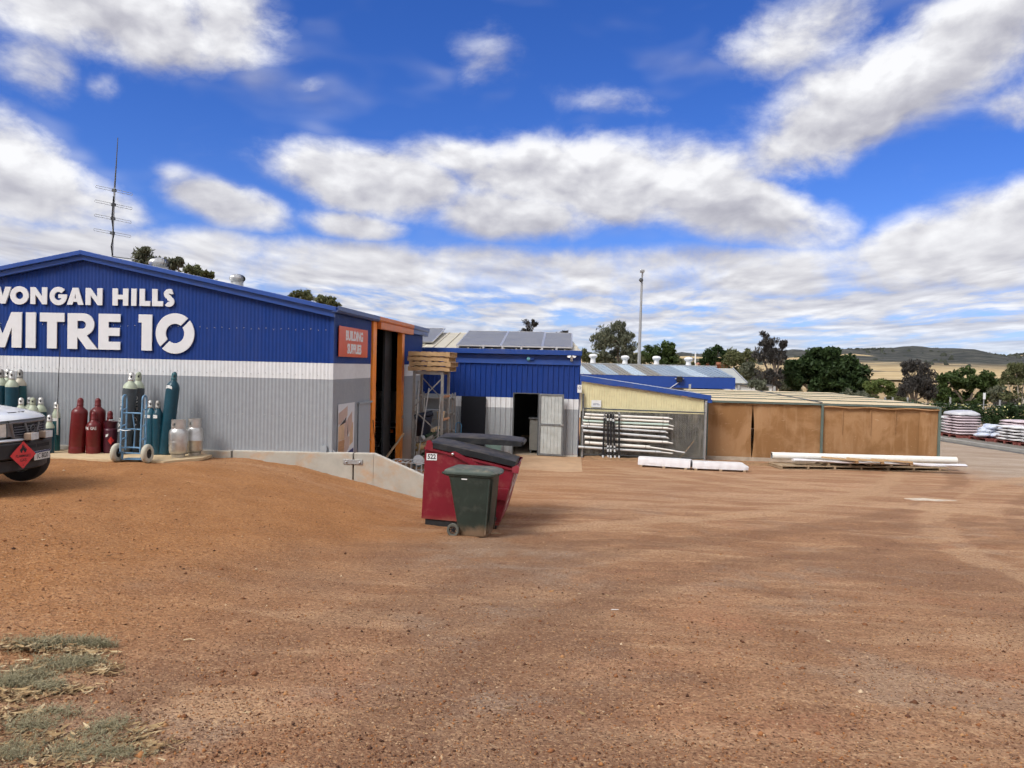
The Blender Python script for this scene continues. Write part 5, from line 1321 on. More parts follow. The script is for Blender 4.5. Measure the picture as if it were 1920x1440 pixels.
# things by and in the shed
obj('inner_floor', MB().box(-5.25, SXR - .03, SY + .055, 29.85, -.03, .02), M('shed_floor', (0.33, 0.26, 0.19), .8, var=.15), sh_)
cb = thing('steel_cabinet', 'pale grey cabinet standing just inside the shed doorway', 'cabinet', (-1.42, 24.9, .02))
obj('carcass', MB().box(-1.60, -1.27, 24.4, 25.4, .12, 1.12), M('cabinet_grey', (.17, .165, .15), .6, var=.15), cb, bevel=.01)
obj('worktop', MB().box(-1.64, -1.25, 24.36, 25.44, 1.122, 1.16), m_dkgrey, cb)
for z_ in (.30, .62): obj('drawer_front', MB().box(-1.612, -1.601, 24.45, 25.35, z_, z_ + .26), m_dkgrey, cb)
for y_ in (24.42, 25.34): obj('leg', MB().box(-1.58, -1.54, y_, y_ + .04, .02, .12), m_dkgrey, cb)
tag(obj('plank', MB().box(-2.05, -1.62, 26.9, 27.1, .30, .36), m_oldwood, bevel=.005), 'short pale plank lying in the dark of the shed', 'plank')
q = at(866, 744, SY); q2 = at(912, 745, SY)
bd_ = thing('black_board', 'large black sheet board leaning flat against the blue shed wall', 'board', (-3.35, SY - .2, 0))
bl = MB().box(q.x, q2.x, -.012, .012, 0, 1.80).xf(Matrix.Translation((0, SY - .20, .015)) @ Matrix.Rotation(R(-4.5), 4, 'X'))
obj('board_sheet', bl, M('board_black', (0.007, 0.008, 0.012), 0.7, var=.15, spec=.2), bd_, bevel=.02)
tag(obj('green_offcut', MB().box(-2.93, -2.45, SY - .16, SY - .14, .02, .47), M('offcut_green', (.20, .30, .27), .5, var=.1)), 'pale green sheet offcut against the shed wall behind the skip', 'offcut')
# floodlight with sensor, and a round cap light on the fascia
q = at(1072, 669, SY - .1)
fl_ = thing('security_light', 'white twin head security light under the shed gutter corner', 'light', (q.x, SY - .05, q.z))
obj('mount', MB().box(q.x - .035, q.x + .035, SY - .12, SY - .052, q.z - .14, q.z + .02), m_white, fl_, bevel=.006)
for s_ in (-1, 1):
    tfl = Matrix.Translation((q.x + s_ * .075, SY - .15, q.z + .02)) @ Matrix.Rotation(R(75), 4, 'X') @ Matrix.Rotation(R(14 * s_), 4, 'Y')
    h_ = obj('lamp_head', MB().lathe([(.02, -.05), (.05, -.035), (.064, .02), (.062, .03)], 16, tf=tfl), m_white, fl_, smooth=50)
obj('sensor', MB().lathe([(.022, -.02), (.024, .0), (.012, .02)], 12, (q.x, SY - .135, q.z - .10)), m_dkgrey, fl_, smooth=50)
q = at(991, 673, SY - .12)
tfc = Matrix.Translation((q.x, SY - .06, q.z)) @ Matrix.Rotation(R(90), 4, 'X')
al = thing('alarm_light', 'round turquoise strobe light on the blue shed fascia', 'alarm light', (q.x, SY - .06, q.z))
obj('strobe_lens', MB().lathe([(.05, 0), (.062, .01), (.062, .04), (.045, .062), (.001, .07)], 20, tf=tfc), M('strobe_blue', (.13, .36, .42), .25), al, smooth=50)
obj('strobe_base', MB().box(q.x + .03, q.x + .17, SY - .105, SY - .061, q.z - .05, q.z + .05), m_blue, al, bevel=.01)
# blue hand trolleys by the wall
def hand_trolley(label, px):
    q = at(px, 815, SY - .55)
    t = thing('hand_trolley', label, 'hand trolley', (q.x, SY - .55, 0), R(rnd.uniform(-4, 4)), 'blue hand trolleys at the shed wall')
    hb2 = .085
    pts = [(-hb2, 0, .05), (-hb2, .10, .80)] + [(-hb2 * math.cos(a), .12, .90 + .10 * math.sin(a)) for a in np.linspace(0, math.pi, 9)] + [(hb2, .10, .80), (hb2, 0, .05)]
    part('frame', MB().tube(pts, .015, 8), M('trolley_blue', (0.10, 0.29, 0.50), .4, var=.1), t, smooth=60)
    part('plate', MB().box(-hb2 * .9, hb2 * .9, .055, .07, .48, .58), MATS['trolley_blue'], t)
    part('toe', MB().box(-.14, .14, -.20, .02, .01, .02), MATS['trolley_blue'], t)
    for s_ in (-1, 1): part('wheel', MB().lathe([(.04, -.02), (.10, -.025), (.11, 0), (.10, .025), (.04, .02)], 18, tf=Matrix.Translation((s_ * .16, .03, .11)) @ Matrix.Rotation(R(90), 4, 'Y')), m_dark, t, smooth=50)
hand_trolley('blue hand trolley at the shed wall, next to the rack', 845)
hand_trolley('blue hand trolley at the shed wall, next to the black board', 858)
# grey shelving seen through the rack
sv = thing('steel_shelving', 'grey steel shelving unit standing behind the rack', 'shelving', (-4.3, 22.6, 0))
for z_ in (.3, .8, 1.3, 1.75): obj('shelf', MB().box(-4.75, -3.75, 22.4, 22.9, z_, z_ + .05), m_rack, sv)
for x_ in (-4.75, -3.79):
    for y_ in (22.4, 22.86): obj('post', MB().box(x_, x_ + .04, y_, y_ + .04, 0, 1.95), m_rack, sv)
obj('back_panel', MB().box(-4.7, -3.8, 22.88, 22.895, .05, 1.9), m_grey, sv)
bx = thing('white_rail_bundle', 'bundle of pale rails standing between rack and store wall', 'rails', (-4.6, 22.0, 0))
for i in range(5): obj('rail', MB().beam((-4.78 + i * .06, 22.0, .02), (-4.80 + i * .06, 22.15, 1.75 + .05 * (i % 3)), .022, .03), m_pvc, bx)

# ------------------------------------------------------------------ concrete apron
ap = MB().prism([(-4.85, 14.95), (-3.0, 15.2), (-1.6, 18.1), (.10, 18.9), (.05, 23.92), (-4.85, 23.92)], -.02, .016, 'z')
apo = struct('concrete_apron', ap, m_slab)

# ------------------------------------------------------------------ lean-to with cream sheet
LY = 24.05; LX0, LX1 = -.02, 3.86
def lz(x): return 2.40 + (1.90 - 2.40) * (x - LX0) / (LX1 - LX0)
lt = thing('lean_to_shed', 'cream corrugated lean to with blue barge and sloping grey roof', 'lean-to', (2, 26, 0))
mb = MB(); us = list(np.arange(LX0 + .03, LX1 - .08, PITCHC / 6))
corr_strip(mb, us, orb, lambda u, d: (u, LY - d), lambda u: lz(u) - .03, lambda u: 1.44)
obj('gable_sheet', mb, m_cream, lt, smooth=180, fix=False)
m_stain = bpy.data.materials.new('stained_concrete'); m_stain.use_nodes = True
n = N(m_stain.node_tree); b = n.n['Principled BSDF']; t = n.new('ShaderNodeTexCoord').outputs['Object']
f1 = n.noise(n.vmath('MULTIPLY', t, (7, 1, .8)), 1.6, 6, .6); f2 = n.noise(t, 1.7, 5, .6)
c = n.mix(n.maprange(f1, .40, .66), (0.085, 0.080, 0.065), (0.235, 0.215, 0.165)); c = n.mix(n.maprange(f2, .42, .62, 0, .75), c, (0.055, 0.052, 0.045))
n.put(b.inputs['Base Color'], c); b.inputs['Roughness'].default_value = .9
obj('base_wall', MB().box(LX0 + .02, LX1 - .02, LY + .03, LY + .16, 0, 1.43), m_stain, lt)
corr2 = MB(); us2 = list(np.arange(LX0 + .05, LX1 - .12, PITCHC / 6))
corr_strip(corr2, us2, orb, lambda u, d: (u, LY + .012 - d), lambda u: 1.438, lambda u: .70 + .05 * math.sin(u * 3))
obj('stained_sheet', corr2, m_stain, lt, smooth=180, fix=False)
def slope_prism(x0, x1, lo, hi, y0, y1): return MB().prism([(x0, lz(x0) + lo), (x1, lz(x1) + lo), (x1, lz(x1) + hi), (x0, lz(x0) + hi)], y0, y1, 'y')
obj('barge_board', slope_prism(LX0, LX1 + .10, 0.0, .145, LY - .10, LY - .04), m_blue_trim, lt, bevel=.005)
mb = MB(); yy = np.arange(LY - .08, 28.6, .19)
obj('roof_sheet', slope_prism(LX0, LX1 + .14, .10, .125, LY - .03, 28.4), M('grey_roof', (.40, .41, .42), .4, .4, var=.08), lt)
obj('post', MB().box(LX1 - .08, LX1 - .01, LY - .10, LY - .03, 0, 1.86), m_galv, lt, bevel=.004)
obj('post', MB().box(LX0 + .06, LX0 + .12, LY - .10, LY - .04, 0, 1.98), m_dkgrey, lt, bevel=.004)
obj('gutter_end', MB().box(LX1 + .0, LX1 + .14, LY - .09, 28.4, 1.80, 1.90), m_blue_trim, lt)
# notices
q = at(1118, 757, LY - .05)
n1_ = thing('notice_board', 'small white notice fixed to the cream sheet', 'notice', (q.x, LY - .04, q.z))
obj('notice_sheet', MB().box(q.x - .15, q.x + .15, LY - .035, LY - .022, q.z - .11, q.z + .11), m_white, n1_)
for i, (dx, wd) in enumerate(((-.09, .16), (-.10, .10), (.02, .09))):
    obj('printed_line', MB().box(q.x + dx, q.x + dx + wd, LY - .0375, LY - .036, q.z - .01 - (i > 0) * .035, q.z + .012 - (i > 0) * .035), M('faint_ink', (.28, .30, .36), .6), n1_)
q = at(1087, 729, LY - .12)
n2_ = thing('warning_notice', 'white notice with a black round symbol at the shed corner', 'notice', (q.x, LY - .11, q.z))
obj('notice_sheet', MB().box(q.x - .07, q.x + .06, LY - .125, LY - .115, q.z - .12, q.z + .12), m_white, n2_)
obj('round_symbol', MB().tube([(q.x + .0 + .035 * math.cos(a), LY - .128, q.z + .03 + .04 * math.sin(a)) for a in np.linspace(0, 2 * math.pi, 13)[:-1]], .007, 5, closed=True), m_ink, n2_)

# chain wire panel in front, on a pipe frame
fn = thing('chain_wire_screen', 'grey pipe framed chain wire screen in front of the cream lean to', 'wire screen', (1.9, LY - .14, 0))
FY = LY - .15
obj('top_rail', MB().tube([(LX0 + .08, FY, 1.53), (LX1 - .05, FY, 1.50)], .021, 8), m_dkgrey, fn, smooth=60)
obj('bottom_rail', MB().tube([(LX0 + .08, FY, .10), (LX1 - .05, FY, .10)], .016, 8), m_dkgrey, fn, smooth=60)
for x_ in (LX0 + .10, LX1 - .05): obj('screen_post', MB().tube([(x_, FY, 0), (x_, FY, 1.52)], .024, 8), m_galv, fn, smooth=60)
wm = MB(); st_ = .062; H = 1.40; x_ = LX0 + .12 - H
while x_ < LX1 - .06:
    for s_ in (1, -1):
        x0, x1 = (x_, x_ + H) if s_ > 0 else (x_ + H, x_)
        z0, z1 = .11, .11 + H
        # clip to the frame
        def clip(xa, za, xb, zb):
            lo, hi = LX0 + .12, LX1 - .07
            if (xa < lo and xb < lo) or (xa > hi and xb > hi): return None
            def cut(xa, za, xb, zb, lim, low):
                if (xa < lim) == low and (xb < lim) != low or False:
                    t = (lim - xa) / (xb - xa); return lim, za + (zb - za) * t
                return xa, za
            pa = cut(xa, za, xb, zb, lo, True); pb = cut(xb, zb, xa, za, lo, True)
            pa2 = cut(pa[0], pa[1], pb[0], pb[1], hi + 1e-9, False) if pa[0] > hi else pa
            pb2 = cut(pb[0], pb[1], pa[0], pa[1], hi + 1e-9, False) if pb[0] > hi else pb
            return pa2, pb2
        r_ = clip(x0, z0, x1, z1)
        if r_: wm.beam((r_[0][0], FY + .003 * s_, r_[0][1]), (r_[1][0], FY + .003 * s_, r_[1][1]), .0032, .0032, up=(0, 1, 0))
    x_ += st_
obj('chain_wire', wm, m_galv, fn, kind='stuff')
# conduit and irrigation pipes hung on the screen
m_pvg = M('green_pvc', (0.50, 0.62, 0.56), .4, var=.05, dirt=(.4, .36, .28), dirt_amt=.3, ds=5); m_pvgrey = M('grey_pvc', (0.58, 0.60, 0.61), .4, var=.05, dirt=(.36, .32, .26), dirt_amt=.35, ds=5)
Z7 = lambda zx, zy: at(1080 + zx / 7.385, 740 + zy / 7.385, FY - .10)
pipes = [((125, 270), (1285, 325), 28, (1335, 338), m_pvc, 'white plastic pipe on the wire screen, topmost'), ((110, 312), (1285, 375), 28, None, m_pvc, 'white plastic pipe on the wire screen, second from the top, plain end'), ((90, 362), (1285, 418), 28, (1350, 437), m_pvg, 'pale green plastic pipe on the wire screen'),
         ((100, 405), (1275, 465), 28, (1345, 480), m_pvc, 'white plastic pipe just below the pale green one'), ((75, 435), (1240, 515), 26, (1270, 530), m_pvgrey, 'thin light grey pipe in the middle of the wire screen'), ((97, 497), (1250, 590), 30, (1280, 605), m_pvgrey, 'light grey pipe at the centre of the screen, sixth from the top'),
         ((118, 585), (1275, 660), 32, (1338, 675), m_pvc, 'cream white pipe on the screen, third from the bottom'), ((122, 662), (1025, 725), 38, (1360, 778), m_pvc, 'fat cream pipe on the screen with a long thin pipe sliding out'), ((32, 722), (1175, 795), 30, (1340, 815), m_pvgrey, 'lowest grey pipe on the screen, starting left of the others')]
for (p, q, wd, ext, mt, lb) in pipes:
    a, b2 = Z7(*p), Z7(*q); r_ = wd / 7.385 / 61.5 / 2 * 1.12
    t = thing('plastic_pipe', lb, 'pipe', tuple(a), 0, 'plastic pipes hung on the wire screen')
    mid2 = a.lerp(b2, .5) - Vector((0, 0, .006))
    obj('pipe_barrel', MB().tube([a, mid2, b2], r_, 14), mt, t, smooth=60)
    d = (b2 - a).normalized()
    obj('socket', MB().tube([a, a + d * .10], r_ * 1.12, 14), mt, t, smooth=60)
    if ext:
        e_ = Z7(*ext); obj('inner_pipe', MB().tube([b2 - d * .1, b2 + (e_ - b2) * .5, e_], r_ * .55, 10), m_pvc, t, smooth=60)
        if ext == (1360, 778): obj('thin_pipe', MB().tube([e_ - d * .05, Z7(1505, 802)], r_ * .42, 10), m_white, t, smooth=60)
    for k in (.07, .93): obj('tie_wire', MB().tube([a.lerp(b2, k), a.lerp(b2, k) + d * .012], r_ * 1.06, 12), m_dark, t)
# black poles strapped upright against the pipes
for i, (zx, lean, z0, z1) in enumerate(((398, -25, 262, 860), (440, 5, 250, 860), (482, 2, 250, 858), (515, 28, 262, 850), (597, 0, 248, 862))):
    a = at(1080 + zx / 7.385, 740 + z0 / 7.385, FY - .19); b2 = at(1080 + (zx + lean) / 7.385, 740 + z1 / 7.385, FY - .24)
    b2.z = .0
    t = thing('black_pole', ['black pole with white foot strapped to the pipes, leftmost', 'black pole with silver bands, second from the left among the pipes', 'black pole with silver bands, third from the left among the pipes', 'black pole with silver bands, fourth from the left among the pipes', 'thin black pole standing apart to the right of the other four'][i], 'pole', tuple(b2), 0, 'black poles strapped upright to the pipes')
    r_ = .031 if i < 4 else .027
    obj('shaft', MB().tube([a, b2 + (a - b2) * .0], r_, 10), m_black, t, smooth=60)
    for k0, k1 in ((.0, .09), (.165 if i not in (0, 4) else .9, .225 if i not in (0, 4) else .92), (.99, 1.0 if i == 4 else .995), (.26 if 0 < i < 4 else .97, .30 if 0 < i < 4 else .98), (.83 if 0 < i < 4 else .94, .88 if 0 < i < 4 else .95)):
        obj('pale_band', MB().tube([b2.lerp(a, k0), b2.lerp(a, k1)], r_ * 1.08, 10), m_pvgrey, t, smooth=60)
# thin cane and cord lying on the screen
tag(obj('thin_cane', MB().tube([at(1302, 826, FY - .05), at(1272, 862, FY - .12)], .006, 5), m_pine, smooth=60), 'thin pale cane leaning on the wire screen at its right end', 'cane')
# ------------------------------------------------------------------ long building behind: skylit roof, blue fascia
BY = 42.0
bbld = thing('skylit_warehouse', 'long low building with striped skylight roof, four roof vents and deep blue fascia', 'building', (4, 45, 0))
fr, fl0 = at(1379, 709, BY), -3.0
obj('fascia', MB().box(fl0, fr.x, BY, BY + .12, 1.82, 2.43), M('fascia_blue', (0.018, 0.062, 0.30), .4, var=.05), bbld)
obj('fascia_return', MB().box(fr.x - .10, fr.x + .01, BY + .122, BY + 6, 1.82, 2.43), MATS['fascia_blue'], bbld)
rR = at(1341, 688, BY + 4.2); rz2 = rR.z
tones = [(0.60, 0.70, 0.80), (0.33, 0.31, 0.27), (0.42, 0.50, 0.58), (0.33, 0.31, 0.27), (0.58, 0.68, 0.78), (0.33, 0.31, 0.27), (0.36, 0.43, 0.52), (0.34, 0.42, 0.52), (0.56, 0.66, 0.76), (0.34, 0.42, 0.52), (0.32, 0.40, 0.50)]
e0 = -2.2; e1 = fr.x - 1.35; k0, k1 = -2.4, rR.x
nS = len(tones)
edge_px = [1060, 1110, 1137, 1162, 1187, 1214, 1243, 1275, 1300, 1332, 1355, 1379]
ridge_px = [1050, 1088, 1106, 1131, 1156, 1180, 1206, 1232, 1256, 1282, 1310, 1341]
for i in range(nS):
    xa, xb = at(edge_px[i], 704, BY).x, at(edge_px[i + 1], 706, BY).x
    ra, rb = at(ridge_px[i], 680, BY + 4.2).x, at(ridge_px[i + 1], 680, BY + 4.2).x
    mt = M('roof_tone_%d' % i, tuple(c * .72 for c in tones[i]), .50, .0, var=.04, vs=1.5, spec=.35)
    sheet = obj('roof_sheet', MB().add([(xa, BY - .02, 2.44), (xb - .005, BY - .02, 2.44), (rb - .005, BY + 4.2, rz2), (ra, BY + 4.2, rz2)], [(0, 1, 2, 3)]), mt, bbld, fix=False)
    for k in np.linspace(0, 1, 4)[:-1]:
        obj('sheet_rib', MB().beam((xa + (xb - xa) * k + .02, BY - .02, 2.455), (ra + (rb - ra) * k + .02, BY + 4.2, rz2 + .015), .06, .04), mt, sheet)
obj('ridge_cap', MB().box(-3, rR.x + .1, BY + 4.15, BY + 4.6, rz2 + .0, rz2 + .07), m_roof, bbld)
obj('rear_slope', MB().add([(-3, BY + 4.5, rz2), (rR.x, BY + 4.5, rz2), (rR.x + 1, BY + 8.4, 2.4), (-3, BY + 8.4, 2.4)], [(0, 1, 2, 3)]), m_roof, bbld)
obj('gable_infill', MB().add([(at(1341, 688, BY + 4.2).x, BY + 4.21, rz2 - .01), (fr.x - .02, BY + .13, 2.40), (fr.x - .02, BY + 4.4, 2.40)], [(0, 1, 2)]), m_grey, bbld, fix=False)
obj('wall', MB().box(fl0, fr.x - .4, BY + .9, BY + 1.0, 0, 1.9), M('white_block', (.60, .60, .57), .7, var=.06), bbld)
obj('roller_shutter', MB().box(4.2, fr.x - 2.4, BY + .70, BY + .78, 0, 1.80), m_grey, bbld)
obj('dark_opening', MB().box(fr.x - 2.3, fr.x - .5, BY + .86, BY + .89, .0, 1.82), m_dark, bbld)
obj('downpipe', MB().tube([(fr.x - .35, BY + .2, 2.0), (fr.x - .02, BY + .2, 1.7), (fr.x - .02, BY + .2, 0)], .05, 8), m_white, bbld, smooth=60)
for px, py in ((1112, 674), (1172, 677), (1231, 678), (1291, 680)):
    q = at(px, py - 4, BY + 4.4)
    v_ = obj('roof_vent', MB().lathe([(.17, rz2 - q.z), (.14, -.10), (.15, -.06)], 16, (q.x, BY + 4.4, q.z)), m_white, bbld, smooth=50)
    obj('vent_hood', MB().lathe([(.15, -.06), (.24, .02), (.26, .10), (.20, .18), (.05, .21), (.001, .21)], 20, (q.x, BY + 4.4, q.z)), m_white, v_, smooth=50)
q = at(1274, 711, BY - .1)
cm = thing('wall_camera', 'black security camera on the blue fascia with a white conduit', 'camera', (q.x, BY - .05, q.z))
obj('camera_body', MB().box(q.x - .14, q.x + .14, BY - .22, BY - .002, q.z - .14, q.z + .14), m_black, cm, bevel=.02)
for s_ in (-.2, .2): obj('lamp', MB().lathe([(.03, 0), (.05, .05)], 10, (q.x + s_, BY - .1, q.z)), m_white, cm)
a = at(1272, 717, BY - .05); b2 = at(1256, 728, BY - .05)
obj('conduit', MB().tube([a, b2], .018, 6), m_white, cm)
# hipped house behind
hs_ = thing('hipped_house', 'grey hip roofed white cottage beyond the warehouse', 'house', (10.5, 54, 0))
HY = 52.0
pA, pB, pC = at(1346, 690, HY + 2.5), at(1374, 691, HY + 2.5), at(1402, 719, HY)
obj('roof', MB().add([(pA.x - 3, HY, pC.z), (pC.x, HY, pC.z), (pB.x, HY + 2.5, pB.z), (pA.x - 3, HY + 2.5, pA.z), (pC.x, HY + 5, pC.z), (pA.x - 3, HY + 5, pC.z)], [(0, 1, 2, 3), (1, 4, 2), (4, 5, 3, 2)]), M('old_zinc', (.42, .43, .41), .5, .2, var=.1), hs_)
obj('gutter', MB().box(pA.x - 3, pC.x + 1.6, HY - .05, HY + .05, pC.z - .12, pC.z - .03), m_dkgrey, hs_)
obj('hip_capping', MB().beam((pB.x, HY + 2.5, pB.z + .03), (pC.x, HY, pC.z + .03), .09, .05), m_galv, hs_)
obj('wall', MB().box(pA.x - 3, pC.x + 1.6, HY + .1, HY + .2, -.5, pC.z - .13), M('cottage_white', (.66, .66, .64), .7, var=.05), hs_)
obj('window', MB().box(pC.x + .9, pC.x + 1.1, HY + .06, HY + .095, pC.z - .9, pC.z - .5), m_dkgrey, hs_)
obj('eave_vent', MB().box(pC.x - .65, pC.x - .45, HY + .06, HY + .095, pC.z - .42, pC.z - .28), m_dkgrey, hs_)
# brick house among the trees far behind
q = at(1338, 684, 90)
rh = thing('brick_house', 'small red brick house half hidden by trees', 'house', (q.x, 92, 0))
obj('wall', MB().box(q.x - 1.2, q.x + 1.6, 90, 94, -2.0, q.z + .05), M('brick', (.30, .11, .07), .9, var=.2, vs=6), rh)
obj('roof', MB().prism([(q.x - 1.6, q.z + .05), (q.x + 2.0, q.z + .05), (q.x + .2, q.z + .95)], 89.6, 94.4, 'y'), M('tile_red', (.34, .15, .10), .9, var=.15), rh)
obj('window', MB().box(q.x + .2, q.x + .9, 89.95, 89.99, q.z - 1.2, q.z - .4), m_dark, rh)
# tall light pole
pt, pb = at(1204, 508, 47), at(1198, 682, 47)
lpz = thing('flood_light_pole', 'tall galvanised light pole with two small heads rising behind the warehouse', 'light pole', (pb.x, 47, 0))
obj('shaft', MB().tube([(pb.x - .02, 47, -.2), (pb.x, 47, pb.z), (pt.x, 47, pt.z - .45)], [.11, .10, .06], 12), m_galv, lpz, smooth=60)
obj('spigot', MB().tube([(pt.x, 47, pt.z - .5), (pt.x + .03, 47, pt.z - .05)], .05, 8), m_galv, lpz, smooth=60)
obj('lamp_head', MB().box(pt.x - .12, pt.x + .12, 46.6, 47.1, pt.z - .10, pt.z + .04), m_galv, lpz, bevel=.03)
obj('lamp_head', MB().lathe([(.08, -.12), (.13, -.02), (.10, .08), (.02, .12)], 12, (pt.x - .05, 46.9, pt.z - .55)), m_dkgrey, lpz, smooth=50)
# roof mast with four folded dipoles
q0, q1 = at(210, 492, 18.0), at(219, 300, 18.0); qt = at(221, 258, 18.0)
ms = thing('antenna_mast', 'thin antenna mast with four folded dipoles rising behind the store roof', 'antenna', (q0.x, 18, 4.5))
obj('mast_pole', MB().tube([(q0.x, 18, 4.5), at(211.5, 440, 18), at(215, 352, 18)], .022, 8), m_galv, ms, smooth=60)
obj('whip', MB().tube([at(215, 352, 18), at(218.5, 300, 18), qt], [.020, .012, .008], 6), m_dkgrey, ms, smooth=60)
obj('feed_cable', MB().tube([at(213, 368, 17.96), at(209.5, 410, 17.96), at(213.5, 440, 17.96), at(208.5, 462, 17.96), at(211, 480, 17.96)], .014, 6), m_dark, ms, smooth=60)
for py in (357, 384, 410, 437):
    c_ = at(214 - (py - 357) * .04, py, 18)
    dv = Vector((.78, .62, -.10)).normalized()
    h_ = .40; up = Vector((0, 0, .026))
    obj('dipole', MB().tube([c_ - dv * h_ + up, c_ + dv * h_ + up, c_ + dv * (h_ + .01), c_ + dv * h_ - up, c_ - dv * h_ - up, c_ - dv * (h_ + .01)], .0065, 5, closed=True), m_galv, ms)
    obj('clamp', MB().box(c_.x - .04, c_.x + .04, 17.96, 18.04, c_.z - .035, c_.z + .035), m_dkgrey, ms)
a, b2 = at(211, 481, 18), at(258, 487, 18)
obj('stay_arm', MB().tube([a, b2], .014, 6), m_dkgrey, ms)

# ------------------------------------------------------------------ shade house
nu = thing('shade_house', 'low brown shade cloth plant house with pale cloth roof', 'shade house', (7.5, 25, 0))
FL, FRp, BR, BL = Vector((3.97, 24.72, 0)), Vector((10.93, 24.62, 0)), Vector((12.0, 38.3, 0)), Vector((4.9, 38.0, 0))
TZ = 1.82
def cloth_mat():
    m = bpy.data.materials.new('brown_shade_cloth'); m.use_nodes = True
    n = N(m.node_tree); b = n.n['Principled BSDF']; t = n.new('ShaderNodeTexCoord').outputs['Object']
    f = n.noise(t, .9, 6, .62, .5); g = n.noise(n.vmath('MULTIPLY', t, (6, 1, .7)), 1.2, 5, .6); h = n.noise(n.vmath('MULTIPLY', t, (2.5, 1, 7)), 1.6, 5, .7, 1.2)
    c = n.mix(n.maprange(f, .40, .58), (0.27, 0.140, 0.060), (0.37, 0.21, 0.105))
    c = n.mix(n.maprange(g, .5, .72, 0, .45), c, (0.43, 0.265, 0.145))
    c = n.mix(n.maprange(h, .62, .70, 0, .50), c, (0.52, 0.37, 0.235))
    z = n.sep(t)[2]
    n.put(b.inputs['Base Color'], c); b.inputs['Roughness'].default_value = .9; b.inputs['Specular IOR Level'].default_value = .15
    bp = n.new('ShaderNodeBump'); bp.inputs['Strength'].default_value = .35; bp.inputs['Distance'].default_value = .02
    n.put(bp.inputs['Height'], n.noise(n.vmath('MULTIPLY', t, (4, 1, 1)), 2.2, 4, .5)); n.put(b.inputs['Normal'], bp.outputs[0])
    return m
m_cloth = cloth_mat(); m_cloth2 = m_cloth.copy(); m_cloth2.name = 'brown_shade_cloth_lapped'
m_rcl = M('pale_roof_cloth', (0.60, 0.49, 0.33), .85, var=.06, vs=1.2, dirt=(0.45, 0.34, 0.2), dirt_amt=.4, ds=.8, spec=.15)
m_gp = M('green_grey_post', (0.13, 0.17, 0.15), .5, .2, var=.1)
def wall_cloth(a, b2, u0, u1, sag0=0., sag1=0., lap=0, z0=.03, z1=TZ - .04):
    nu_, nz_ = 26, 8; mb = MB(); d = b2 - a; nr = Vector((d.y, -d.x, 0)).normalized()
    for j in range(nz_ + 1):
        tz = j / nz_
        for i in range(nu_ + 1):
            t = i / nu_; bulge = math.sin(math.pi * tz)
            u = u0 + (u1 - u0) * t + (sag0 * (1 - t) + sag1 * t) * bulge
            p = a + d * u
            off = .02 * math.sin(u * 40 + 2 * tz) * .5 + .012 * math.sin(u * 91 + tz * 5) + .03 * bulge * math.sin(math.pi * t)
            p = p + nr * (off + lap)
            mb.v.append((p.x, p.y, z0 + (z1 - z0) * tz))
    for j in range(nz_):
        for i in range(nu_): mb.f.append((j * (nu_ + 1) + i, j * (nu_ + 1) + i + 1, (j + 1) * (nu_ + 1) + i + 1, (j + 1) * (nu_ + 1) + i))
    return mb
obj('wall_cloth', wall_cloth(FL, FRp, .0, .203, 0, -.006), m_cloth, nu, smooth=180, fix=False)
obj('wall_cloth', wall_cloth(FL, FRp, .203, .50, .008, 0), m_cloth, nu, smooth=180, fix=False)
obj('wall_cloth', wall_cloth(FL, FRp, .507, .925), m_cloth2, nu, smooth=180, fix=False)
obj('wall_cloth', wall_cloth(FL, FRp, .918, .998, 0, 0, .03), m_cloth, nu, smooth=180, fix=False)
obj('wall_cloth', wall_cloth(FRp, BR, .0, 1.0), m_cloth, nu, smooth=180, fix=False)
obj('wall_cloth', wall_cloth(BR, BL, .0, 1.0), m_cloth, nu, smooth=180, fix=False)
obj('wall_cloth', wall_cloth(BL, FL, .0, 1.0), m_cloth, nu, smooth=180, fix=False)
for u in (.59, .71, .815):
    p = FL.lerp(FRp, u); obj('cloth_seam', MB().box(p.x - .012, p.x + .012, p.y - .062, p.y - .050, .95, TZ - .12), m_cloth2, nu)
for u in (.0, .503, 1.0):
    p = FL.lerp(FRp, u); obj('front_post', MB().box(p.x - .035, p.x + .035, p.y - .09, p.y - .03, 0, TZ), m_gp, nu, bevel=.004)
obj('front_beam', MB().beam(FL + Vector((0, -.06, TZ + .0)), FRp + Vector((.02, -.06, TZ + .0)), .06, .05), m_gp, nu)
obj('side_beam', MB().beam(FRp + Vector((.0, 0, TZ)), BR + Vector((0, 0, TZ)), .05, .05), m_gp, nu)
obj('cloth_hem', MB().tube([FL.lerp(FRp, .508 + .49 * i / 14) + Vector((0, -.075 - .006 * math.sin(i * 2.1), TZ - .075 + .018 * math.sin(i * 1.3 + .5))) for i in range(15)], .030, 6), m_cloth, nu, smooth=60)
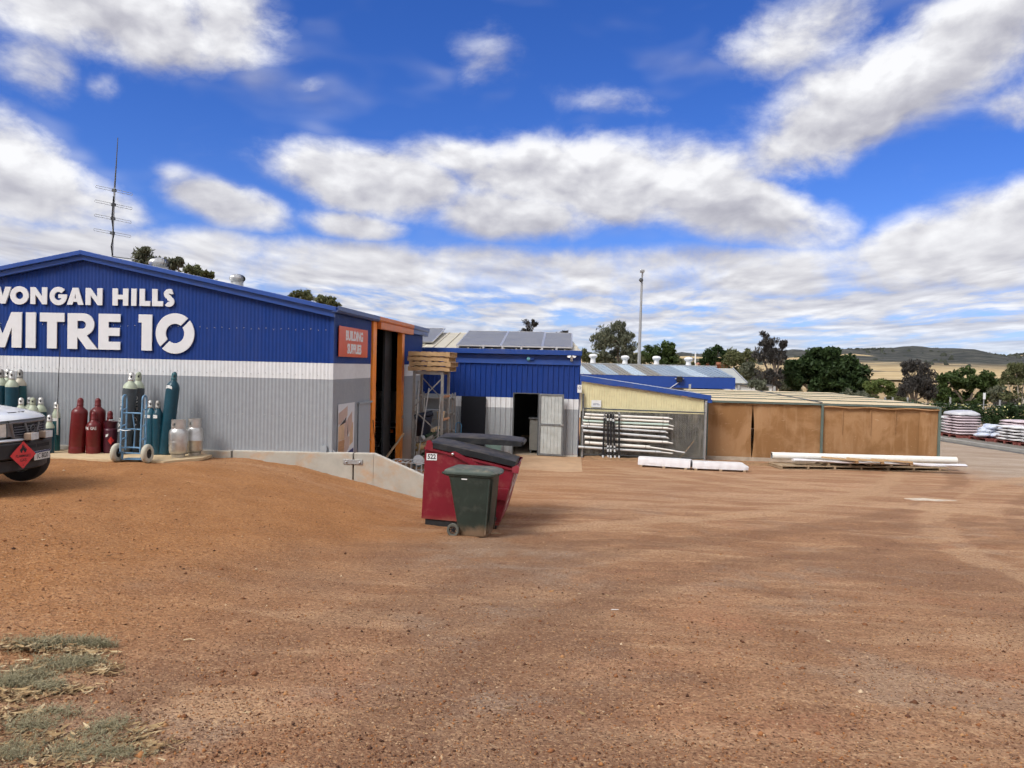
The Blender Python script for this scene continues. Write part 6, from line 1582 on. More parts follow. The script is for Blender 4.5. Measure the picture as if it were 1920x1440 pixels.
# roof in laid strips
nst = 6
for i in range(nst):
    for (s0, s1) in ((0, .5), (.502, 1.0)):
        t0, t1 = i / nst, (i + 1) / nst - .006
        def rp(s, t): 
            a = FL.lerp(FRp, s); b3 = BL.lerp(BR, s); return a.lerp(b3, t)
        mb = MB(); n1_, n2s = 10, 5
        for j in range(n2s + 1):
            for k in range(n1_ + 1):
                s = s0 + (s1 - s0) * k / n1_; t = t0 + (t1 - t0) * j / n2s
                p = rp(s, t); sag = -.07 * math.sin(math.pi * j / n2s) * math.sin(math.pi * k / n1_) ** .5
                mb.v.append((p.x, p.y, TZ + .035 + sag + .012 * (i % 2)))
        for j in range(n2s):
            for k in range(n1_): mb.f.append((j * (n1_ + 1) + k, j * (n1_ + 1) + k + 1, (j + 1) * (n1_ + 1) + k + 1, (j + 1) * (n1_ + 1) + k))
        obj('roof_cloth', mb, m_rcl, nu, smooth=180, fix=False)
    if i: obj('roof_wire', MB().tube([rp(0, i / nst - .003) + Vector((0, 0, TZ + .05)), rp(1, i / nst - .003) + Vector((0, 0, TZ + .05))], .014, 5), m_gp, nu)
obj('ridge_cord', MB().tube([rp(.503, t) + Vector((.02 * math.sin(t * 20), 0, TZ + .06)) for t in np.linspace(0, 1, 12)], .020, 5), m_dkgrey, nu)
for p in (rp(.05, 1.0), rp(.38, 1.0), rp(.62, 1.0)): obj('rear_post', MB().box(p.x - .05, p.x + .05, p.y - .05, p.y + .05, 0, TZ + .28), m_galv, nu)
obj('edge_kerb', MB().prism([(3.9, 24.55), (11.0, 24.45), (11.0, 24.5), (3.9, 24.62)], 0, .11, 'z'), M('old_kerb', (.40, .33, .26), .9, var=.2), nu)

# ------------------------------------------------------------------ wrapped packs
m_wrap = M('white_wrap', (0.74, 0.73, 0.76), .32, var=.04, bump=.5, bs=5, bdist=.03, stretch=(.5, 1, 2.5))
def wrapped(label, p, q, h, wd, blunt):
    p, q = Vector(p), Vector(q); d = (q - p); L = d.length; d.normalize()
    t = thing('wrapped_pack', label, 'wrapped pack', tuple((p + q) / 2), math.atan2(d.y, d.x), 'white wrapped packs lying on bearers')
    secs = []
    n_ = 22
    for i in range(n_ + 1):
        u = -L / 2 + L * i / n_
        e = min(1.0, (L / 2 - u) / .16) if blunt else 1.0
        e = max(.25, e) ** .5
        w1 = .016 * math.sin(i * 1.7) + .012 * math.sin(i * 3.1)
        secs.append([(u, -wd / 2 * e, .055), (u, -wd / 2 * e - .008 + w1, .055 + h * .45), (u, -wd / 2 * e + .02 + w1, .055 + h * e * (.96 + .02 * math.sin(i * 2.3))), (u, 0, .055 + h * e + .008 * math.sin(i * 1.1)), (u, wd / 2 * e - .02, .055 + h * e * .97), (u, wd / 2 * e, .055 + h * .5), (u, wd / 2 * e, .055)])
    part('plastic_wrap', loft(secs), m_wrap, t, smooth=50)
    for u in (-L * .44, L * .0, L * .42): part('bearer', MB().box(u - .04, u + .04, -wd / 2 - .02, wd / 2, 0, .054), m_oldwood, t)
pa, pb, pc_ = on(1199, 871, .06), on(1297, 877.5, .06), on(1405, 882, .06)
pa.z = pb.z = pc_.z = gz1(pa.x, pa.y) * 0 + .0
dy_ = Vector((0, .16, 0))
wrapped('white plastic wrapped long pack, the left one against the screen', pa + dy_, pb + dy_, .225, .36, False)
wrapped('white plastic wrapped long pack, the right one with a rounded end', pb + dy_ + Vector((.03, 0, 0)), pc_ + dy_, .195, .36, True)

# ------------------------------------------------------------------ long skid with big pipe
def long_skid(label, p, q, z0, wd, nb):
    p, q = Vector(p), Vector(q); d = q - p; L = d.length
    t = thing('long_pallet', label, 'pallet', (p.x, p.y, z0), math.atan2(d.y, d.x), 'long skids at the shade house')
    for k in range(4): part('top_board', MB().box(0, L, k * wd / 4 + .01, (k + 1) * wd / 4 - .01, .085, .105), m_oldwood, t)
    for i in range(nb):
        u = L * (i + .02) / (nb - .6); u = min(u, L - .06); part('bearer', MB().box(u, u + .055, 0, wd, .018, .084), m_oldwood, t)
    for k in range(2): part('bottom_board', MB().box(0, L, k * (wd - .12) + .01, k * (wd - .12) + .11, 0, .017), m_oldwood, t)
    return t
sp, sq = on(1463, 877, .05), on(1780, 881, .05)
sp.z = sq.z = 0
long_skid('long low timber skid on the ground, bottom one under the big white pipe', sp, sq, .0, .85, 7)
d_ = (sq - sp)
long_skid('shorter timber skid lying on the long skid, under the boards', sp + d_ * .28 + Vector((0, .06, 0)), sp + d_ * .95 + Vector((0, .06, 0)), .106, .75, 6)
a, b2 = on(1452, 860, .30), on(1792, 861.5, .30)
a.y += .1; b2.y = a.y + (b2.x - a.x) * .035; a.z = b2.z = .315
pp = thing('large_white_pipe', 'large white plastic pipe lying along the shade house on the skids', 'pipe', tuple(a))
b2 = Vector((11.05, 23.7, .315)); a = Vector((5.68, 23.35, .315))
mb = MB().tube([a, b2], .105, 24, caps=False); 
d = (b2 - a).normalized()
obj('pipe_barrel', MB().tube([a, b2], .105, 24, caps=False), m_pvc, pp, smooth=60)
obj('pipe_bore', MB().tube([a + d * .002, b2 - d * .002], .096, 24, caps=False), m_dkgrey, pp, smooth=60)
obj('pipe_lip', MB().tube([a - d * .004 + Vector((0, math.cos(t) * .1005, math.sin(t) * .1005)) for t in np.linspace(0, 2 * math.pi, 25)[:-1]], .005, 5, closed=True), m_pvc, pp, smooth=60)
pp['label'] = 'large white plastic pipe lying along the shade house on the skids'
tag(obj('folded_sheeting', loft([[(x_, 22.92 + .02 * math.sin(x_ * 3), .213), (x_, 22.88 + .03 * math.sin(x_ * 2), .25), (x_, 23.02, .275 + .02 * math.sin(x_ * 4.2)), (x_, 23.18, .262), (x_, 23.2, .213)] for x_ in np.linspace(6.2, 11.0, 30)]), m_wrap, smooth=60), 'flattened white plastic sheeting lying in front of the big pipe', 'sheeting')
for i, (x_, y_, L_, lb) in enumerate(((7.55, 22.86, .95, 'pine board on the skids, left one of three'), (8.25, 22.84, .95, 'pine board on the skids, middle one of three'), (9.0, 22.85, 1.05, 'pine board on the skids, right one of three'))):
    tag(obj('pine_board', MB().beam((x_ - L_ * .55, y_ + .25, .345 - .004 * i), (x_ + L_ * .45, y_ - .02, .31), .16, .035).beam((x_ + L_ * .45 - .08, y_ - .0, .262), (x_ + L_ * .45, y_ + .0, .262), .10, .06), m_pine), lb, 'board', 'pine boards on the skids')
# ------------------------------------------------------------------ right hand side: kerb, bag pallets, hedge, fence
struct('kerb', MB().prism([(15.05, 38), (17.2, 25.5), (17.42, 25.5), (15.27, 38)], -.02, .12, 'z'), M('kerb_concrete', (.30, .29, .27), .9, var=.12), bevel=.015)
struct('gutter_strip', MB().prism([(14.7, 38), (16.85, 25.5), (17.195, 25.5), (15.045, 38)], -.02, .012, 'z'), M('gutter_bitumen', (.115, .11, .105), .9, var=.2, dirt=(.3, .24, .17), dirt_amt=.4))
struct('storage_pad', MB().prism([(15.275, 38), (17.425, 25.5), (34, 25.5), (34, 42), (15.275, 42)], -.02, .105, 'z'), M('pad_gravel', (.17, .15, .13), .95, var=.2))
m_bagw = M('white_bag', (.66, .65, .66), .5, var=.05, bump=.3, bs=16); m_bagp = M('pink_white_bag', (.60, .50, .53), .5, var=.08, vs=9, bump=.3, bs=16); m_bagr = M('red_white_bag', (.62, .40, .39), .5, var=.1, bump=.3, bs=16, dirt=(.55, .10, .10), dirt_amt=.9, ds=3.2)
m_bagb = M('blue_white_bag', (.58, .62, .70), .45, var=.1, bump=.3, bs=16, dirt=(.08, .16, .48), dirt_amt=.95, ds=5.0); m_bagk = M('white_black_bag', (.62, .63, .63), .5, var=.05, bump=.3, bs=16, dirt=(.04, .05, .05), dirt_amt=.95, ds=6.0)
m_film = M('cloudy_film', (.52, .52, .55), .3, var=.06, bump=.4, bs=9); m_rp = M('red_pallet', (.20, .06, .05), .8, var=.2)
def bag_mesh(L, W, H):
    secs = []
    for i in range(11):
        u = -1 + 2 * i / 10; e = max(.05, 1 - abs(u) ** 8) ** .5; k = max(.45, 1 - abs(u) ** 6)
        secs.append([(u * L / 2, W / 2 * (.75 + .25 * e) * math.cos(a), H / 2 * k * math.sin(a) * (1 if math.sin(a) > 0 else .8)) for a in np.linspace(0, 2 * math.pi, 13)[:-1]])
    mb = loft(secs); me = bpy.data.meshes.new('bag'); me.from_pydata(mb.v, [], mb.f); fixn(me)
    me.polygons.foreach_set('use_smooth', [True] * len(me.polygons)); return me
BAGS = {}
def bag(x, y, z, rz, mt, label, group, L=.72, W=.44, H=.13, tilt=(0, 0)):
    key = (mt.name, L, W, H)
    if key not in BAGS:
        me = bag_mesh(L, W, H); me.materials.append(mt); BAGS[key] = me
    o = bpy.data.objects.new('filled_bag', BAGS[key]); COL.objects.link(o)
    o.location = (x, y, z); o.rotation_euler = (tilt[0], tilt[1], rz)
    return tag(o, label, 'bag', group)
def low_pallet(label, x, y, rz, mt=m_rp):
    t = thing('bag_pallet', label, 'pallet', (x, y, .105), rz, 'pallets under the bagged goods')
    for k in range(5): part('top_board', MB().box(-.58, .58, -.58 + k * .26, -.58 + k * .26 + .14, .10, .12), mt, t)
    for k in (-.58, -.05, .48): part('bearer', MB().box(k, k + .10, -.58, .60, 0, .099), mt, t)
    return t
ORD = ['bottom', 'second', 'third', 'fourth', 'fifth', 'sixth', 'seventh', 'eighth']
def stack_bags(x, y, rz, layers, mt, label, group, H=.13, jit=.03, z0=.29):
    """two long bags to a layer, laid across the pallet"""
    c, s = math.cos(rz), math.sin(rz)
    for l in range(layers):
        for (v, side) in ((-.29, 'front'), (.29, 'rear')):
            uu, vv = rnd.uniform(-jit, jit), v + rnd.uniform(-jit, jit)
            # the pallet's own y axis points along the row; its -x side faces the yard
            bag(x + vv * c - uu * s, y + vv * s + uu * c, z0 + l * H * .93, rz + math.pi / 2 + rnd.uniform(-.04, .04), mt, '%s, %s layer, %s bag' % (label, ORD[l], side), group, 1.12, .60, H * 1.12)
RZB = R(-80)
# stack hidden behind the shade house corner, the pink one, blue heap, white low one, red topped one, black printed one
low_pallet('pallet under the white bags nearest the shade house corner', 16.35, 37.1, RZB)
stack_bags(16.35, 37.1, RZB, 6, m_bagk, 'dark printed white bag, shade house corner stack', 'white bags at the shade house corner')
low_pallet('red pallet under the tall pink striped bag stack', 16.85, 35.75, RZB)
stack_bags(16.85, 35.75, RZB, 7, m_bagp, 'pink striped bag in the tall stack', 'pink striped bags')
# cloudy film hood over the tall stack
def squircle(cx_, cy_, rx, ry, z_, rot, n=20, dent=0.0):
    out = []
    for a in np.linspace(0, 2 * math.pi, n + 1)[:-1]:
        ca, sa2 = math.cos(a), math.sin(a); k = (abs(ca) ** 5 + abs(sa2) ** 5) ** (-1 / 5)
        u, v = rx * ca * k * (1 + dent * math.sin(a * 5)), ry * sa2 * k
        out.append((cx_ + u * math.cos(rot) - v * math.sin(rot), cy_ + u * math.sin(rot) + v * math.cos(rot), z_ + dent * .3 * math.sin(a * 7 + z_ * 9)))
    return out
hood = loft([squircle(16.85, 35.75, .60, .59, z_, RZB, dent=.03) for z_ in (1.10, 1.16)] + [squircle(16.85, 35.75, .56, .54, 1.20, RZB, dent=.03), squircle(16.9, 35.7, .42, .40, 1.25, RZB, dent=.05), squircle(16.98, 35.7, .22, .20, 1.29, RZB, dent=.05), squircle(16.98, 35.7, .04, .04, 1.30, RZB)])
tag(obj('film_hood', hood, m_film, smooth=70), 'cloudy plastic film hood over the tall pink bag stack', 'film hood')
low_pallet('red pallet under the heap of blue and white bags', 17.35, 34.3, RZB)
for i in range(13):
    a = rnd.uniform(0, 6.28); r_ = rnd.uniform(0, .52 - .12 * (i // 5)); l = (i // 5)
    bag(17.32 + r_ * .9 * math.cos(a), 34.25 + r_ * math.sin(a), .34 + l * .17, rnd.uniform(0, 3.14), m_bagb, 'blue and white bag in the loose heap, %s' % ['at the bottom left', 'at the bottom right', 'at the bottom front', 'at the bottom rear', 'at the bottom centre', 'second tier left', 'second tier right', 'second tier front', 'second tier rear', 'second tier centre', 'top left', 'top right', 'topmost'][i], 'loose blue and white bags', .62, .42, .22, (rnd.uniform(-.25, .25), rnd.uniform(-.25, .25)))
low_pallet('red pallet under the low white bag stack', 17.72, 32.95, RZB)
stack_bags(17.72, 32.95, RZB, 5, m_bagw, 'plain white bag beside the blue heap', 'plain white bags')
low_pallet('red pallet under the black printed bags', 17.98, 31.65, RZB)
stack_bags(17.98, 31.65, RZB, 5, m_bagk, 'bag with black printed squares', 'black printed bags')
low_pallet('pallet under the red topped bag stack behind', 20.3, 35.3, RZB)
stack_bags(20.3, 35.3, RZB, 6, m_bagr, 'red and white bag behind the white ones', 'red and white bags')
stack_bags(20.0, 36.6, RZB, 5, m_bagw, 'pale bag next to the red stack', 'pale bags behind')
low_pallet('pallet under the pale bag stack behind', 20.0, 36.6, RZB)
low_pallet('pallet under the cream bags behind the blue heap', 18.9, 35.0, RZB)
stack_bags(18.9, 35.0, RZB, 6, m_bagp, 'cream pink bag behind the blue heap', 'cream pink bags behind the heap')
low_pallet('pallet under the white bags behind the printed ones', 19.9, 33.2, RZB)
stack_bags(19.9, 33.2, RZB, 7, m_bagr, 'red marked bag behind the printed ones', 'red marked bags in the back row')
low_pallet('pallet at the right edge beyond the printed bags', 18.25, 30.35, RZB)
stack_bags(18.25, 30.35, RZB, 6, m_bagw, 'white bag at the far right edge', 'white bags at the right edge')

# leaf scatter builder, shared by trees and hedge
def leaf_cloud(centers, radii, n_each, size, aspect, droop, seed):
    rs = np.random.RandomState(seed); C_, = (np.asarray(centers, float),); K_ = len(C_)
    idx = np.repeat(np.arange(K_), n_each); n_ = len(idx)
    d = rs.normal(size=(n_, 3)); d /= np.linalg.norm(d, axis=1)[:, None]
    rad = rs.rand(n_) ** (1 / 2.2)
    P_ = C_[idx] + d * rad[:, None] * np.asarray(radii, float)[idx]
    t = rs.normal(size=(n_, 3)); t[:, 2] -= droop; t /= np.linalg.norm(t, axis=1)[:, None]
    b_ = np.cross(t, rs.normal(size=(n_, 3))); b_ /= np.linalg.norm(b_, axis=1)[:, None] + 1e-9
    s = size * rs.uniform(.6, 1.35, n_)[:, None]
    L_ = t * s; W_ = b_ * s * aspect
    V_ = np.stack([P_ - L_, P_ + W_ * .9 - L_ * .1, P_ + L_, P_ - W_ * .9 - L_ * .1], 1).reshape(-1, 3)
    F_ = np.arange(n_ * 4).reshape(-1, 4)
    return V_, F_
def leaf_mat(name, a, b_, rough=.6, trans=.25):
    m = bpy.data.materials.new(name); m.use_nodes = True
    n = N(m.node_tree); b = n.n['Principled BSDF']
    g_ = n.new('ShaderNodeNewGeometry')
    t = n.new('ShaderNodeTexCoord').outputs['Object']
    f = n.noise(t, 1.1, 3, .6)
    k = n.math('MULTIPLY_ADD', g_.outputs['Random Per Island'], .55, n.math('MULTIPLY', f, .5))
    c = n.mix(n.maprange(k, .15, .85, kind='LINEAR'), a, b_)
    n.put(b.inputs['Base Color'], c); b.inputs['Roughness'].default_value = rough; b.inputs['Specular IOR Level'].default_value = .25
    tr_ = n.new('ShaderNodeBsdfTranslucent'); n.put(tr_.inputs['Color'], c)
    mx = n.new('ShaderNodeMixShader'); mx.inputs[0].default_value = trans
    n.l.new(b.outputs[0], mx.inputs[1]); n.l.new(tr_.outputs[0], mx.inputs[2]); n.l.new(mx.outputs[0], n.n['Material Output'].inputs['Surface'])
    return m
L_gum = leaf_mat('gum_leaves', (.065, .075, .050), (.190, .200, .135)); L_green = leaf_mat('green_leaves', (.022, .040, .014), (.085, .125, .035))
L_dark = leaf_mat('dark_green_leaves', (.012, .026, .010), (.050, .085, .026)); L_olive = leaf_mat('olive_leaves', (.055, .066, .028), (.175, .185, .085))
L_purp = leaf_mat('grey_purple_leaves', (.028, .026, .026), (.095, .088, .080)); L_light = leaf_mat('light_green_leaves', (.060, .085, .022), (.155, .200, .060))
m_bark = M('bark', (.20, .16, .13), .9, var=.25, vs=7, bump=.5, bs=12); m_barkp = M('pale_bark', (.42, .37, .31), .85, var=.25, vs=5)
def tree(label, lobes, leaf, Y, base_z=-.3, size=.11, aspect=.35, droop=.5, n_clump=14, per=60, seed=1, bark=m_bark, trunk_px=None, depth=None, group=None, cl=.40, tr=.10):
    """lobes: [(px, py, rx_px, ry_px)] ellipses of the crown as seen at distance Y, filled as volumes"""
    rs = np.random.RandomState(seed)
    ppm = FPX / Y
    cx_ = sum(l[0] for l in lobes) / len(lobes)
    tp = trunk_px or (cx_, max(l[1] + l[3] for l in lobes))
    foot = at(tp[0], tp[1], Y); foot.z = base_z
    t = thing('tree', label, 'tree', tuple(foot), 0, group)
    C_, R_ = [], []; tips = []
    for (px, py, rx, ry) in lobes:
        c = at(px, py, Y); rx_, ry_ = rx / ppm, ry / ppm; rd = depth or rx_
        for _ in range(int(n_clump * 1.35)):
            d = rs.normal(size=3); d /= np.linalg.norm(d); k = rs.uniform(.35, .92)
            p = Vector((c.x + d[0] * rx_ * k, c.y + d[1] * rd * k, c.z + d[2] * ry_ * k))
            C_.append(p); q_ = min(rx_, ry_) * rs.uniform(.7, 1.25) * cl; R_.append((q_ * 1.15, q_ * 1.15, q_ * .95)); tips.append(p)
    V_, F_ = leaf_cloud(C_, R_, int(per * 2.3), size * .60, aspect, droop, seed + 5)
    fastmesh('crown', V_, F_, leaf, t)
    mb = MB()
    tops = [at(l[0], l[1] + l[3] * .25, Y) for l in lobes]
    h0 = foot + Vector((0, 0, max(.8, (min(p.z for p in tops) - base_z) * .45)))
    mb.tube([foot, foot.lerp(h0, .5) + Vector((rs.uniform(-.1, .1), 0, 0)), h0], [tr * 1.5, tr * 1.15, tr], 8)
    for p in tops: mb.tube([h0, h0.lerp(p, .5) + Vector((rs.uniform(-.25, .25), rs.uniform(-.2, .2), .1)), p], [tr * .8, tr * .55, tr * .25], 6)
    for p in tips[::3]:
        o_ = min(tops, key=lambda q: (q - p).length); mb.tube([o_, o_.lerp(p, .6) + Vector((rs.uniform(-.12, .12), 0, rs.uniform(-.05, .15))), p], [tr * .30, tr * .2, tr * .08], 5)
    obj('trunk', mb, bark, t, smooth=60)
    return t
GB = 'trees behind the store'
tree('gum tree top showing left of the roof vent', [(273, 480, 20, 16), (264, 494, 12, 12), (288, 492, 12, 12), (272, 470, 9, 7), (272, 520, 34, 26), (290, 535, 30, 20)], L_gum, 34, size=.17, seed=21, per=18, n_clump=13, cl=.55, group=GB, trunk_px=(275, 560))
tree('gum tree top showing right of the roof vent', [(322, 496, 18, 11), (335, 491, 10, 8), (308, 500, 12, 10), (325, 525, 34, 24)], L_gum, 34, size=.17, seed=22, per=18, n_clump=12, cl=.55, group=GB, trunk_px=(322, 560))
tree('dark round tree top above the store roof slope', [(365, 507, 19, 13), (386, 516, 16, 10), (375, 540, 34, 24)], L_olive, 36, size=.16, seed=23, per=24, n_clump=14, cl=.5, group=GB, trunk_px=(372, 580))
tree('rounded dark tree top above the low end of the store roof, left one', [(566, 558, 26, 15), (552, 562, 12, 10), (566, 590, 34, 24)], L_olive, 40, size=.16, seed=24, per=30, n_clump=18, cl=.5, group=GB, trunk_px=(566, 620))
tree('rounded dark tree top above the low end of the store roof, right one', [(606, 566, 20, 14), (624, 570, 15, 12), (612, 596, 32, 22)], L_olive, 40, size=.16, seed=25, per=30, n_clump=14, cl=.5, group=GB, trunk_px=(608, 620))
tree('sparse wispy gum top behind the shed solar panels', [(990, 611, 13, 13), (982, 622, 8, 8), (1002, 606, 7, 7)], L_purp, 44, size=.16, aspect=.22, seed=26, per=14, n_clump=9, cl=.42, trunk_px=(992, 660), tr=.06)
tree('few thin twigs of a gum at the right end of the solar panels', [(1047, 626, 10, 4), (1060, 624, 6, 4)], L_purp, 44, size=.15, aspect=.22, seed=27, per=10, n_clump=5, cl=.6, trunk_px=(1050, 670), tr=.05)
GM = 'trees behind the warehouse'
tree('large spreading gum left of the light pole', [(1152, 632, 34, 26), (1130, 640, 22, 26), (1172, 645, 22, 26), (1140, 668, 30, 18), (1180, 672, 20, 16), (1160, 612, 18, 9)], L_gum, 62, size=.24, aspect=.3, droop=1.2, seed=31, per=38, n_clump=15, group=GM, trunk_px=(1158, 700), tr=.2)
tree('green tree right of the light pole', [(1222, 662, 24, 20), (1252, 655, 14, 18), (1235, 676, 30, 14), (1258, 676, 16, 12)], L_green, 66, size=.24, seed=32, per=40, n_clump=13, group=GM, trunk_px=(1235, 705), tr=.18)
tree('small bush tree at the shed corner', [(1098, 668, 13, 12), (1112, 672, 10, 10)], L_olive, 60, size=.22, seed=33, per=36, n_clump=9, group=GM, trunk_px=(1100, 700), tr=.14)
tree('low olive scrub tree right of the green tree', [(1285, 686, 26, 10), (1262, 684, 16, 10)], L_olive, 75, size=.26, seed=41, per=36, n_clump=9, group=GM, trunk_px=(1280, 705), tr=.14)
GH = 'trees around the cottage'
tree('dark pine like tree left of the cottage trees', [(1340, 668, 20, 14), (1328, 676, 14, 12), (1346, 655, 9, 7), (1358, 664, 9, 8)], L_dark, 78, size=.27, seed=34, per=36, n_clump=12, group=GH, trunk_px=(1340, 705), tr=.2)
tree('olive tree between pine and tall gum', [(1375, 672, 20, 18), (1398, 676, 17, 18), (1370, 700, 22, 20), (1395, 702, 18, 16)], L_olive, 70, size=.25, seed=35, per=38, n_clump=12, group=GH, trunk_px=(1382, 725), tr=.18)
tree('tall dark gum with hanging foliage beside the cottage', [(1440, 640, 17, 20), (1430, 668, 20, 22), (1455, 668, 18, 24), (1432, 705, 22, 24), (1456, 708, 20, 22), (1468, 645, 8, 8)], L_purp, 58, size=.22, aspect=.24, droop=1.6, seed=36, per=30, n_clump=14, group=GH, trunk_px=(1452, 745), tr=.17, cl=.34)
tree('big dense dark green tree behind the shade house', [(1530, 682, 40, 30), (1570, 690, 36, 32), (1600, 705, 30, 30), (1520, 715, 42, 28), (1580, 725, 44, 26), (1612, 735, 26, 22), (1548, 665, 26, 16), (1490, 700, 22, 28), (1545, 700, 40, 35)], L_dark, 60, size=.25, aspect=.55, seed=37, per=85, n_clump=18, trunk_px=(1550, 750), tr=.25, cl=.36)
tree('small light green tree right of the dense dark one', [(1650, 722, 20, 16), (1632, 730, 14, 14), (1668, 732, 14, 14)], L_light, 56, size=.18, seed=38, per=40, n_clump=11, trunk_px=(1653, 765), tr=.09)
tree('dark grey purple weeping tree with bare twigs on top', [(1712, 715, 26, 22), (1735, 712, 22, 22), (1700, 730, 20, 16), (1740, 735, 18, 14), (1722, 690, 24, 14), (1702, 690, 10, 14)], L_purp, 54, size=.20, aspect=.25, droop=1.5, seed=39, per=34, n_clump=14, trunk_px=(1714, 765), tr=.12)
tree('green bushy tree behind the fence at right', [(1780, 712, 28, 18), (1815, 712, 30, 20), (1850, 715, 26, 20), (1775, 740, 30, 20), (1815, 745, 34, 20), (1858, 742, 24, 20)], L_green, 58, size=.21, aspect=.5, seed=40, per=46, n_clump=13, trunk_px=(1815, 770), tr=.14)
tree('tall thin gum at the right edge with pale trunk', [(1905, 690, 22, 16), (1890, 712, 16, 18), (1918, 715, 18, 20), (1900, 742, 20, 14), (1935, 690, 18, 18)], L_olive, 50, size=.18, aspect=.3, droop=1.2, seed=42, per=24, n_clump=11, trunk_px=(1911, 772), tr=.07, bark=m_barkp)
tree('bushy green tree between light pole and brick house', [(1205, 672, 16, 14), (1270, 678, 20, 12)], L_olive, 72, size=.26, seed=71, per=40, n_clump=12, group=GM, trunk_px=(1240, 705), tr=.14)
tree('dark low trees between the olive tree and the tall gum', [(1405, 690, 16, 24), (1418, 712, 16, 18), (1475, 705, 16, 30), (1480, 728, 18, 18)], L_gum, 64, size=.24, seed=72, per=40, n_clump=12, group=GH, trunk_px=(1440, 745), tr=.12)
tree('green scrub between the weeping tree and the bushy tree', [(1755, 735, 18, 18), (1690, 740, 18, 12), (1765, 755, 24, 10)], L_olive, 60, size=.2, seed=73, per=36, n_clump=10, trunk_px=(1740, 775), tr=.08)
tree('grey green scrub under the thin gum at the right edge', [(1885, 755, 22, 14), (1915, 760, 22, 12), (1870, 735, 16, 16)], L_gum, 56, size=.2, seed=74, per=36, n_clump=10, trunk_px=(1890, 780), tr=.08)
# shrubs along the fence line, seen over the shade house
for i, (px, py, rx, ry, mt, lb) in enumerate(((1420, 722, 16, 14, L_gum, 'grey green shrub below the tall gum'), (1600, 740, 26, 12, L_gum, 'grey wispy shrub in front of the dense dark tree'), (1890, 760, 28, 10, L_purp, 'brown dry shrub at the right end of the fence'), (1660, 748, 40, 7, L_olive, 'low olive scrub behind the shade house roof'))):
    tree(lb, [(px, py, rx, ry), (px + rx * .6, py + ry * .3, rx * .6, ry * .7)], mt, 50, size=.17, seed=60 + i, per=32, n_clump=10, tr=.05, trunk_px=(px, py + ry * 1.4))

# hedge with yellow flowers
hq0, hq1 = on(1745, 803, .1), on(1960, 805, .1)
hg = thing('flowering_hedge', 'long dark green hedge with pale yellow flowers behind the bag pallets', 'hedge', ((hq0.x + hq1.x) / 2, 44, 0))
rs = np.random.RandomState(5); C_, R_ = [], []
HY0 = 43.5
for i in range(250):
    x_ = rs.uniform(17.8, 30); C_.append((x_, HY0 + rs.uniform(-.4, .5), rs.uniform(.15, 1.15))); R_.append((.42, .4, .34))
V_, F_ = leaf_cloud(C_, R_, 110, .07, .5, .3, 77)
fastmesh('hedge_leaves', V_, F_, L_dark, hg)
V_, F_ = leaf_cloud([(rs.uniform(17.8, 30), HY0 - .45 + rs.uniform(-.12, .4), rs.uniform(.35, 1.42)) for _ in range(120)], [(.05, .05, .05)] * 120, 5, .042, .9, 0, 78)
fl_o = fastmesh('hedge_flowers', V_, F_, M('yellow_flower', (.70, .66, .30), .6, var=.1), hg); fl_o['kind'] = 'stuff'
for x_ in np.arange(18, 30, 1.4): obj('hedge_stem', MB().tube([(x_, HY0, 0), (x_ + .05, HY0, .9)], .02, 5), m_bark, hg)
# fence behind the hedge: posts, rails and wire
fe = thing('boundary_fence', 'grey post and wire boundary fence behind the hedge', 'fence', (23, 47, 0))
FYr = 47.5
for px in (1638, 1660, 1674, 1782, 1875, 1702, 1944):
    q = at(px, 745 if px != 1875 else 750, FYr); obj('fence_post', MB().tube([(q.x, FYr, 0), (q.x, FYr, q.z)], .055, 8), m_galv, fe, smooth=60)
for z_ in (.35, .8, 1.15): obj('fence_wire', MB().tube([(12, FYr, z_), (36, FYr, z_)], .012, 5), m_galv, fe)
obj('top_rail', MB().tube([(20, FYr, .98), (36, FYr, .90)], .03, 6), m_galv, fe)
wm = MB()
for i in range(170):
    x_ = 12 + i * .14
    wm.beam((x_, FYr - .01, .05), (x_ + .8, FYr - .01, .95), .006, .006, up=(0, 1, 0)); wm.beam((x_ + .8, FYr + .01, .05), (x_, FYr + .01, .95), .006, .006, up=(0, 1, 0))
obj('mesh_wire', wm, m_dkgrey, fe, kind='stuff')
q = at(1845, 738, 46.6)
mk = thing('marker_post', 'slim marker post with a small white plate by the hedge', 'marker post', (q.x, 46.6, 0))
obj('stake', MB().tube([(q.x, 46.6, 0), (q.x, 46.6, q.z)], .03, 8), m_galv, mk)
obj('plate', MB().box(q.x - .07, q.x + .07, 46.54, 46.56, q.z - .32, q.z + .04), m_white, mk)
for i, (px, tl, lb) in enumerate(((1799, 0, 'short white post standing in the hedge'), (1806, 10, 'short white post tilted over in the hedge'))):
    a, b2 = at(px, 767, 45.0), at(px + tl * .3, 776, 45.0)
    tag(obj('white_stake', MB().beam((b2.x + (b2.x - a.x) * 2, 45.0, .2), a, .10, .05), m_white), lb, 'stake', 'white stakes in the hedge')
# radio mast on the far hill
q = at(1304, 664, 600)
rm = thing('radio_mast', 'pale lattice mast far off on the hill', 'mast', (q.x, 600, 0))
obj('mast_shaft', MB().tube([(q.x, 600, -3), (q.x, 600, q.z)], [.8, .5], 6), m_white, rm)
obj('mast_tip', MB().tube([(q.x, 600, q.z), (q.x, 600, q.z + 1.5)], .2, 5), m_white, rm)

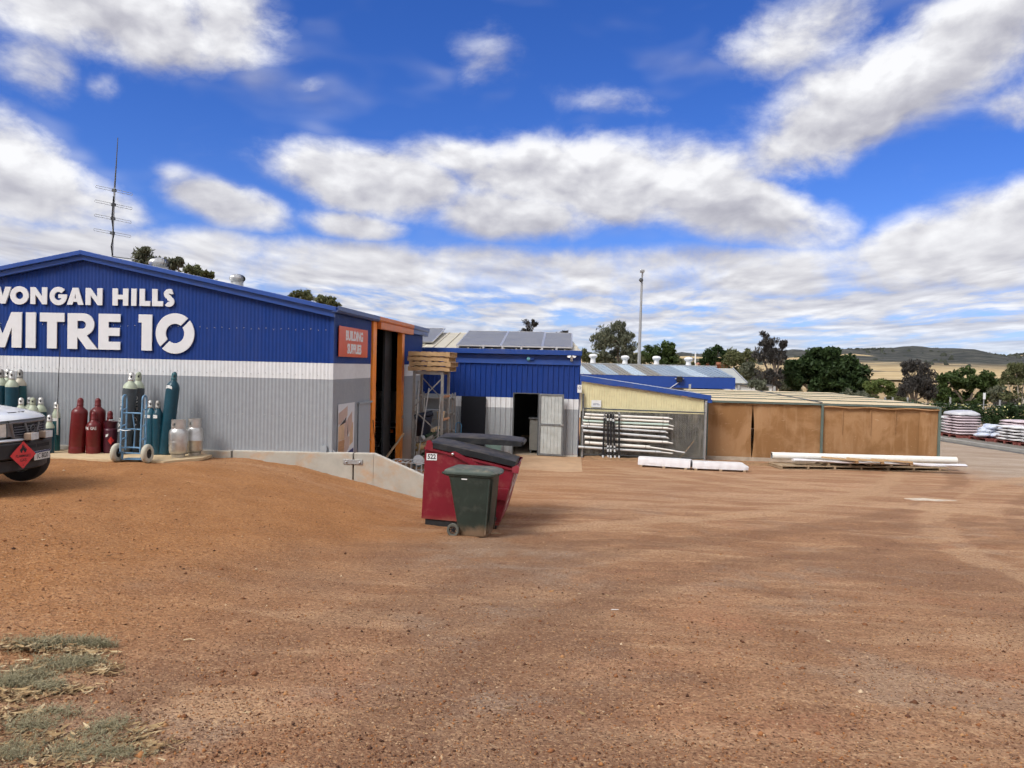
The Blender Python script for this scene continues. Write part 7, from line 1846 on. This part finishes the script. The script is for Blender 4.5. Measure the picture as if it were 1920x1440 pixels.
# ------------------------------------------------------------------ loose stones, weeds, leaf litter
def stones(name, n_, xr, size, mat, label, seed, ypow=1.0, ymin=2.0, ymax=15.0):
    rs = np.random.RandomState(seed)
    y_ = ymin * (ymax / ymin) ** (rs.rand(n_) ** ypow)
    x_ = -.09 * y_ + rs.uniform(-.80, .80, n_) * y_
    ok = (x_ > -15) & ~((y_ > 14.5) & (x_ < -2.3)); x_, y_ = x_[ok], y_[ok]; n_ = len(x_)
    z_ = ground_z(x_, y_) + soft(x_, y_)
    r_ = size * np.exp(rs.normal(0, .36, n_))
    base = np.array([(1, 0, 0), (0, 1, 0), (-1, 0, 0), (0, -1, 0), (0, 0, .75), (0, 0, -.75)], float)
    tri = np.array([(0, 1, 4), (1, 2, 4), (2, 3, 4), (3, 0, 4), (1, 0, 5), (2, 1, 5), (3, 2, 5), (0, 3, 5)])
    ang = rs.uniform(0, 6.28, n_); ca, sa_ = np.cos(ang), np.sin(ang)
    P_ = base[None] * rs.uniform(.6, 1.35, (n_, 6, 1)) * r_[:, None, None]
    X_ = P_[..., 0] * ca[:, None] - P_[..., 1] * sa_[:, None] + x_[:, None]; Y_ = P_[..., 0] * sa_[:, None] + P_[..., 1] * ca[:, None] + y_[:, None]
    V_ = np.stack([X_, Y_, P_[..., 2] + z_[:, None] + r_[:, None] * .15], -1).reshape(-1, 3)
    F_ = (np.arange(n_)[:, None, None] * 6 + tri[None]).reshape(-1, 3)
    o = fastmesh(name, V_, F_, mat); o['kind'] = 'stuff'; return tag(o, label, 'gravel')
def stone_mat(name, stops):
    m = bpy.data.materials.new(name); m.use_nodes = True
    n = N(m.node_tree); b = n.n['Principled BSDF']; g_ = n.new('ShaderNodeNewGeometry')
    n.put(b.inputs['Base Color'], n.ramp(g_.outputs['Random Per Island'], stops)); b.inputs['Roughness'].default_value = .9; b.inputs['Specular IOR Level'].default_value = .2
    return m
sm_ = stone_mat('gravel_stones', [(0, (.05, .026, .018)), (.25, (.14, .06, .032)), (.5, (.26, .11, .05)), (.78, (.38, .17, .065)), (.94, (.44, .25, .12)), (1, (.58, .44, .30))])
stones('gravel', 52000, None, .0046, sm_, 'loose reddish gravel scattered over the yard', 3, 1.15)
stones('coarse_gravel', 1500, None, .0105, sm_, 'bigger dark and pale stones lying about in the near gravel', 9, 1.0, 2.2, 13.0)
def gpt(px, py):
    z_ = .9
    for _ in range(14):
        q = on(px, py, z_); z_ = gz1(q.x, q.y)
    return q
def spots(lst): return [(gpt(px, py).x, gpt(px, py).y, rx / 370.0, ry / 370.0 * 3.0) for px, py, rx, ry in lst]
WP = spots([(40, 1215, 70, 10), (150, 1225, 60, 8), (60, 1260, 60, 12), (190, 1262, 40, 8), (120, 1300, 60, 8), (30, 1310, 50, 8), (60, 1390, 80, 14), (150, 1400, 60, 12), (120, 1435, 90, 12), (230, 1385, 40, 10), (260, 1410, 50, 10), (20, 1350, 40, 10)])
# dry leaf litter
def litter():
    rs = np.random.RandomState(8); V_, F_ = [], []
    n_ = 3400
    for i in range(n_):
        if i < 3200:
            u = rs.rand(); c = WP[rs.randint(len(WP))]; x_, y_ = c[0] + rs.normal(0, c[2] * .62), c[1] + rs.normal(0, c[3] * .85)
            if x_ > -1.35: continue
        else:
            y_ = 2.4 * (9 / 2.4) ** rs.rand(); x_ = -.09 * y_ + rs.uniform(-.75, .75) * y_
        z_ = gz1(x_, y_) + rs.uniform(.004, .034)
        L = rs.uniform(.010, .045) if i < 3200 else rs.uniform(.015, .035); w_ = L * rs.uniform(.10, .22); a = rs.uniform(0, 6.28); cv = rs.uniform(-.5, .5) * L; li = rs.uniform(0, .3) * L
        o = len(V_)
        for k in range(5):
            t = -1 + k / 2; ww = w_ * (1 - t * t * .85)
            px_, py_ = t * L, cv * (t * t - .5); 
            for s in (-1, 1):
                qx, qy = px_, py_ + s * ww
                V_.append((x_ + qx * math.cos(a) - qy * math.sin(a), y_ + qx * math.sin(a) + qy * math.cos(a), z_ + li * (t * t) + s * ww * .4))
        for k in range(4): F_.append((o + 2 * k, o + 2 * k + 1, o + 2 * k + 3, o + 2 * k + 2))
    m = stone_mat('dry_leaves', [(0, (.12, .065, .035)), (.35, (.25, .16, .08)), (.75, (.40, .28, .145)), (1, (.58, .46, .29))])
    o = fastmesh('leaf_litter', V_, F_, m); o['kind'] = 'stuff'; tag(o, 'dry curled gum leaves and bark strips among the weeds', 'leaf litter')
litter()
def weeds(label, spots, n_, seed):
    rs = np.random.RandomState(seed); V_, F_ = [], []
    for i in range(n_):
        c = spots[rs.randint(len(spots))]
        x_, y_ = c[0] + rs.normal(0, c[2] * .62), c[1] + rs.normal(0, c[3] * .72)
        z_ = gz1(x_, y_) + .002; H = rs.uniform(.012, .055); a = rs.uniform(0, 6.28); lean = rs.uniform(.2, 1.2) * H
        # thread-leaved stem with short side needles
        pts = [(x_ + lean * t * t * math.cos(a) + rs.normal(0, .002), y_ + lean * t * t * math.sin(a) + rs.normal(0, .002), z_ + H * t) for t in (0, .4, .75, 1)]
        for k in range(3):
            p, q = Vector(pts[k]), Vector(pts[k + 1]); o = len(V_); s = Vector((-math.sin(a), math.cos(a), 0)) * .0012
            V_ += [p - s, p + s, q + s, q - s]; F_.append((o, o + 1, o + 2, o + 3))
            for _ in range(4):
                d = Vector(rs.normal(size=3)); d.normalize(); d.z = abs(d.z) * .6; tip = q + d * rs.uniform(.008, .022); sd = d.cross(Vector((0, 0, 1))) * .0016
                o = len(V_); V_ += [q - sd, q + sd, tip + sd * .3, tip - sd * .3]; F_.append((o, o + 1, o + 2, o + 3))
    o = fastmesh('weeds', [tuple(v) for v in V_], F_, L_weed); o['kind'] = 'stuff'; tag(o, label, 'weeds')
L_weed = leaf_mat('grey_weed', (.165, .150, .086), (.42, .375, .235), .8, .15)
weeds('grey green prostrate weeds in the upper clump at the left edge', spots([(60, 1212, 50, 8), (120, 1208, 60, 8), (180, 1210, 40, 6), (110, 1250, 50, 10), (160, 1248, 50, 9), (60, 1272, 50, 9), (90, 1295, 30, 7), (20, 1285, 30, 8)]), 2500, 15)
weeds('grey green prostrate weeds in the lower clump at the bottom left corner', spots([(110, 1345, 50, 7), (60, 1370, 45, 8), (200, 1375, 30, 10), (180, 1400, 40, 10), (140, 1425, 50, 8), (215, 1425, 40, 6), (30, 1420, 40, 10)]), 1800, 16)
# single twigs and scraps lying on the gravel
def scrap(label, px, py, L, a, r_, mt, name='twig', cat='twig', bend=.15):
    z_ = .5
    for _ in range(12):
        q = on(px, py, z_); z_ = gz1(q.x, q.y) + .012
    d = Vector((math.cos(a), math.sin(a), 0)); n_ = Vector((-d.y, d.x, 0))
    tag(obj(name, MB().tube([q - d * L / 2, q + n_ * L * bend, q + d * L / 2], [r_, r_ * .8, r_ * .4], 5), mt, smooth=60), label, cat)
m_twig = M('bleached_twig', (.60, .48, .30), .8, var=.12)
scrap('pale forked gum leaf lying on the orange gravel', 355, 1200, .08, .2, .006, m_twig, bend=.3)
scrap('pale curled bark strip beside the lower weeds', 300, 1428, .06, -.8, .006, m_twig, bend=.35)
scrap('long dry stalk lying across the upper weeds', 85, 1278, .22, .45, .005, m_twig, bend=.04)
scrap('thin pale stalk at the edge of the lower weeds', 130, 1425, .16, .75, .004, m_twig, bend=.05)
scrap('straight dry stalk in the lower weeds', 235, 1353, .07, -.05, .005, m_twig, bend=.1)
scrap('white scrap of stick on the gravel right of the wheelie bin', 930, 1000, .14, .2, .007, m_twig, bend=.1)
scrap('pale stick lying in the middle of the yard', 1153, 1143, .07, .1, .005, m_white, bend=.05)
scrap('reddish brown leaf standing in the lower weeds', 105, 1425, .07, 1.3, .014, M('red_leaf', (.16, .035, .03), .6), name='red_leaf', cat='leaf', bend=.1)
# chalky patch of spilt cement on the dirt
mb = MB(); ctr = on(1738, 937, .0); 
z_ = 0.03
for _ in range(10): ctr = on(1738, 937, z_); z_ = gz1(ctr.x, ctr.y) + .012
pts = [(ctr.x + (.42 + .14 * math.sin(a * 3 + 1) + .1 * math.sin(a * 7)) * math.cos(a), ctr.y + (.14 + .04 * math.sin(a * 5)) * math.sin(a)) for a in np.linspace(0, 2 * math.pi, 29)[:-1]]
obj_c = obj('spilt_cement', MB().prism(pts, ctr.z - .03, ctr.z + .006, 'z'), M('cement_spill', (.55, .47, .38), .9, var=.2, vs=12))
tag(obj_c, 'thin pale patch of spilt cement on the dirt', 'cement patch')
# dry soil ridge and rubble along the foot of the screen
mb = MB(); rs = np.random.RandomState(4)
secs = []
for x_ in np.linspace(0.15, 6.0, 60):
    h_ = .05 + .05 * abs(math.sin(x_ * 2.3)) * rs.rand() + .02 * rs.rand(); y0 = 23.62 + .08 * math.sin(x_ * 1.9)
    secs.append([(x_, y0 - .24 - .1 * rs.rand(), -.02), (x_, y0 - .10, h_ * .7), (x_, y0 + .02, h_), (x_, y0 + .2, h_ * .7), (x_, y0 + .4, -.02)])
so = struct('soil_bank', loft(secs), M('soil_bank_dirt', (.25, .145, .075), .95, var=.35, vs=14, bump=.6, bs=30), smooth=60)
